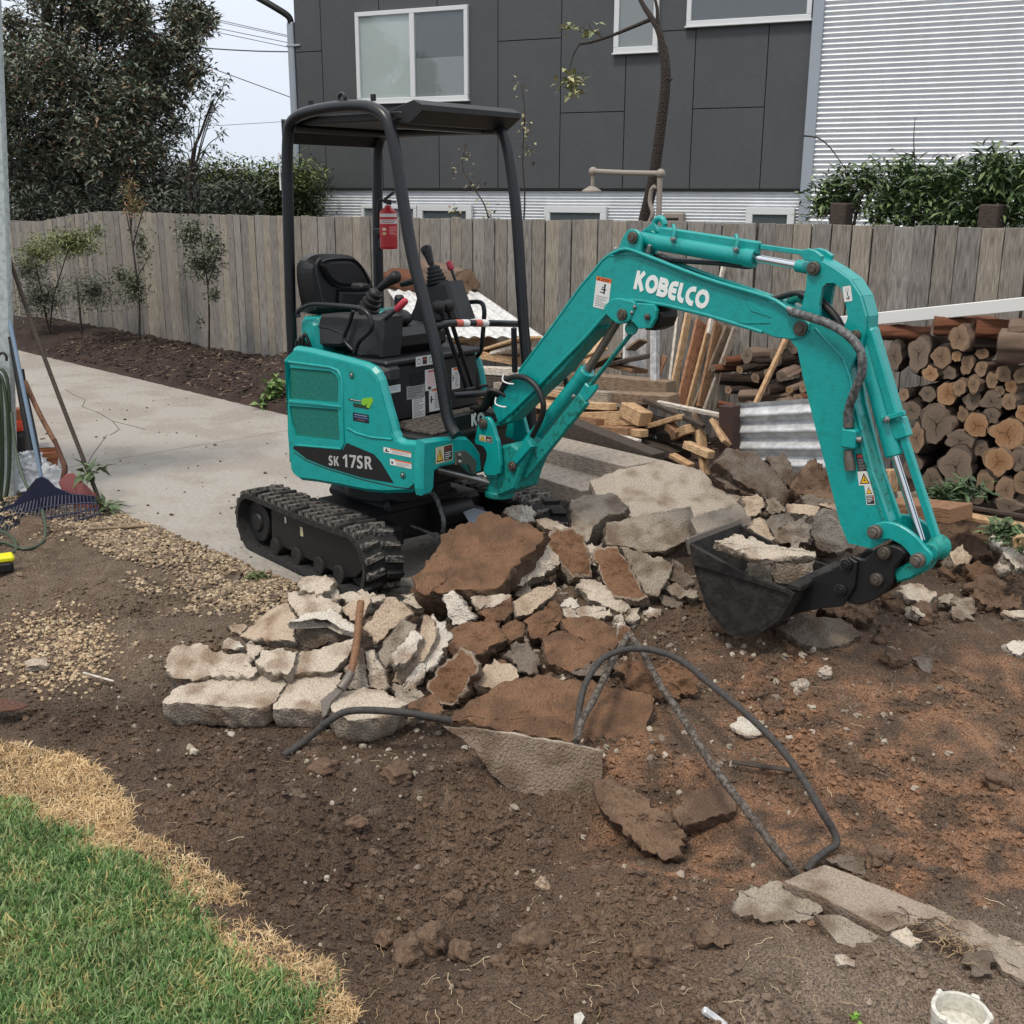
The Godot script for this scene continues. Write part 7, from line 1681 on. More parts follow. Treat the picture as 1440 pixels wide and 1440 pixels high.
	slab("pale slab showing behind the big round stone and the arm", W(1.739,0.42,-5.51), W(0.094,0.656,0.749), [V(-.165,0.063), V(-.046,0.075), V(0.068,0.042), V(0.093,-.075), V(0.059,-.121), V(0.041,-.008), V(-.052,0.026)], 0.08, "tan", "broken concrete in and behind the bucket")
	slab("grey grit covered slab low behind the bucket hinge", W(1.596,0.35,-5.126), W(0.1,0.796,0.597), [V(-.151,-.021), V(-.039,-.005), V(0.126,0.088), V(0.135,0.037), V(0.03,-.029), V(-.098,-.067)], 0.08, "dark", "broken concrete in and behind the bucket")
	# back right
	slab("dark slab standing tilted at the back, left of the corrugated sheet", W(1.417,0.42,-6.283), W(0.426,0.616,0.663), [V(-.271,0.053), V(-.172,0.163), V(0.007,0.179), V(0.127,0.101), V(0.23,-.02), V(0.152,-.178), V(0.08,-.156), V(0.008,-.1), V(-.152,-.037)], 0.12, "dark", "broken concrete at the back of the heap", BC, BCC, 1.5)
	slab("dark rounded piece behind the tilted dark slab", W(1.629,0.42,-6.537), W(0.29,0.677,0.677), [V(-.116,0.047), V(-.04,0.09), V(0.03,0.099), V(0.086,-.023), V(0.05,-.118), V(-.009,-.092)], 0.12, "dark", "broken concrete at the back of the heap", BC, BCC, 1.8)
	slab("layered dark piece in front of the tilted dark slab", W(1.342,0.38,-6.258), W(0.287,0.766,0.575), [V(-.204,0.044), V(-.094,0.084), V(0.02,0.052), V(0.13,-.011), V(0.169,-.071), V(0.072,-.064), V(-.092,-.034)], 0.07, "dark", "broken concrete at the back of the heap", BC, BCC, 1.7)
	slab("tan piece under the layered dark piece", W(1.333,0.36,-5.939), W(0.185,0.74,0.647), [V(-.069,0.053), V(0.009,0.057), V(0.063,0.016), V(0.033,-.063), V(-.036,-.062)], 0.09, "tan", "broken concrete at the back of the heap")
	slab("heap of brown soil behind the big round stone", W(1.789,0.4,-6.249), W(0,0.874,0.486), [V(-.18,-.015), V(-.092,0.133), V(-.008,0.207), V(0.043,0.111), V(0.109,-.024), V(0.167,-.123), V(0.054,-.145), V(-.095,-.131)], 0.22, "soil", "broken concrete at the back of the heap", "soil_heap", "soil heap", 3.0, 0.0)
	slab("long flat grey concrete piece right of the arm", W(2.446,0.24,-6.335), W(0,0.958,0.287), [V(-.134,0.17), V(-.009,0.187), V(0.136,0.107), V(0.186,-.019), V(0.126,-.111), V(-.082,-.188), V(-.22,-.129)], 0.08, "grey", "broken concrete at the back of the heap")
	slab("brown soil bank right of the arm behind the links", W(2.473,0.2,-5.916), W(0,0.928,0.371), [V(-.316,0.106), V(-.06,0.192), V(0.235,0.09), V(0.267,-.079), V(0.058,-.183), V(-.189,-.112)], 0.2, "soil", "broken concrete at the back of the heap", "soil_heap", "soil heap", 3.0, 0.0)
	# right side stones
	slab("pale rock below the bucket links", W(1.911,0.2,-4.971), W(0.097,0.87,0.483), [V(-.094,0.009), V(-.02,0.058), V(0.038,0.047), V(0.086,-.006), V(0.035,-.062), V(-.046,-.045)], 0.09, "pale", "stones on the soil at the right", "concrete_chunk", "stone", 1.8)
	slab("tan rock right of the bucket cylinder's end", W(2.303,0.22,-5.475), W(0,0.707,0.707), [V(-.055,-.009), V(-.022,0.045), V(0.029,0.063), V(0.06,0.005), V(0.026,-.051), V(-.037,-.052)], 0.12, "tan", "stones on the soil at the right", "concrete_chunk", "stone", 2.0)
	slab("white pointed stone near the right edge, highest of the white ones", W(2.621,0.2,-5.794), W(0,0.707,0.707), [V(-.029,0.03), V(0.009,0.052), V(0.033,-.008), V(0.011,-.05), V(-.024,-.023)], 0.06, "white", "stones on the soil at the right", "concrete_chunk", "stone", 1.6)
	slab("large white stone cut by the right edge of the picture", W(2.631,0.2,-5.554), W(0,0.832,0.555), [V(-.063,0.046), V(0.005,0.067), V(0.088,0.042), V(0.063,-.064), V(-.023,-.073), V(-.07,-.016)], 0.1, "white", "stones on the soil at the right", "concrete_chunk", "stone", 2.0)
	slab("pale stone below the large white one", W(2.493,0.18,-5.41), W(0,0.832,0.555), [V(-.051,0.001), V(0.002,0.045), V(0.052,-.007), V(-.003,-.039)], 0.06, "pale", "stones on the soil at the right", "concrete_chunk", "stone", 1.8)
	slab("brown slab lying flat below the pale stones", W(2.377,0.17,-5.387), W(0.097,0.87,0.483), [V(-.071,0.033), V(0.02,0.076), V(0.065,0.012), V(0.077,-.034), V(-.021,-.06), V(-.069,-.026)], 0.07, "brown", "stones on the soil at the right", "concrete_chunk", "stone", 1.5)
	slab("long brown clay lump near the right edge", W(2.31,0.16,-4.984), W(0,0.874,0.486), [V(-.107,0.066), V(0,0.051), V(0.091,0.006), V(0.083,-.04), V(0.009,-.071), V(-.077,-.011)], 0.10, "soil", "stones on the soil at the right", "concrete_chunk", "stone", 2.6)
	slab("flat grey stone right of the bucket, half sunk in soil", W(2.098,0.14,-4.889), W(0,0.944,0.33), [V(-.07,-.001), V(0.005,0.053), V(0.076,0.05), V(0.031,-.048), V(-.041,-.053)], 0.06, "grey", "stones on the soil at the right", "concrete_chunk", "stone", 1.7)
	slab("pale flat strip of stone at the right edge", W(2.358,0.13,-4.893), W(0,0.981,0.196), [V(-.069,0.007), V(-.005,0.029), V(0.073,0.023), V(0.051,-.031), V(-.05,-.027)], 0.04, "pale", "stones on the soil at the right", "concrete_chunk", "stone", 1.4)
	slab("white stone alone at the right edge below the strip", W(2.21,0.11,-4.534), W(0,0.874,0.486), [V(-.052,0.01), V(-.009,0.038), V(0.064,0.031), V(0.043,-.034), V(-.046,-.044)], 0.07, "white", "stones on the soil at the right", "concrete_chunk", "stone", 1.8)
	slab("grey triangular flake standing in the soil right of the bucket", W(1.744,0.13,-4.369), W(-.303,0.505,0.808), [V(-.056,-.001), V(0,0.026), V(0.044,0.05), V(0.012,-.074)], 0.03, "grey", "stones on the soil at the right", "concrete_chunk", "stone", 0.8)
	slab("long soil clod under the bucket hitch", W(1.528,0.2,-4.739), W(0,0.832,0.555), [V(-.127,0.018), V(-.031,0.052), V(0.077,0.032), V(0.124,-.008), V(0.026,-.056), V(-.07,-.036)], 0.1, "soil", "stones on the soil at the right", "concrete_chunk", "stone", 2.6)
	slab("upright dark flake beside the clod under the hitch", W(1.629,0.17,-4.55), W(0.196,0.588,0.784), [V(-.058,-.044), V(-.008,0.031), V(0.042,0.05), V(0.042,0.006), V(-.017,-.042)], 0.05, "soil", "stones on the soil at the right", "concrete_chunk", "stone", 1.6)
	lump("pale chalky lump on the red soil right of the black hose", W(1.18,0,-4.189), W(.04, .035, .035), "white", "stones on the soil at the right", "concrete_chunk", "stone")
	slab("flat white flake on the soil under the black hose", W(0.904,0.04,-3.897), W(0,0.995,0.1), [V(-.061,0.016), V(-.011,0.072), V(0.077,0.005), V(0.032,-.05), V(-.038,-.041)], 0.02, "white", "stones on the soil at the right", "concrete_chunk", "stone", 1.0)
	# footing strip in the lower right
	slab("tan concrete kerb strip lying in the lower right corner", W(1.023,0.06,-2.792), W(0,1,0.03), [V(-.22,0.078), V(-.148,0.124), V(-.078,0.159), V(-.008,0.105), V(0.068,0.05), V(0.139,-.012), V(0.208,-.064), V(0.134,-.103), V(0.067,-.119), V(0.011,-.144), V(-.057,-.063), V(-.142,0.022)], 0.08, "kerb", "old footing at the lower right", BC, BCC, 0.3)
	slab("lower dusty concrete ledge in front of the kerb strip", W(0.95,0.035,-2.661), W(0,0.999,0.05), [V(-.086,0.08), V(-.014,0.08), V(0.074,-.011), V(0.07,-.049), V(0.006,-.062), V(-.054,-.031)], 0.06, "grey", "old footing at the lower right", BC, BCC, 0.3)
	slab("rough crumbled concrete edge left of the kerb strip", W(0.769,0.02,-2.811), W(-.095,0.953,0.286), [V(-.114,0.053), V(-.037,0.072), V(0.047,0.077), V(0.129,-.009), V(0.112,-.046), V(0.027,-.066), V(-.061,-.06), V(-.107,-.014)], 0.08, "grey", "old footing at the lower right", BC, BCC, 2.4)
	slab("brown block behind the far end of the kerb strip", W(1.033,0.03,-3.012), W(0.097,0.87,0.483), [V(-.07,0.011), V(-.016,0.024), V(0.059,0.022), V(0.042,-.038), V(-.015,-.018)], 0.08, "dark", "old footing at the lower right", BC, BCC, 1.2)
	slab("small pale block against the front of the kerb strip", W(1.075,0.07,-2.602), W(0,0.928,0.371), [V(-.043,0.009), V(0.005,0.024), V(0.037,-.009), V(0.001,-.024)], 0.04, "pale", "old footing at the lower right", "concrete_chunk", "stone", 1.4)
	slab("pale flat chip in front of the kerb strip", W(0.887,0.055,-2.522), W(0,0.958,0.287), [V(-.019,0.02), V(0.025,0.006), V(0.02,-.015), V(-.025,-.011)], 0.025, "white", "old footing at the lower right", "concrete_chunk", "stone", 1.2)
	slab("dark sunken block at the right end of the kerb strip", W(1.232,0.07,-2.508), W(0,0.928,0.371), [V(-.03,0.021), V(0.013,0.037), V(0.042,0.012), V(0.015,-.032), V(-.04,-.037)], 0.07, "dark", "old footing at the lower right", "concrete_chunk", "stone", 1.8)
	slab("grey ledge running out of the lower right edge", W(1.339,0.055,-2.572), W(0,0.995,0.1), [V(-.041,0.076), V(0.004,0.058), V(0.075,0.023), V(0.026,-.091), V(-.018,-.058), V(-.046,-.001)], 0.08, "grey", "old footing at the lower right", BC, BCC, 1.4)
	# soil clods
	var CG := "soil clods in the hollow"
	lump("largest round soil clod in the hollow by the dry grass", W(-.239,-.08,-2.854), W(.055, .05, .05), "clod", CG)
	lump("second soil clod in the hollow, lower and left of the largest", W(-.291,-.08,-2.75), W(.06, .045, .045), "clod", CG)
	lump("angular soil clod standing alone right of the hollow", W(0.054,-.04,-2.762), W(.055, .05, .045), "clod", CG)
	lump("small soil clod left of the largest ones", W(-.37,-.08,-2.837), W(.03, .025, .03), "clod", CG)
	lump("small clod between the two largest clods", W(-.277,-.08,-2.827), W(.022, .02, .022), "clod", CG)
	lump("low soil clod right of the largest one", W(-.144,-.08,-2.796), W(.04, .03, .035), "clod", CG)
	lump("small clod in front of the angular one", W(-.025,-.04,-2.674), W(.025, .022, .025), "clod", CG)
	lump("soil clod on the bank above the hollow", W(-.174,-.02,-3.074), W(.03, .025, .03), "clod", CG)
	lump("broad soft clod on the bank below the black pipe", W(-.404,0,-3.605), W(.06, .035, .05), "soil", CG)
	lump("soft clod beside the bent black pipe's low end", W(-.668,0,-3.582), W(.05, .03, .045), "soil", CG)
	lump("tan stone lying on the soil left of the brown smear", W(0.103,0,-3.096), W(.026, .022, .024), "tan", CG)
	lump("small clod near the middle of the dug soil", W(-.517,0,-3.309), W(.035, .022, .03), "soil", CG)
	lump("brown clod left of the flaky stone pile", W(0.362,0,-2.594), W(.035, .03, .03), "clod", CG)
	lump("clod under the arching hose", W(1.035,0,-4.059), W(.04, .025, .04), "soil", CG)
	lump("clod at the right edge of the red soil", W(1.708,0,-3.536), W(.05, .03, .045), "soil", CG)
	lump("clod behind the far end of the kerb strip", W(1.143,0,-3.053), W(.04, .03, .035), "clod", CG)
	slab("flaky brown stone pile in front of the rough concrete edge", W(0.567,0.02,-2.674), W(0,0.874,0.486), [V(-.035,0.017), V(-.005,0.031), V(0.028,0.013), V(0.04,-.014), V(0.005,-.028), V(-.033,-.019)], 0.05, "clod", "soil clods in the hollow", "soil_clod", "clod", 2.4)
	slab("flat grey stone on bare soil left of the heap", W(-2.06,0.04,-4.49), W(0,0.981,0.196), [V(-.054,0.006), V(-.023,0.039), V(0.04,0.017), V(0.05,-.025), V(-.013,-.036)], 0.03, "pale", "stones left of the heap", "concrete_chunk", "stone", 1.6)
	slab("grey rounded stone at the edge of the driveway by the track", W(-1.493,0.02,-5.674), W(0,0.874,0.486), [V(-.045,-.002), V(-.02,0.049), V(0.034,0.029), V(0.044,-.032), V(-.014,-.043)], 0.05, "dark", "stones left of the heap", "concrete_chunk", "stone", 2.0)
	var RS := "stones on the soil at the right"
	lump("brown soil lump between the pale rock and the grey sunken stone", W(1.905,0.1,-4.878), W(.08, .05, .06), "soil", RS)
	lump("brown soil lump under the bucket links", W(1.838,0.1,-5.007), W(.07, .05, .06), "soil", RS)
	lump("large soil lump near the right edge above the pale strip", W(2.337,0.1,-5.209), W(.1, .06, .08), "soil", RS)
	lump("soil lump left of the long brown clay lump", W(2.265,0.1,-5.486), W(.06, .05, .05), "soil", RS)
	lump("grey stone below the long brown clay lump", W(2.138,0.1,-5.011), W(.06, .04, .05), "grey", RS, "concrete_chunk", "stone")
	lump("pale pebble in the soil below the bucket", W(1.297,0.06,-4.267), W(.03, .025, .025), "white", RS, "concrete_chunk", "stone")
	lump("soil lump in front of the bucket's low corner", W(0.95,0.05,-4.706), W(.06, .04, .05), "soil", RS)
	lump("reddish clod left of the triangular flake", W(1.609,0.05,-4.363), W(.06, .035, .05), "soil", RS)
	# more pieces of the heap
	slab("grey chunk low between the heap and the bucket", W(0.804,0.2,-4.985), W(-.196,0.784,0.588), [V(-.08,0.03), V(-.012,0.049), V(0.08,-.002), V(0.061,-.048), V(-.049,-.029)], 0.08, "grey", HEAP, BC, BCC, 1.8)
	slab("thin grey chunk below the grey one beside the bucket", W(0.762,0.16,-4.954), W(0,0.874,0.486), [V(-.054,0.025), V(0.027,0.039), V(0.065,0.005), V(0.008,-.046), V(-.045,-.022)], 0.06, "dark", HEAP, BC, BCC, 2.0)
	slab("pale chunk in the soil above the pipe joint", W(0.549,0.16,-4.767), W(0.097,0.87,0.483), [V(-.032,0.009), V(0.01,0.038), V(0.042,0.002), V(0.01,-.026), V(-.03,-.023)], 0.05, "pale", HEAP, BC, BCC, 2.2)
	slab("pale chunk right of the pale crumbling lump", W(0.483,0.16,-4.715), W(0,0.874,0.486), [V(-.029,0.023), V(0.007,0.042), V(0.032,0.004), V(0.011,-.04), V(-.022,-.028)], 0.06, "white", HEAP, BC, BCC, 2.2)
	slab("small white chunk farther right above the pipe joint", W(0.644,0.14,-4.831), W(0,0.874,0.486), [V(-.036,0), V(0.001,0.026), V(0.041,0.02), V(0.022,-.019), V(-.028,-.026)], 0.04, "white", HEAP, BC, BCC, 2.2)
	slab("dark brown slab edge showing under the lower long brown slab", W(0.354,0.1,-4.314), W(0,0.707,0.707), [V(-.102,-.02), V(-.01,0.025), V(0.082,0.05), V(0.09,0.011), V(0.016,-.028), V(-.075,-.038)], 0.08, "dark", HEAP, BC, BCC, 1.6)
	slab("brown block right of the upper long brown slab", W(0.486,0.16,-4.535), W(0.287,0.766,0.575), [V(-.035,0.025), V(0.017,0.05), V(0.05,0.007), V(0.001,-.046), V(-.033,-.035)], 0.08, "brown_edge", HEAP, BC, BCC, 1.8)
	slab("pale slab end wedged below the greenish block", W(0.397,0.3,-5.252), W(0,0.659,0.753), [V(-.03,0.026), V(-.003,0.061), V(0.039,0.026), V(0.01,-.067), V(-.016,-.044)], 0.08, "pale", HEAP, BC, BCC, 1.5)
	slab("grey slab leaning in the shadow left of the bucket rim", W(0.798,0.27,-5.03), W(-.29,0.677,0.677), [V(-.038,0.092), V(0.018,0.044), V(0.058,-.052), V(0.01,-.071), V(-.05,-.011)], 0.06, "dark", HEAP, BC, BCC, 1.4)
	slab("tan block behind the bucket rim at the left", W(1.303,0.4,-5.788), W(0.094,0.749,0.656), [V(-.064,0.04), V(0.02,0.061), V(0.059,0.019), V(0.034,-.049), V(-.049,-.07)], 0.10, "tan", HEAP, BC, BCC, 1.6)
	slab("grey chunk between the tan block and the dark layered piece", W(1.404,0.4,-5.763), W(0.094,0.749,0.656), [V(-.042,0.049), V(0.03,0.035), V(0.063,-.023), V(-.006,-.04), V(-.045,-.022)], 0.08, "grey", HEAP, BC, BCC, 1.8)
	slab("brown grey chunk in front of the soil heap at the back", W(1.698,0.38,-5.887), W(0,0.753,0.659), [V(-.12,0.059), V(0.024,0.042), V(0.106,0.007), V(0.066,-.062), V(-.076,-.045)], 0.09, "dark", HEAP, BC, BCC, 1.8)
	# the footing carries on under dirt to the right
	slab("dirt covered continuation of the kerb strip at the lower right", W(1.274,0.055,-2.588), W(0,0.999,0.05), [V(-.129,0.091), V(-.044,0.131), V(0.03,0.072), V(0.145,-.003), V(0.077,-.157), V(0.031,-.111), V(-.016,-.022), V(-.102,0.02)], 0.08, "kerb", "old footing at the lower right", BC, BCC, 1.4)
	scatter("heap_crumbs", "crumbs of broken concrete fallen around the heap", "rubble", rock_mesh(11, 0.9), M.soil_bits, 1500, func():
		var x := rng.randfn(0.1, 0.75); var zz := rng.randfn(4.45, 0.5)
		return Vector3(x, dirt_h(x, zz) + 0.003, -zz), 0.003, 0.016, [lin(170, 156, 138), lin(140, 126, 112), lin(112, 90, 70), lin(190, 178, 162)], 2.4)
	# small broken bits filling the gaps
	var bits: Array = [W(-1.079,0.12,-4.252),W(-1.071,0.12,-4.517),W(-.888,0.12,-4.326),W(-.723,0.12,-4.219),W(-.367,0.12,-3.956),W(-.454,0.12,-5.204),W(-.207,0.12,-4.734),W(0.052,0.12,-4.963),W(0.166,0.12,-4.844),W(0.26,0.12,-4.739),W(0.405,0.12,-4.532),W(-.057,0.12,-4.335),W(0.75,0.12,-5.302),W(0.806,0.12,-5.068),W(1.1,0.12,-6.258),W(1.759,0.12,-6.49),W(1.332,0.12,-4.912),W(1.803,0.12,-5.031),W(1.868,0.12,-4.827),W(2.076,0.12,-5.034)]
	var bl := ["left of the far left boulder's foot", "between the far left boulder and the tan slab", "behind the first front row piece", "behind the second front row piece", "at the right end of the front row", "between the near track and the tan slabs", "below the pale block under the largest slab", "under the pale wedge", "right of the pale wedge", "between the wedge and the white round stone", "above the lower long brown slab", "left of the leaning brown block", "below the two coloured block", "between the two coloured block and the bucket", "in front of the very large grey slab", "beside the brown soil heap at the back", "under the bucket's front corner", "right of the bucket hitch", "below the tan rock on the right", "right of the tan rock on the right"]
	for i in bits.size():
		var p: Vector3 = bits[i]
		var r := rng.randf_range(0.025, 0.05)
		var pts := []
		for k in 7: pts.append(Vector2(r * rng.randf_range(0.7, 1.25), 0).rotated(TAU * k / 7.0 + rng.randf_range(-0.2, 0.2)))
		var n := Vector3(rng.randf_range(-0.4, 0.4), 1, rng.randf_range(0.0, 0.6)).normalized()
		p.y = gh(p.x, -p.z) + 0.06
		slab("small broken lump " + bl[i], p, n, pts, r * 1.2, ["pale", "grey", "brown", "white", "tan", "brown"][i % 6], "small lumps in the heap", "concrete_chunk", "stone", 2.2)

# ------------------------------------------------------------------ timber, sheets, firewood
func plank(label: String, a: Vector3, b: Vector3, w: float, h: float, m: String, up := Vector3.UP, called := "plank", cat := "plank", group := "salvaged timber in the pile") -> MeshInstance3D:
	var c := (a + b) * 0.5
	var d := (b - a).normalized()
	var s := d.cross(up).normalized()
	var o := put(called, MB.new().box(Vector3.ZERO, Vector3((b - a).length(), h, w), 0.004).mesh(), M[m], self, Transform3D(Basis(d, s.cross(d), s), c))
	tag(o, label, cat, group)
	return o

func wavy_sheet(label: String, corners: Array, waves: int, amp: float, m: String, called := "corrugated_sheet", rows := 1) -> void:
	# corners: a b along the waves' direction of travel, c d opposite
	var a: Vector3 = corners[0]; var b: Vector3 = corners[1]; var c: Vector3 = corners[2]; var d: Vector3 = corners[3]
	var cen := (a + b + c + d) / 4.0
	var n := (b - a).cross(d - a).normalized()
	if n.y < 0: n = -n
	var mb := MB.new()
	var k := waves * 8
	for i in k:
		for side in 2:
			var f0 := float(i) / k; var f1 := float(i + 1) / k
			var o0 := n * (amp * sin(TAU * waves * f0) - 0.004 * side); var o1 := n * (amp * sin(TAU * waves * f1) - 0.004 * side)
			mb.smooth(1 + side)
			mb.quad(a.lerp(b, f0) - cen + o0, a.lerp(b, f1) - cen + o1, d.lerp(c, f1) - cen + o1, d.lerp(c, f0) - cen + o0)
	var o := put(called, mb.mesh(), M[m], self, Transform3D(Basis(), cen))
	tag(o, label, "metal sheet")

func build_timber() -> void:
	# white corrugated sheet lying over the back of the timber behind the machine
	wavy_sheet("white corrugated roofing sheet lying tilted on timber behind the excavator", [W(-1.207,1.105,-10.957), W(-.31,1.169,-10.06), W(0.241,0.942,-8.659), W(-.803,0.81,-9.703)], 9, 0.011, "white_sheet")
	wavy_sheet("silver corrugated iron sheet standing on edge behind the concrete heap", [W(1.997,0.873,-6.503), W(2.056,0.302,-6.444), W(1.474,0.187,-7.126), W(1.433,0.699,-7.167)], 5, 0.024, "galv")
	var back := plank("weathered brown board lying along the top of the silver sheet", W(1.492,0.625,-7.258), W(1.889,0.685,-6.861), 0.03, 0.05, "brown_wood")
	plank("dark rusty steel post section standing left of the silver sheet", W(1.412,0.33,-7.088), W(1.394,0.7,-7.106), 0.10, 0.10, "rust_blue", Vector3(0.7, 0, 0.7), "steel_post", "post", "")
	plank("grey galvanised steel post standing in the timber pile", W(1.015,0.082,-7.735), W(0.985,1.107,-7.815), 0.05, 0.05, "galv", Vector3(0.7, 0, 0.7), "steel_post", "post", "")
	plank("pale flat panel standing behind the galvanised post", W(0.914,0.734,-8.386), W(0.919,1.052,-8.481), 0.27, 0.02, "white_sheet", Vector3(0.7, 0, 0.7), "white_panel", "panel", "")
	plank("long white metal beam lying across the top of the firewood stack", W(2.043,1.202,-7.307), W(2.886,1.454,-6.114), 0.07, 0.075, "white_paint", Vector3.UP, "metal_beam", "beam", "")
	# leaning boards
	var L := [["pale board leaning on the fence, leftmost of the leaning boards", W(1.19,0.532,-8.31), W(1.334,1.126,-8.596), 0.07, "pine_pale"], ["wide reddish board leaning on the fence", W(1.241,0.48,-8.159), W(1.418,1.083,-8.502), 0.12, "redwood"], ["narrow light board leaning between reddish and brown boards", W(1.289,0.463,-8.161), W(1.484,1.099,-8.456), 0.05, "pine"], ["brown board leaning on the fence", W(1.366,0.504,-8.034), W(1.527,1.08,-8.393), 0.09, "brown_wood"], ["dark old board leaning right of the brown board", W(1.326,0.466,-8.094), W(1.587,1.063,-8.313), 0.07, "old_wood"], ["greyish board leaning, rightmost of the leaning bunch", W(1.39,0.502,-7.96), W(1.632,1.058,-8.268), 0.06, "grey_wood"], ["thin white batten rising tallest above the leaning boards", W(1.406,1.036,-8.094), W(1.547,1.508,-8.403), 0.035, "white_wood"], ["very thin white rod leaning left of the boards", W(1.169,0.593,-8.331), W(1.255,1.105,-8.645), 0.012, "white_wood"]]
	for e in L: plank(e[0], e[1], e[2], e[3], 0.022, e[4], Vector3(0.7, 0.2, 0.7))
	plank("single pale stake leaning over the split wood pile", W(1.623,0.594,-7.477), W(1.885,1.083,-7.715), 0.035, 0.03, "pine", Vector3(0.7, 0.2, 0.7))
	# stacked old timber
	var T := [["thick weathered beam lying across the timber pile", W(0.424,0.669,-8.376), W(1.1,0.71,-7.7), 0.12, 0.10, "old_wood"], ["brown rotten plank on the left of the pile behind the canopy post", W(-.313,0.73,-9.313), W(0.08,0.718,-8.92), 0.14, 0.06, "pine"], ["pale painted board under the rotten plank", W(-.355,0.612,-9.155), W(0.212,0.694,-8.488), 0.10, 0.06, "white_wood"], ["dark plank under the pale painted board", W(-.355,0.53,-9.155), W(0.239,0.611,-8.461), 0.12, 0.08, "dark_wood"], ["brown plank with a bright cut edge below the dark plank", W(-.292,0.452,-8.992), W(0.417,0.52,-8.183), 0.10, 0.05, "pine"], ["long brown plank passing behind the boom cylinder", W(-.173,0.359,-8.773), W(0.703,0.417,-7.797), 0.12, 0.06, "brown_wood"], ["fresh cut pale beam end in the middle of the pile", W(0.237,0.495,-8.313), W(0.708,0.561,-7.792), 0.09, 0.05, "pine_pale"], ["fresh notched pine block lying on the pile", W(0.488,0.426,-8.012), W(0.898,0.528,-7.552), 0.12, 0.10, "pine"], ["brown sawn block below the notched block", W(0.439,0.425,-7.961), W(0.626,0.442,-7.724), 0.12, 0.09, "brown_wood"], ["small square ended pine offcut at the foot of the pile", W(0.745,0.437,-7.605), W(0.89,0.448,-7.41), 0.08, 0.05, "pine"], ["short fresh stick lying slanted beside the steel post", W(0.936,0.466,-7.564), W(1.115,0.59,-7.285), 0.07, 0.035, "pine"], ["pine block end among the offcuts", W(1.1,0.441,-7.4), W(1.174,0.526,-7.226), 0.09, 0.06, "pine"], ["small brown offcut under the slanted stick", W(1.049,0.509,-7.401), W(1.107,0.464,-7.293), 0.06, 0.06, "brown_wood"], ["brown board lying flat at the top of the pile", W(0.698,0.769,-8.502), W(0.933,0.756,-8.167), 0.16, 0.03, "brown_wood"], ["dark ridge shaped board in front of the white panel", W(0.75,0.791,-8.35), W(0.993,0.886,-8.057), 0.14, 0.03, "dark_wood"], ["old plank sticking out left of the ridge board", W(0.541,0.706,-8.559), W(0.763,0.853,-8.287), 0.12, 0.03, "old_wood"], ["dark plank in the shade low in the pile", W(0.417,0.499,-8.183), W(1.025,0.464,-7.575), 0.12, 0.10, "dark_wood"], ["dark board on the ground right of the offcuts", W(0.741,0.364,-7.759), W(1.147,0.315,-7.353), 0.2, 0.06, "dark_wood"], ["grey board low behind the brown block", W(-.116,0.531,-8.766), W(0.706,0.604,-7.894), 0.10, 0.09, "grey_wood"], ["long thin dark lath slanting over the offcuts", W(0.899,0.647,-7.601), W(1.245,0.55,-7.155), 0.03, 0.03, "dark_wood"], ["white painted lath slanting beside the dark lath", W(0.992,0.635,-7.558), W(1.413,0.621,-7.087), 0.03, 0.03, "white_wood"], ["loose brown board at the far left of the pile under the seat", W(-.497,0.775,-9.697), W(-.122,0.895,-9.222), 0.14, 0.03, "pine_pale"], ["rough brown slab of wood behind the front rail", W(-.4,0.848,-9.6), W(-.184,0.816,-9.384), 0.16, 0.10, "old_wood"], ["reddish old board seen under the front rail", W(-.502,0.793,-9.802), W(-.323,0.664,-9.623), 0.1, 0.04, "redwood"]]
	for e in T: plank(e[0], e[1], e[2], e[3], e[4], e[5], Vector3(rng.randf_range(-0.15, 0.15), 1, rng.randf_range(-0.1, 0.1)))
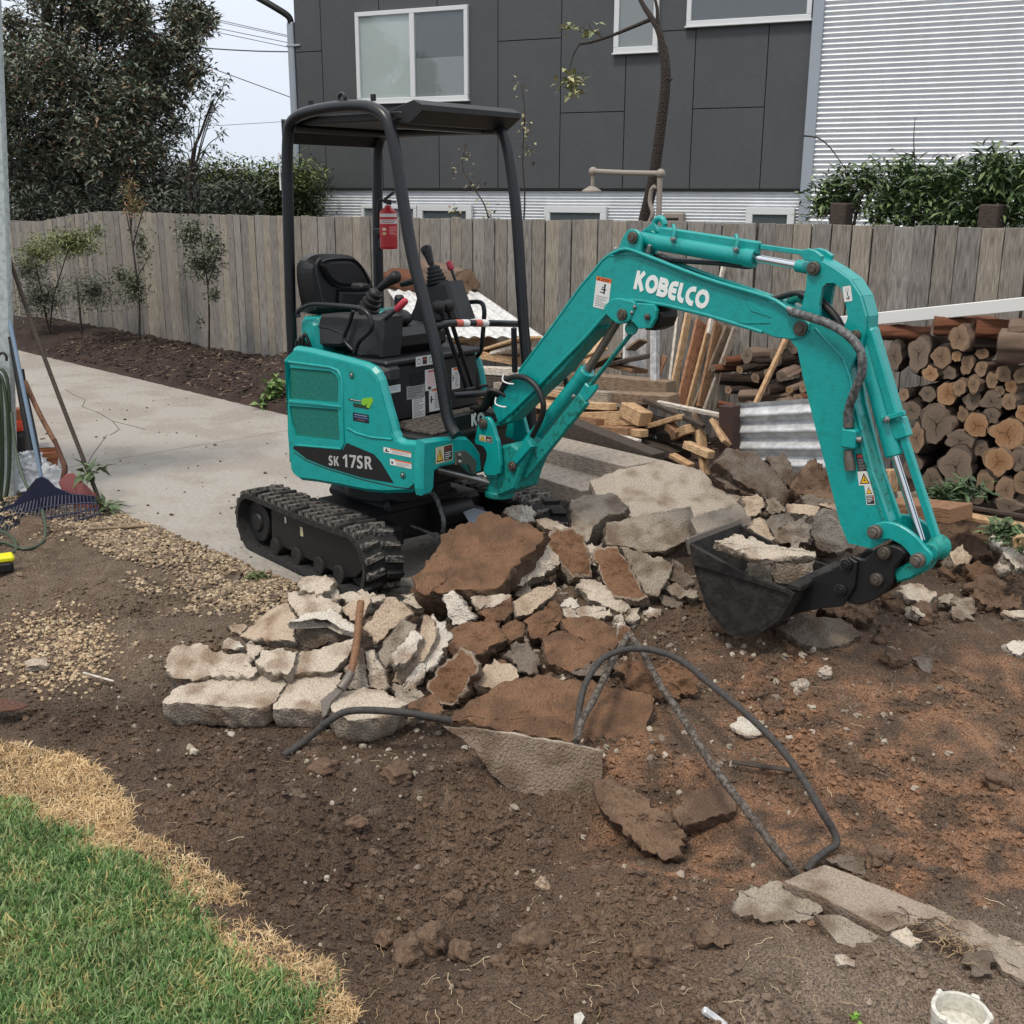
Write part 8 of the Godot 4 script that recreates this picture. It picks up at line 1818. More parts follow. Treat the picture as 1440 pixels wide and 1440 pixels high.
	var X := [["pale splintered board tilted under the white roofing sheet", W(-.182,0.759,-9.282), W(0.148,0.942,-8.652), 0.2, 0.02, "pine_pale"], ["pale wide offcut behind the far canopy post", W(-.121,0.734,-9.121), W(0.117,0.849,-8.783), 0.16, 0.03, "white_wood"], ["tan board with a split end right of the far canopy post", W(0.135,0.718,-8.765), W(0.481,0.848,-8.319), 0.14, 0.03, "pine"], ["pale lath crossing the pile top", W(0.297,0.698,-8.603), W(0.675,0.927,-8.125), 0.05, 0.02, "pine_pale"], ["brown board tilted steeply behind the boom cylinder", W(0.378,0.574,-8.522), W(0.634,0.933,-8.566), 0.10, 0.02, "brown_wood"], ["pale board tilted steeply behind the boom cylinder", W(0.424,0.626,-8.376), W(0.686,0.963,-8.414), 0.07, 0.02, "pine_pale"], ["thick old beam end below the weathered beam", W(0.713,0.608,-7.987), W(1.101,0.657,-7.549), 0.12, 0.07, "old_wood"], ["square pine block standing at the end of the notched block", W(0.786,0.57,-7.664), W(0.906,0.529,-7.494), 0.12, 0.10, "pine"], ["tan plank lying under the notched block", W(0.361,0.367,-8.039), W(0.82,0.453,-7.48), 0.12, 0.05, "brown_wood"], ["fresh pine plank end beside the boom cylinder", W(0.105,0.561,-8.495), W(0.411,0.589,-8.089), 0.10, 0.05, "pine"], ["second fresh pine plank below it", W(0.051,0.47,-8.449), W(0.447,0.499,-7.953), 0.10, 0.05, "pine_pale"], ["grey board sticking up behind the ridge board", W(0.738,0.764,-8.462), W(0.969,0.964,-8.331), 0.12, 0.02, "old_wood"], ["brown lath leaning on the galvanised post", W(0.922,0.55,-7.778), W(1.065,0.917,-7.835), 0.05, 0.02, "brown_wood"], ["pale offcut lying under the short pine board", W(1.144,0.421,-7.206), W(1.278,0.391,-7.022), 0.07, 0.05, "pine_pale"], ["small splintered offcut at the foot of the upright plank", W(1.058,0.34,-7.242), W(1.164,0.305,-7.086), 0.06, 0.03, "pine"], ["dark board end in the gap behind the upright plank", W(1.027,0.405,-7.573), W(1.264,0.448,-7.236), 0.1, 0.06, "dark_wood"]]
	for e in X: plank(e[0], e[1], e[2], e[3], e[4], e[5], Vector3(rng.randf_range(-0.35, 0.35), 1, rng.randf_range(-0.3, 0.3)))
	plank("upright fresh pine plank leaning at the front of the pile", W(1.252,0.253,-7.048), W(1.23,0.515,-7.19), 0.08, 0.03, "pine", Vector3(0.7, 0.1, 0.7))
	plank("short fresh pine board propped right of the upright plank", W(1.366,0.475,-6.984), W(1.306,0.59,-7.144), 0.09, 0.03, "pine", Vector3(0.7, 0.1, 0.7))
	plank("grey slat standing behind the upright pine plank", W(1.255,0.304,-7.195), W(1.208,0.618,-7.292), 0.07, 0.02, "old_wood", Vector3(0.7, 0.1, 0.7))
	plank("long dark beam with flaking white paint on the ground behind the boom", W(0.252,0.447,-7.898), W(0.93,0.346,-6.97), 0.12, 0.14, "dark_wood")
	plank("peeling white board on top of the long dark beam", W(0.403,0.427,-7.847), W(0.803,0.414,-7.297), 0.16, 0.02, "white_wood")
	plank("upper weathered grey sleeper on the driveway behind the boom foot", W(0.195,0.305,-7.555), W(0.814,0.329,-6.736), 0.30, 0.15, "grey_wood")
	plank("lower weathered grey sleeper nearest the far track", W(-.001,0.225,-7.401), W(0.56,0.247,-6.56), 0.34, 0.10, "grey_wood")
	# timber at the right behind the arm
	plank("brown timber on the ground right of the arm", W(2.085,0.362,-5.915), W(2.325,0.419,-5.575), 0.2, 0.08, "brown_wood")
	plank("thin dark rail lying in front of the firewood stack", W(2.448,0.381,-5.852), W(2.697,0.433,-5.403), 0.03, 0.02, "dark_wood")
	plank("flat tan board lying under the dark rail", W(2.396,0.34,-5.854), W(2.669,0.395,-5.331), 0.1, 0.025, "pine")
	plank("yellowish pine block standing behind the arm", W(2.168,0.359,-6.232), W(2.169,0.489,-6.251), 0.1, 0.06, "pine", Vector3(0.7, 0.1, 0.7))
	plank("small orange pine offcut at the right edge", W(2.368,0.435,-5.032), W(2.461,0.478,-4.939), 0.06, 0.06, "pine")

var LOGV := []
func log_variants() -> void:
	for v in 5:
		var bark := MB.new(); var face := SurfaceTool.new()
		face.begin(Mesh.PRIMITIVE_TRIANGLES)
		var k := 26
		var rim := []
		for i in k:
			var a := TAU * i / k
			rim.append(Vector2(cos(a), sin(a)) * (1.0 + 0.3 * nf.get_noise_3d(cos(a) * 0.9 + v * 9.0, sin(a) * 0.9, v * 3.0) + 0.07 * nf.get_noise_3d(cos(a) * 4.0, sin(a) * 4.0, v)))
		for i in k:
			var j := (i + 1) % k
			for q in [[Vector2.ZERO, 0], [rim[j] * 0.96, 1], [rim[i] * 0.96, 1]]:
				face.set_uv(q[0] * 0.47 + Vector2(0.5, 0.5))
				face.add_vertex(Vector3(q[0].x, q[0].y, 0.0 if q[1] == 0 else 0.0))
			bark.quad(Vector3(rim[i].x * 0.96, rim[i].y * 0.96, 0.0), Vector3(rim[j].x * 0.96, rim[j].y * 0.96, 0.0), Vector3(rim[j].x, rim[j].y, -0.012), Vector3(rim[i].x, rim[i].y, -0.012))
		bark.smooth(1)
		for s in 6:
			var z0 := -0.012 - s / 6.0 * 0.98; var z1 := -0.012 - (s + 1) / 6.0 * 0.98
			for i in k:
				var j := (i + 1) % k
				var f := func(q: Vector2, z: float) -> Vector3: return Vector3(q.x, q.y, z) * Vector3(1, 1, 1) * (Vector3(1, 1, 0) * (1.0 + (0.22 * nf.get_noise_3d(q.x * 3.0, q.y * 3.0, z * 6.0 + v * 5.0) if z < -0.02 else 0.0)) + Vector3(0, 0, 1))
				bark.quad(f.call(rim[i], z0), f.call(rim[j], z0), f.call(rim[j], z1), f.call(rim[i], z1))
		bark.flat()
		for i in k: bark.tri(Vector3(0, 0, -0.99), Vector3(rim[i].x, rim[i].y, -0.99), Vector3(rim[(i + 1) % k].x, rim[(i + 1) % k].y, -0.99))
		face.generate_normals()
		LOGV.append([bark.mesh(), face.commit()])
	var tones := [[rgb(172, 136, 102), rgb(140, 96, 62)], [rgb(158, 130, 104), rgb(122, 96, 76)], [rgb(134, 116, 100), rgb(108, 92, 78)], [rgb(176, 142, 106), rgb(146, 104, 70)]]
	for t in 4:
		var im := Image.create(192, 192, false, Image.FORMAT_RGB8)
		var ring := FastNoiseLite.new(); ring.seed = t; ring.frequency = 0.02
		for y in 192:
			for x in 192:
				var p := Vector2(x - 96, y - 96)
				var w := p.length() + ring.get_noise_2d(x, y) * 9.0
				var c: Color = (tones[t][1] as Color).lerp(tones[t][0], clampf(w / 80.0 + ring.get_noise_2d(x * 3.0 + 70.0, y * 3.0) * 0.5, 0.0, 1.0))
				c = c * (0.93 + 0.07 * sin(w * 0.75)) * (0.95 + 0.16 * ring.get_noise_2d(x * 14.0, y * 14.0))
				var ang := p.angle() + ring.get_noise_2d(w * 2.0, t * 30.0) * 0.5
				for cr in 3:
					var d := absf(wrapf(ang - (cr * 2.2 + t * 1.3), -PI, PI)) * w
					if d < 1.6 * (1.0 - w / 90.0) + 0.6 and w < [74.0, 56.0, 66.0][cr]: c = c * 0.45
				if w > 86.0: c = c * 0.78
				im.set_pixel(x, y, c)
		im.generate_mipmaps()
		var m := StandardMaterial3D.new()
		m.albedo_texture = ImageTexture.create_from_image(im)
		m.roughness = 0.9
		M["cut_%d" % t] = m

func firewood(label: String, at: Vector3, rx: float, ry: float, L: float, cut: int, bark: String, turn := Vector3.ZERO, group := "firewood logs in the stack") -> void:
	var t := thing("firewood_log", label, "log", at, group)
	t.transform = Transform3D(Basis(Vector3.UP, deg_to_rad(-45)) * Basis.from_euler(turn), at)
	var v: Array = LOGV[rng.randi() % 5]
	var b := Basis(Vector3(0, 0, 1), rng.randf_range(-0.5, 0.5) if absf(rx - ry) > 0.02 else rng.randf() * TAU)
	var xf := Transform3D(Basis.from_scale(Vector3(rx, ry, L)) * b, Vector3.ZERO)
	put("bark", v[0], M[bark], t, xf)
	put("cut_face", v[1], M["cut_%d" % cut], t, xf)

func build_firewood() -> void:
	log_variants()
	# [label, centre, rx, ry (pixels of a close look), cut, bark]
	var k := 0.00088
	var E := [["tall dark grey log end at the upper left of the stack", W(2.419,1.093,-6.681), 88, 120, 2, "bark"], ["round brown log end in the top row, right of the tall grey one", W(2.516,1.09,-6.584), 70, 80, 1, "bark_pale"], ["small pale branch end in the top row", W(2.576,1.103,-6.504), 34, 40, 3, "bark_pale"], ["narrow upright log end beside the small pale branch", W(2.628,1.058,-6.472), 42, 66, 1, "bark_pale"], ["round log end below the top row near the middle", W(2.685,1.049,-6.395), 44, 54, 1, "bark_pale"], ["dark small log end above the row of branches", W(2.693,1.133,-6.427), 48, 40, 1, "bark"], ["half round split log with a bright face", W(2.466,0.99,-6.584), 60, 56, 3, "bark"], ["bright orange brown log end with a dark crack", W(2.55,0.887,-6.5), 80, 86, 0, "bark"], ["pale log end overlapping the orange brown one", W(2.585,0.933,-6.435), 46, 55, 1, "bark_pale"], ["barky log end in the middle of the branch row", W(2.648,0.959,-6.392), 46, 56, 1, "bark_pale"], ["pale round log end with a white bark rim", W(2.762,1.033,-6.278), 56, 56, 1, "bark_pale"], ["round log end at the right edge in the branch row", W(2.825,1.042,-6.195), 50, 54, 1, "bark_pale"], ["oval log end leaning left in the branch row", W(2.726,0.991,-6.334), 46, 56, 1, "bark"], ["small orange log end below the white rimmed one", W(2.791,0.975,-6.229), 38, 46, 0, "bark_pale"], ["small round branch end under the oval one", W(2.756,0.937,-6.284), 32, 38, 1, "bark"], ["half round grey log resting on the lower row", W(2.727,0.874,-6.313), 76, 70, 2, "bark_pale"], ["pale log end right of the half round grey one", W(2.785,0.886,-6.215), 50, 58, 1, "bark_pale"], ["log end at the right edge above the big round one", W(2.847,0.838,-6.153), 56, 60, 0, "bark"], ["largest gnarled log with a dark kidney shaped face", W(2.501,0.701,-6.499), 108, 142, 2, "bark_pale"], ["knob of the gnarled log sticking out to the right", W(2.602,0.63,-6.378), 110, 60, 2, "bark_pale"], ["small log end above the orange heart log", W(2.623,0.779,-6.437), 42, 52, 1, "bark"], ["log end with orange heart and thick bark", W(2.661,0.731,-6.319), 82, 88, 0, "bark"], ["big round log end with orange heart at the right", W(2.779,0.716,-6.181), 108, 108, 0, "bark"], ["big dark weathered log end in the bottom middle", W(2.579,0.481,-6.341), 116, 132, 2, "bark"], ["round log end with a red brown heart and grey rim", W(2.752,0.554,-6.178), 98, 98, 0, "bark_pale"], ["bark covered log at the right above the bottom row", W(2.831,0.581,-6.099), 70, 74, 2, "bark_pale"], ["pale log end half hidden by the bucket cylinder", W(2.415,0.605,-6.565), 66, 110, 1, "bark"], ["bottom row log end, leftmost of three", W(2.694,0.43,-6.186), 66, 68, 1, "bark"], ["bottom row log end, middle of three", W(2.775,0.411,-6.095), 70, 84, 1, "bark"], ["bottom row log end, rightmost of three", W(2.837,0.474,-6.023), 62, 88, 1, "bark"], ["dark log end at the bottom left of the stack", W(2.491,0.369,-6.459), 88, 92, 2, "bark"], ["small bright log end on the left behind the cylinder", W(2.361,0.847,-6.699), 38, 48, 1, "bark"], ["dark log end on the left under the small bright one", W(2.398,0.759,-6.652), 72, 72, 2, "bark"], ["brown bark log at the left behind the cylinder guard", W(2.316,1.06,-6.804), 60, 96, 2, "bark"], ["pale log with loose bark in the top row", W(2.573,1.215,-6.487), 76, 90, 1, "bark_pale"], ["low dark log end in the bottom row beside the weeds", W(2.666,0.33,-6.234), 60, 56, 2, "bark"], ["flat log lying at the bottom right", W(2.786,0.327,-6.054), 80, 44, 2, "bark_pale"], ["dark log filling the gap left of the big weathered one", W(2.417,0.429,-6.583), 70, 90, 2, "bark"], ["shaded log end under the knob of the gnarled log", W(2.702,0.6,-6.318), 60, 60, 2, "bark"], ["shaded log end between the branch row and the gnarled log", W(2.661,0.858,-6.419), 60, 60, 2, "bark"], ["shaded log end left of the orange brown one", W(2.47,0.867,-6.61), 60, 60, 2, "bark"], ["shaded log end above the bright split log", W(2.56,0.999,-6.56), 60, 50, 2, "bark"], ["shaded log behind the bottom row", W(2.757,0.456,-6.223), 60, 60, 2, "bark"], ["shaded log right of the orange heart log", W(2.728,0.795,-6.292), 56, 60, 2, "bark"]]
	for e in E: firewood(e[0], e[1], e[2] * k, e[3] * k, rng.randf_range(0.32, 0.45), e[4], e[5], Vector3(rng.randf_range(-0.08, 0.08), rng.randf_range(-0.2, 0.25), 0))
	# split pieces lying along the top
	firewood("grey barked log lying lengthwise at the top right corner of the stack", W(2.704,1.205,-6.246), 0.085, 0.09, 0.5, 2, "bark_pale", Vector3(0, -1.35, 0))
	firewood("white cracked bark slab on the log at the top right", W(2.749,1.299,-6.251), 0.06, 0.05, 0.4, 2, "bark_pale", Vector3(0, -1.3, 0.1))
	firewood("orange split log at the very left of the top", W(2.242,1.195,-6.908), 0.045, 0.04, 0.3, 3, "bark_red", Vector3(0, -1.2, 0.05))
	firewood("red brown bark piece on top in the middle", W(2.47,1.263,-6.63), 0.075, 0.06, 0.35, 0, "bark_red", Vector3(0, -1.1, 0.1))
	firewood("orange brown bark piece on top right of the middle", W(2.65,1.272,-6.45), 0.06, 0.05, 0.32, 0, "bark_red", Vector3(0, -1.25, -0.1))
	firewood("dark brown log lying under the orange pieces", W(2.641,1.188,-6.509), 0.06, 0.055, 0.4, 2, "bark", Vector3(0, -1.3, 0))
	# loose split wood left of the arm
	var S := [["thin log with a pale round end on the split wood pile", W(1.605,0.811,-7.895), 0.035, 3, -0.3], ["pale stick on top of the split wood pile", W(1.684,0.89,-7.766), 0.022, 3, -1.1], ["dark bark log lying at the bottom of the split wood pile", W(1.58,0.658,-7.72), 0.05, 2, -1.2], ["broad split log behind the leaning stake", W(1.804,0.915,-7.696), 0.075, 2, -0.4], ["split log with grey bark near the stake's foot", W(1.731,0.724,-7.569), 0.05, 2, -0.5], ["brown split log at the left of the split wood pile", W(1.473,0.744,-7.927), 0.05, 1, -0.9], ["small split piece at the right beside the arm", W(1.93,0.773,-7.37), 0.04, 1, -0.2], ["round log end low beside the arm", W(1.884,0.702,-7.316), 0.045, 1, 0.0], ["dark split piece between the bark log and the stake", W(1.616,0.604,-7.634), 0.04, 2, -0.6], ["reddish log lying lowest in the split wood pile", W(1.442,0.591,-7.758), 0.035, 0, -1.3], ["large dark split log at the back of the split pile", W(1.906,0.999,-7.694), 0.09, 2, -0.4], ["short log at the top left of the split pile", W(1.517,0.851,-8.033), 0.04, 1, -0.5], ["small log end above the reddish lowest log", W(1.504,0.693,-7.746), 0.035, 1, -0.1], ["split log end in the middle of the split pile", W(1.672,0.785,-7.678), 0.045, 1, -0.2], ["dark log end right of the stake's middle", W(1.821,0.819,-7.529), 0.045, 2, 0.1], ["pale log end between the stake and the arm", W(1.855,0.746,-7.445), 0.03, 3, 0.0], ["barky log crossing behind the dark split piece", W(1.678,0.678,-7.722), 0.04, 2, -1.0], ["small dark log at the far left of the split pile", W(1.443,0.796,-8.057), 0.035, 2, -0.4], ["log end under the broad split log", W(1.751,0.824,-7.649), 0.04, 1, -0.1], ["dark log filling the back of the split pile", W(1.667,0.899,-7.983), 0.07, 2, -0.3], ["dark log at the foot of the pile beside the arm", W(1.774,0.652,-7.376), 0.05, 2, -0.2]]
	for e in S: firewood(e[0], e[1], e[2], e[2] * 0.8, rng.randf_range(0.3, 0.42), e[3], ["bark", "bark_pale", "bark", "bark_red"][rng.randi() % 4], Vector3(rng.randf_range(-0.15, 0.15), e[4], 0), "split wood behind the boom")
	firewood("thick pale barked log on the white sheet by the fence", W(-.405,1.246,-10.105), 0.13, 0.11, 0.8, 1, "bark_pale", Vector3(0.05, 1.35, 0), "")
	firewood("brown log lying behind the seat on the timber", W(-.802,1.201,-10.602), 0.1, 0.09, 0.7, 2, "bark_red", Vector3(0, 1.4, 0), "")

# ------------------------------------------------------------------ tools at the left, small things
func pole(parent: Node, called: String, pts: Array, r, m: String, smooth_n := 4) -> MeshInstance3D:
	var p := curve(pts, smooth_n)
	var rr = r
	if r is Array:
		rr = []
		for i in p.size(): rr.append(lerpf(r[0], r[1], float(i) / (p.size() - 1)))
	return put(called, MB.new().tube(p, rr, 10).mesh(), M[m], parent)

func build_left_tools() -> void:
	var sh := thing("shed", "pale grey shed wall corner at the left edge of the picture", "shed")
	var a: Vector3 = W(-3.385,0.05,-7.35)
	var b: Vector3 = W(-3.215,1.87,-7.35)
	var c: Vector3 = W(-3.077,3.351,-7.35)
	var body := MB.new()
	body.prism([Vector2(a.x, -0.1), Vector2(b.x, b.y), Vector2(c.x, c.y + 0.3), Vector2(-6.0, c.y + 0.3), Vector2(-6.0, -0.1)], -7.41, -7.35, 0.01)
	put("wall", body.mesh(), M.shed, sh)
	pole(sh, "hook", [W(-3.342,0.975,-7.28), W(-3.299,1,-7.24), W(-3.275,0.982,-7.24), W(-3.276,0.948,-7.24)], 0.008, "black")
	# garden hose hanging on the hook, spilling on the gravel
	var gh_ := thing("garden_hose", "dark green garden hose coiled over a hook on the shed", "hose")
	var hp := MB.new()
	for i in 9:
		var o := i * 7.0
		var p := [W(-3.44,0.528,-7.2) , W(-3.385,0.792,-7.2), W(-3.311,0.911,-7.18), W(-3.261,0.853,-7.18), W(-3.263,0.621,-7.18), W(-3.315,0.229,-7.2), W(-3.388,-.015,-7.2), W(-3.466,0.077,-7.2)]
		for q in p.size(): p[q] += Vector3(-0.022 * i + 0.01 * sin(i * 3.0 + q), -0.02 * (i % 3) + 0.015 * cos(i * 2.0 + q), 0.012 * (i % 4))
		hp.tube(curve(p, 5), 0.011, 8)
	put("coil", hp.mesh(), M.hose_green, gh_)
	pole(gh_, "loose_loop", [W(-3.221,0.636,-7.1), W(-3.177,0.425,-7), W(-3.11,0.274,-6.9), W(-3.036,0.206,-6.8)], 0.010, "hose_green")
	var hl := thing("hose_loop", "loose loop of green hose lying on the gravel in front of the rake", "hose")
	pole(hl, "hose", [W(-3.155,0.02,-6.522), W(-3.006,0.03,-6.399), W(-2.863,0.02,-6.17), W(-2.871,0.02,-6.025), W(-2.994,0.02,-6.189), W(-2.98,0.02,-6.275), W(-2.81,0.02,-6.149), W(-2.759,0.02,-6.278), W(-2.815,0.05,-6.473), W(-2.917,0.1,-6.69)], 0.010, "hose_green")
	# blue leaf rake
	var rk := thing("leaf_rake", "dark blue plastic leaf rake with pale blue handle leaning on the shed", "rake")
	pole(rk, "handle", [W(-3.033,0.22,-7), W(-3.133,0.749,-7.12), W(-3.23,1.201,-7.25)], 0.013, "blue_handle")
	put("head", fan_plate(), M.blue_plastic, rk)
	var top0: Vector3 = W(-3.266,0.023,-6.93)
	var top1: Vector3 = W(-2.665,0.13,-6.9)
	var bot0: Vector3 = W(-3.325,-.116,-6.8)
	var bot1: Vector3 = W(-2.599,0.039,-6.78)
	for i in 27:
		var f := i / 26.0
		var t0: Vector3 = top0.lerp(top1, f) + Vector3(0, 0.05 * sin(PI * f), 0); var t1 := bot0.lerp(bot1, f) + Vector3(0, -0.03 * sin(PI * f), 0)
		put("tine", MB.new().bar(t0, t1, 0.007, 0.006, Vector3(0, 0, 1)).mesh(), M.blue_plastic, rk)
	for g_ in [0.3, 0.62, 0.9]:
		var pts := []
		for i in 9:
			var f := i / 8.0
			pts.append((top0.lerp(top1, f) + Vector3(0, 0.05 * sin(PI * f), 0)).lerp(bot0.lerp(bot1, f) + Vector3(0, -0.03 * sin(PI * f), 0), g_))
		put("cross_rib", MB.new().tube(pts, 0.006, 6).mesh(), M.blue_plastic, rk)
	# shovel
	var sv := thing("shovel", "old shovel with wooden handle and red smeared rusty blade", "shovel")
	pole(sv, "handle", [W(-3.221,0.797,-7.35), W(-3.109,0.608,-7.25), W(-2.985,0.437,-7.15)], 0.016, "handle_wood")
	pole(sv, "socket", [W(-2.986,0.451,-7.15), W(-2.933,0.344,-7.1), W(-2.896,0.282,-7.05), W(-2.908,0.198,-7.03)], [0.014, 0.022], "rust")
	var bl: Array = [W(-2.928,0.199,-7),W(-2.868,0.258,-7),W(-2.824,0.262,-7),W(-2.76,0.192,-7),W(-2.698,0.125,-7),W(-2.68,0.043,-7),W(-2.683,-.047,-7),W(-2.752,-.017,-7),W(-2.847,0.043,-7),W(-2.902,0.132,-7)]
	put("blade", poly_plate(bl, 0.006), M.shovel_red, sv)
	var p1 := pole(self, "wooden_pole", [W(-3.342,1.586,-7.6), W(-3.188,1.223,-7.45), W(-2.961,0.697,-7.25), W(-2.633,-.029,-6.98)], 0.014, "dark_wood")
	tag(p1, "long thin dark wooden pole leaning across the driveway view, tallest of the tools", "pole")
	var p2 := pole(self, "dark_post", [W(-3.253,1.095,-7.3), W(-3.19,0.734,-7.2), W(-3.123,0.388,-7.1)], 0.022, "black")
	tag(p2, "thick dark handle leaning behind the pale blue rake handle", "pole")
	var p3 := pole(self, "dark_post", [W(-3.255,0.87,-7.4), W(-3.245,0.699,-7.4), W(-3.173,0.418,-7.3), W(-3.123,0.26,-7.2)], 0.015, "black")
	tag(p3, "slim black handle between the rake and the shovel", "pole")
	# pots, bag, bottle
	var pt := thing("terracotta_pot", "terracotta flower pot behind the shovel handle", "pot", W(-3.458,0,-8.102))
	put("pot", MB.new().lathe([Vector2(0, 0), Vector2(0.065, 0), Vector2(0.088, 0.12), Vector2(0.10, 0.12), Vector2(0.10, 0.155), Vector2(0.088, 0.155), Vector2(0.082, 0.13), Vector2(0, 0.12)], 24).mesh(), M.terracotta, pt)
	put("rim_band", MB.new().lathe([Vector2(0.098, 0.11), Vector2(0.104, 0.118), Vector2(0.104, 0.158), Vector2(0.096, 0.162)], 24).mesh(), M.terracotta, pt)
	var bg := slab_mesh(Vector3.ZERO, Vector3(0, 0.6, 0.8).normalized(), [V(-.26, -.06), V(-.2, .08), V(0, .1), V(.12, .07), V(.26, .02), V(.22, -.1), V(0, -.12)], 0.16, "white", 3.5)
	tag(put("plastic_bag", bg, M.bag, self, Transform3D(Basis(), W(-3.311,0.13,-7.447))), "crumpled white plastic bag behind the rake head", "bag")
	var gb := slab_mesh(Vector3.ZERO, Vector3(0, 0.6, 0.8).normalized(), [V(-.1, -.05), V(-.08, .06), V(.06, .08), V(.14, .0), V(.08, -.08)], 0.12, "grey", 3.0)
	tag(put("grey_bundle", gb, M.galv, self, Transform3D(Basis(), W(-3.418,0.2,-7.647))), "grey crumpled bundle above the white bag", "bag")
	var bt := thing("bottle", "dark bottle with a red cap standing beside the hose", "bottle", W(-3.791,0,-8.421))
	put("body", MB.new().lathe([Vector2(0, 0), Vector2(0.05, 0), Vector2(0.05, 0.2), Vector2(0.03, 0.25), Vector2(0, 0.25)], 18).mesh(), M.black, bt)
	put("cap", MB.new().lathe([Vector2(0, 0.245), Vector2(0.055, 0.245), Vector2(0.06, 0.27), Vector2(0.055, 0.315), Vector2(0, 0.32)], 18).mesh(), M.orange_cap, bt)
	var bk := put("red_brick", rect_box(-0.09, 0.09, 0, 0.12, -0.05, 0.05, 0.006), M.terracotta, self, Transform3D(Basis(Vector3.UP, 0.5), W(-3.806,0.28,-8.503)))
	tag(bk, "dull red block on the things stacked beside the shed", "brick")
	var cr := put("dark_crate", rect_box(-0.13, 0.13, 0, 0.24, -0.1, 0.1, 0.01), M.charcoal, self, Transform3D(Basis(Vector3.UP, 0.4), W(-4.007,0,-8.889)))
	tag(cr, "dark crate behind the bottle beside the shed", "crate")
	var yl := thing("yellow_tool", "bright yellow plastic tool with black underside at the left edge", "tool", W(-2.752,0.05,-5.708))
	put("yellow_top", MB.new().box(Vector3(-0.06, 0.05, 0), Vector3(0.26, 0.035, 0.09), 0.012, Basis(Vector3.UP, 0.5)).mesh(), M.yellow, yl)
	put("black_base", MB.new().box(Vector3(-0.06, 0.005, 0.01), Vector3(0.25, 0.06, 0.08), 0.012, Basis(Vector3.UP, 0.5)).mesh(), M.black, yl)
	plank("thin grey board lying on the gravel by the pole's foot", W(-2.586,0.03,-6.521), W(-2.239,0.03,-6.602), 0.03, 0.012, "old_wood", Vector3.UP, "board", "board", "")
	var rp := put("rusty_sheet", poly_plate([W(-2.104,0.06,-4.112),W(-1.988,0.06,-4.067),W(-1.894,0.06,-4.029),W(-1.911,0.06,-3.991),W(-2.03,0.06,-3.947)], 0.006), M.rust, self)
	tag(rp, "rusty metal sheet corner at the left edge by the gravel patch", "metal sheet")
	plank("pale thin stick lying on the soil left of the heap", W(-1.825,0.03,-4.404), W(-1.665,0.03,-4.318), 0.010, 0.008, "white_wood", Vector3.UP, "stick", "stick", "")
	var w1 := thing("weed", "small leafy weed growing beside the wooden pole's foot", "plant")
	foliage(w1, "leaves", leaf_mesh(0.12, 0.035), [[W(-2.759,0.236,-7.05), Vector3(0.09, 0.07, 0.08), 26], [W(-2.676,0.287,-7), Vector3(0.05, 0.03, 0.05), 8], [W(-2.612,0.054,-6.95), Vector3(0.06, 0.03, 0.06), 24]], [lin(92, 108, 72), lin(76, 92, 58)], 0.7, 1.2, 0.7)
	limbs(w1, "stem", [[[W(-2.774,0.083,-7.05),W(-2.767,0.155,-7.05),W(-2.754,0.236,-7.05)], 0.005, 0.003]], M.leaf)

func fan_plate() -> ArrayMesh:
	var p: Array = [W(-3.05,0.233,-6.95),W(-3.008,0.251,-6.95),W(-2.972,0.233,-6.95),W(-2.928,0.182,-6.95),W(-2.832,0.138,-6.95),W(-2.684,0.124,-6.95),W(-2.66,0.072,-6.95),W(-2.753,0.079,-6.95),W(-2.868,0.071,-6.95),W(-2.972,0.034,-6.95),W(-3.077,-.004,-6.95),W(-3.193,-.016,-6.95),W(-3.37,-.05,-6.95),W(-3.361,0.017,-6.95),W(-3.212,0.07,-6.95),W(-3.116,0.159,-6.95)]
	return poly_plate(p, 0.008)

func poly_plate(pts: Array, th: float) -> ArrayMesh:
	var c := Vector3.ZERO
	for p in pts: c += p / pts.size()
	var n: Vector3 = (pts[1] - pts[0]).cross(pts[pts.size() / 2] - pts[0]).normalized()
	if n.z + n.y < 0: n = -n
	var u := (Vector3.RIGHT - n * n.x).normalized(); var v := n.cross(u)
	var q := []
	for p in pts: q.append(Vector2((p - c).dot(u), (p - c).dot(v)))
	return MB.new().prism(q, -th / 2, th / 2, th * 0.2, Transform3D(Basis(u, v, n), c)).mesh()

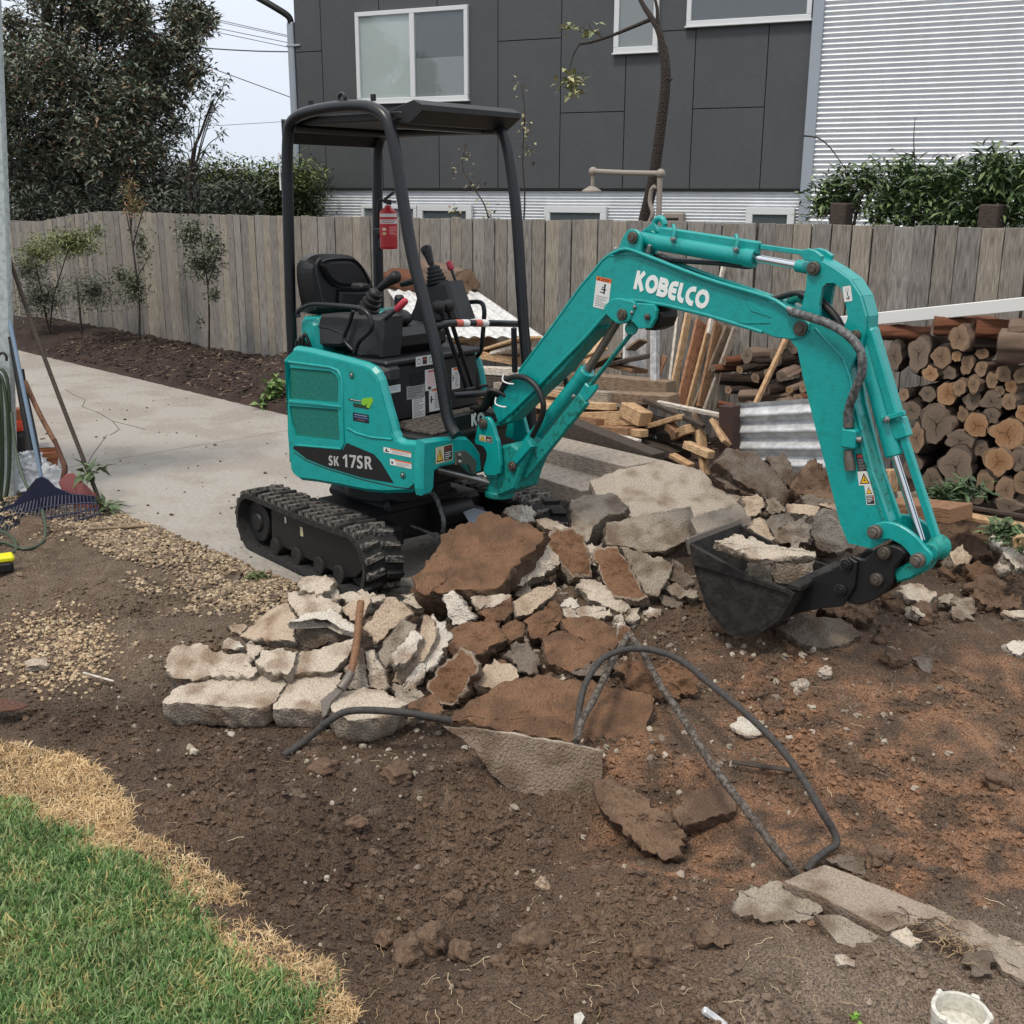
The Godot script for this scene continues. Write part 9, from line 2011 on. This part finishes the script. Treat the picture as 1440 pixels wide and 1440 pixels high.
func build_small() -> void:
	# pipes and hoses in the foreground
	var o := pole(self, "black_pipe", [W(-.834,0.02,-3.696), W(-.761,0.05,-3.76), W(-.657,0.14,-3.76), W(-.578,0.17,-3.764), W(-.415,0.17,-3.754), W(-.298,0.15,-3.755), W(-.224,0.12,-3.781)], 0.0135, "pipe_black")
	tag(o, "bent dark poly pipe lying over the front edge of the slab heap", "pipe")
	o = pole(self, "grey_pipe", [W(0.877,0,-2.995), W(0.807,0.08,-3.019), W(0.736,0.15,-3.121), W(0.662,0.19,-3.34), W(0.598,0.23,-3.633), W(0.553,0.25,-3.815), W(0.51,0.27,-4.127), W(0.476,0.28,-4.234)], 0.0135, "pipe_mud")
	tag(o, "long straight muddy grey pipe running from the heap to the kerb strip", "pipe")
	o = pole(self, "grey_pipe", [W(0.477,0.28,-4.245), W(0.388,0.25,-4.016), W(0.3,0.2,-3.783), W(0.262,0.17,-3.714), W(0.23,0.13,-3.603)], 0.0135, "pipe_mud")
	tag(o, "short muddy grey pipe leaning down left from the pipe joint", "pipe")
	o = pole(self, "black_hose", [W(0.238,0.12,-3.663), W(0.25,0.16,-3.773), W(0.276,0.22,-3.878), W(0.342,0.28,-3.977), W(0.429,0.31,-4.009), W(0.53,0.32,-3.993), W(0.635,0.31,-3.92), W(0.725,0.29,-3.738), W(0.819,0.26,-3.569), W(0.901,0.22,-3.395), W(0.946,0.18,-3.256), W(0.986,0.12,-3.16), W(1.024,0.06,-3.142), W(1.028,0.03,-3.117), W(0.991,0.02,-3.092), W(0.944,0.02,-3.045), W(0.91,0,-3.012)], 0.0125, "pipe_black")
	tag(o, "black hose arching high over the soil to the kerb strip", "hose")
	plank("dark flat stick pressed in the soil under the hose arch", W(0.801,0.02,-3.664), W(1.005,0.02,-3.605), 0.025, 0.01, "dark_wood", Vector3.UP, "stick", "stick", "")
	plank("short brown stick lying in front of the kerb strip", W(0.829,0.03,-2.572), W(0.863,0.02,-2.477), 0.018, 0.012, "old_wood", Vector3.UP, "stick", "stick", "")
	plank("grey pointed stake sticking out of the soil at the bottom edge", W(0.483,0.04,-2.356), W(0.542,0,-2.341), 0.02, 0.016, "galv", Vector3.UP, "stake", "stake", "")
	# mattock on the heap
	var mt := thing("mattock", "mattock with a worn wooden handle standing in the front of the heap", "mattock")
	pole(mt, "handle", [W(-.614,0.4,-4.284), W(-.611,0.34,-4.175), W(-.613,0.29,-4.124), W(-.617,0.24,-4.052), W(-.628,0.2,-4.007)], 0.0155, "handle_wood")
	pole(mt, "socket", [W(-.623,0.21,-4.007), W(-.637,0.19,-3.974), W(-.657,0.17,-3.95)], [0.017, 0.020], "steel_dull")
	put("blade", poly_plate([W(-.665,0.17,-3.959), W(-.646,0.17,-3.938), W(-.685,0.15,-3.89), W(-.692,0.12,-3.83), W(-.705,0.11,-3.821), W(-.723,0.12,-3.921), W(-.697,0.15,-3.942)], 0.012), M.steel_dull, mt)
	# broken plastic pipe end
	var pv := thing("plastic_pipe", "broken white plastic pipe end standing in the soil at the bottom right", "pipe", W(1.094,0.1,-2.286) * Vector3(1, 0, 1))
	var prof := []
	put("pipe_wall", MB.new().lathe([Vector2(0.058, -0.04), Vector2(0.064, -0.04), Vector2(0.064, 0.075), Vector2(0.068, 0.08), Vector2(0.068, 0.10), Vector2(0.060, 0.103), Vector2(0.058, 0.1), Vector2(0.058, 0.05), Vector2(0, 0.048)], 30).mesh(), M.pvc, pv)
	for i in 5:
		var a := [0.4, 1.5, 2.6, 4.2, 5.6][i] as float
		put("rim_chip", MB.new().box(Vector3(0.066 * cos(a), 0.1, 0.066 * sin(a)), Vector3(0.012, 0.018, 0.022), 0.004, Basis(Vector3.UP, -a + 0.3)).mesh(), M.pvc, pv)
	var sc := put("plastic_scrap", poly_plate([W(0.158,0.01,-2.338), W(0.159,0.02,-2.361), W(0.175,0.04,-2.347), W(0.186,0.04,-2.327), W(0.181,0.02,-2.321)], 0.004), M.pvc, self)
	tag(sc, "white curved plastic scrap at the bottom edge", "plastic scrap")
	var gp := put("plastic_sheet", poly_plate([W(-.258,0.36,-5.745), W(-.198,0.38,-5.759), W(-.12,0.38,-5.677), W(-.134,0.36,-5.625), W(-.222,0.36,-5.597)], 0.01), M.trim, self)
	tag(gp, "greyish plastic piece between the near track and the largest slab", "plastic scrap")
	# outdoor shower beyond the fence
	var shw := thing("outdoor_shower", "pale outdoor shower arm and pipe rising behind the fence", "shower")
	pole(shw, "pipe", [W(1.147,1.696,-9.103), W(1.143,1.966,-9.107), W(1.142,2.126,-9.108)], 0.022, "beige_pipe")
	pole(shw, "arm", [W(1.156,2.158,-9.094), W(0.898,2.167,-9.352), W(0.675,2.181,-9.575)], 0.021, "beige_pipe")
	pole(shw, "drop", [W(0.653,2.198,-9.597), W(0.651,2.064,-9.599)], 0.016, "beige_pipe")
	var hc: Vector3 = W(0.646,2.03,-9.604)
	put("shower_head", MB.new().lathe([Vector2(0, 0.035), Vector2(0.02, 0.035), Vector2(0.08, 0.0), Vector2(0.08, -0.012), Vector2(0, -0.012)], 20, Transform3D(Basis(), hc)).mesh(), M.beige_pipe, shw)
	for q in [W(1.146,2.158,-9.104),W(0.653,2.181,-9.597)]: put("elbow", MB.new().ball(q, Vector3.ONE * 0.036, 8, 12).mesh(), M.beige_pipe, shw)
	pole(shw, "side_pipe", [W(1.069,1.776,-9.131), W(1.096,1.858,-9.104), W(1.074,1.939,-9.126), W(1.081,2.03,-9.119), W(1.104,2.062,-9.096)], 0.018, "beige_pipe")
	# weeds
	var w := thing("weed", "small tuft of weed on soil beside the near track", "plant")
	foliage(w, "leaves", leaf_mesh(0.05, 0.015), [[W(-1.362,0.02,-5.671), Vector3(0.07, 0.02, 0.05), 120]], [lin(84, 96, 56), lin(100, 110, 66)], 0.7, 1.2, 0.8)
	w = thing("weed", "dark low weeds at the foot of the firewood stack", "plant")
	foliage(w, "leaves", leaf_mesh(0.08, 0.018), [[W(2.472,0.422,-6.028), Vector3(0.24, 0.08, 0.16), 260], [W(2.39,0.386,-6.01), Vector3(0.12, 0.06, 0.1), 120]], [lin(62, 84, 52), lin(78, 100, 64), lin(52, 66, 44)], 0.7, 1.3, 0.7)
	w = thing("weed", "green weeds on the soil at the right edge below the tan board", "plant")
	foliage(w, "leaves", leaf_mesh(0.06, 0.018), [[W(2.398,0.433,-5.202), Vector3(0.16, 0.07, 0.14), 260], [W(2.396,0.434,-5.004), Vector3(0.1, 0.06, 0.1), 90]], [lin(70, 92, 54), lin(90, 112, 70), lin(58, 74, 46)], 0.7, 1.3, 0.7)
	w = thing("weed", "tiny bright green sprout at the bottom edge", "plant")
	foliage(w, "leaves", leaf_mesh(0.02, 0.012), [[W(0.859,0.02,-2.345), Vector3(0.016, 0.012, 0.014), 60]], [lin(120, 158, 60), lin(100, 140, 54)], 0.7, 1.2, 0.8)
	# root mat on the footing
	scatter("root_mat", "tangle of dry brown roots on the kerb strip", "roots", MB.new().tube([Vector3(-0.5, 0, 0), Vector3(-0.2, 0.16, 0.1), Vector3(0.1, 0.1, -0.12), Vector3(0.5, 0.0, 0.06)], 0.03, 5).mesh(), M.straw, 60, func():
		var p: Vector3 = (W(1.128,0.06,-2.657)).lerp(W(1.221,0.05,-2.557), rng.randf()) + Vector3(rng.randfn(0, 0.03), 0, rng.randfn(0, 0.03))
		return p + Vector3(0, rng.randf_range(0, 0.02), 0), 0.03, 0.08, [lin(120, 96, 72), lin(150, 126, 96), lin(84, 66, 52)])
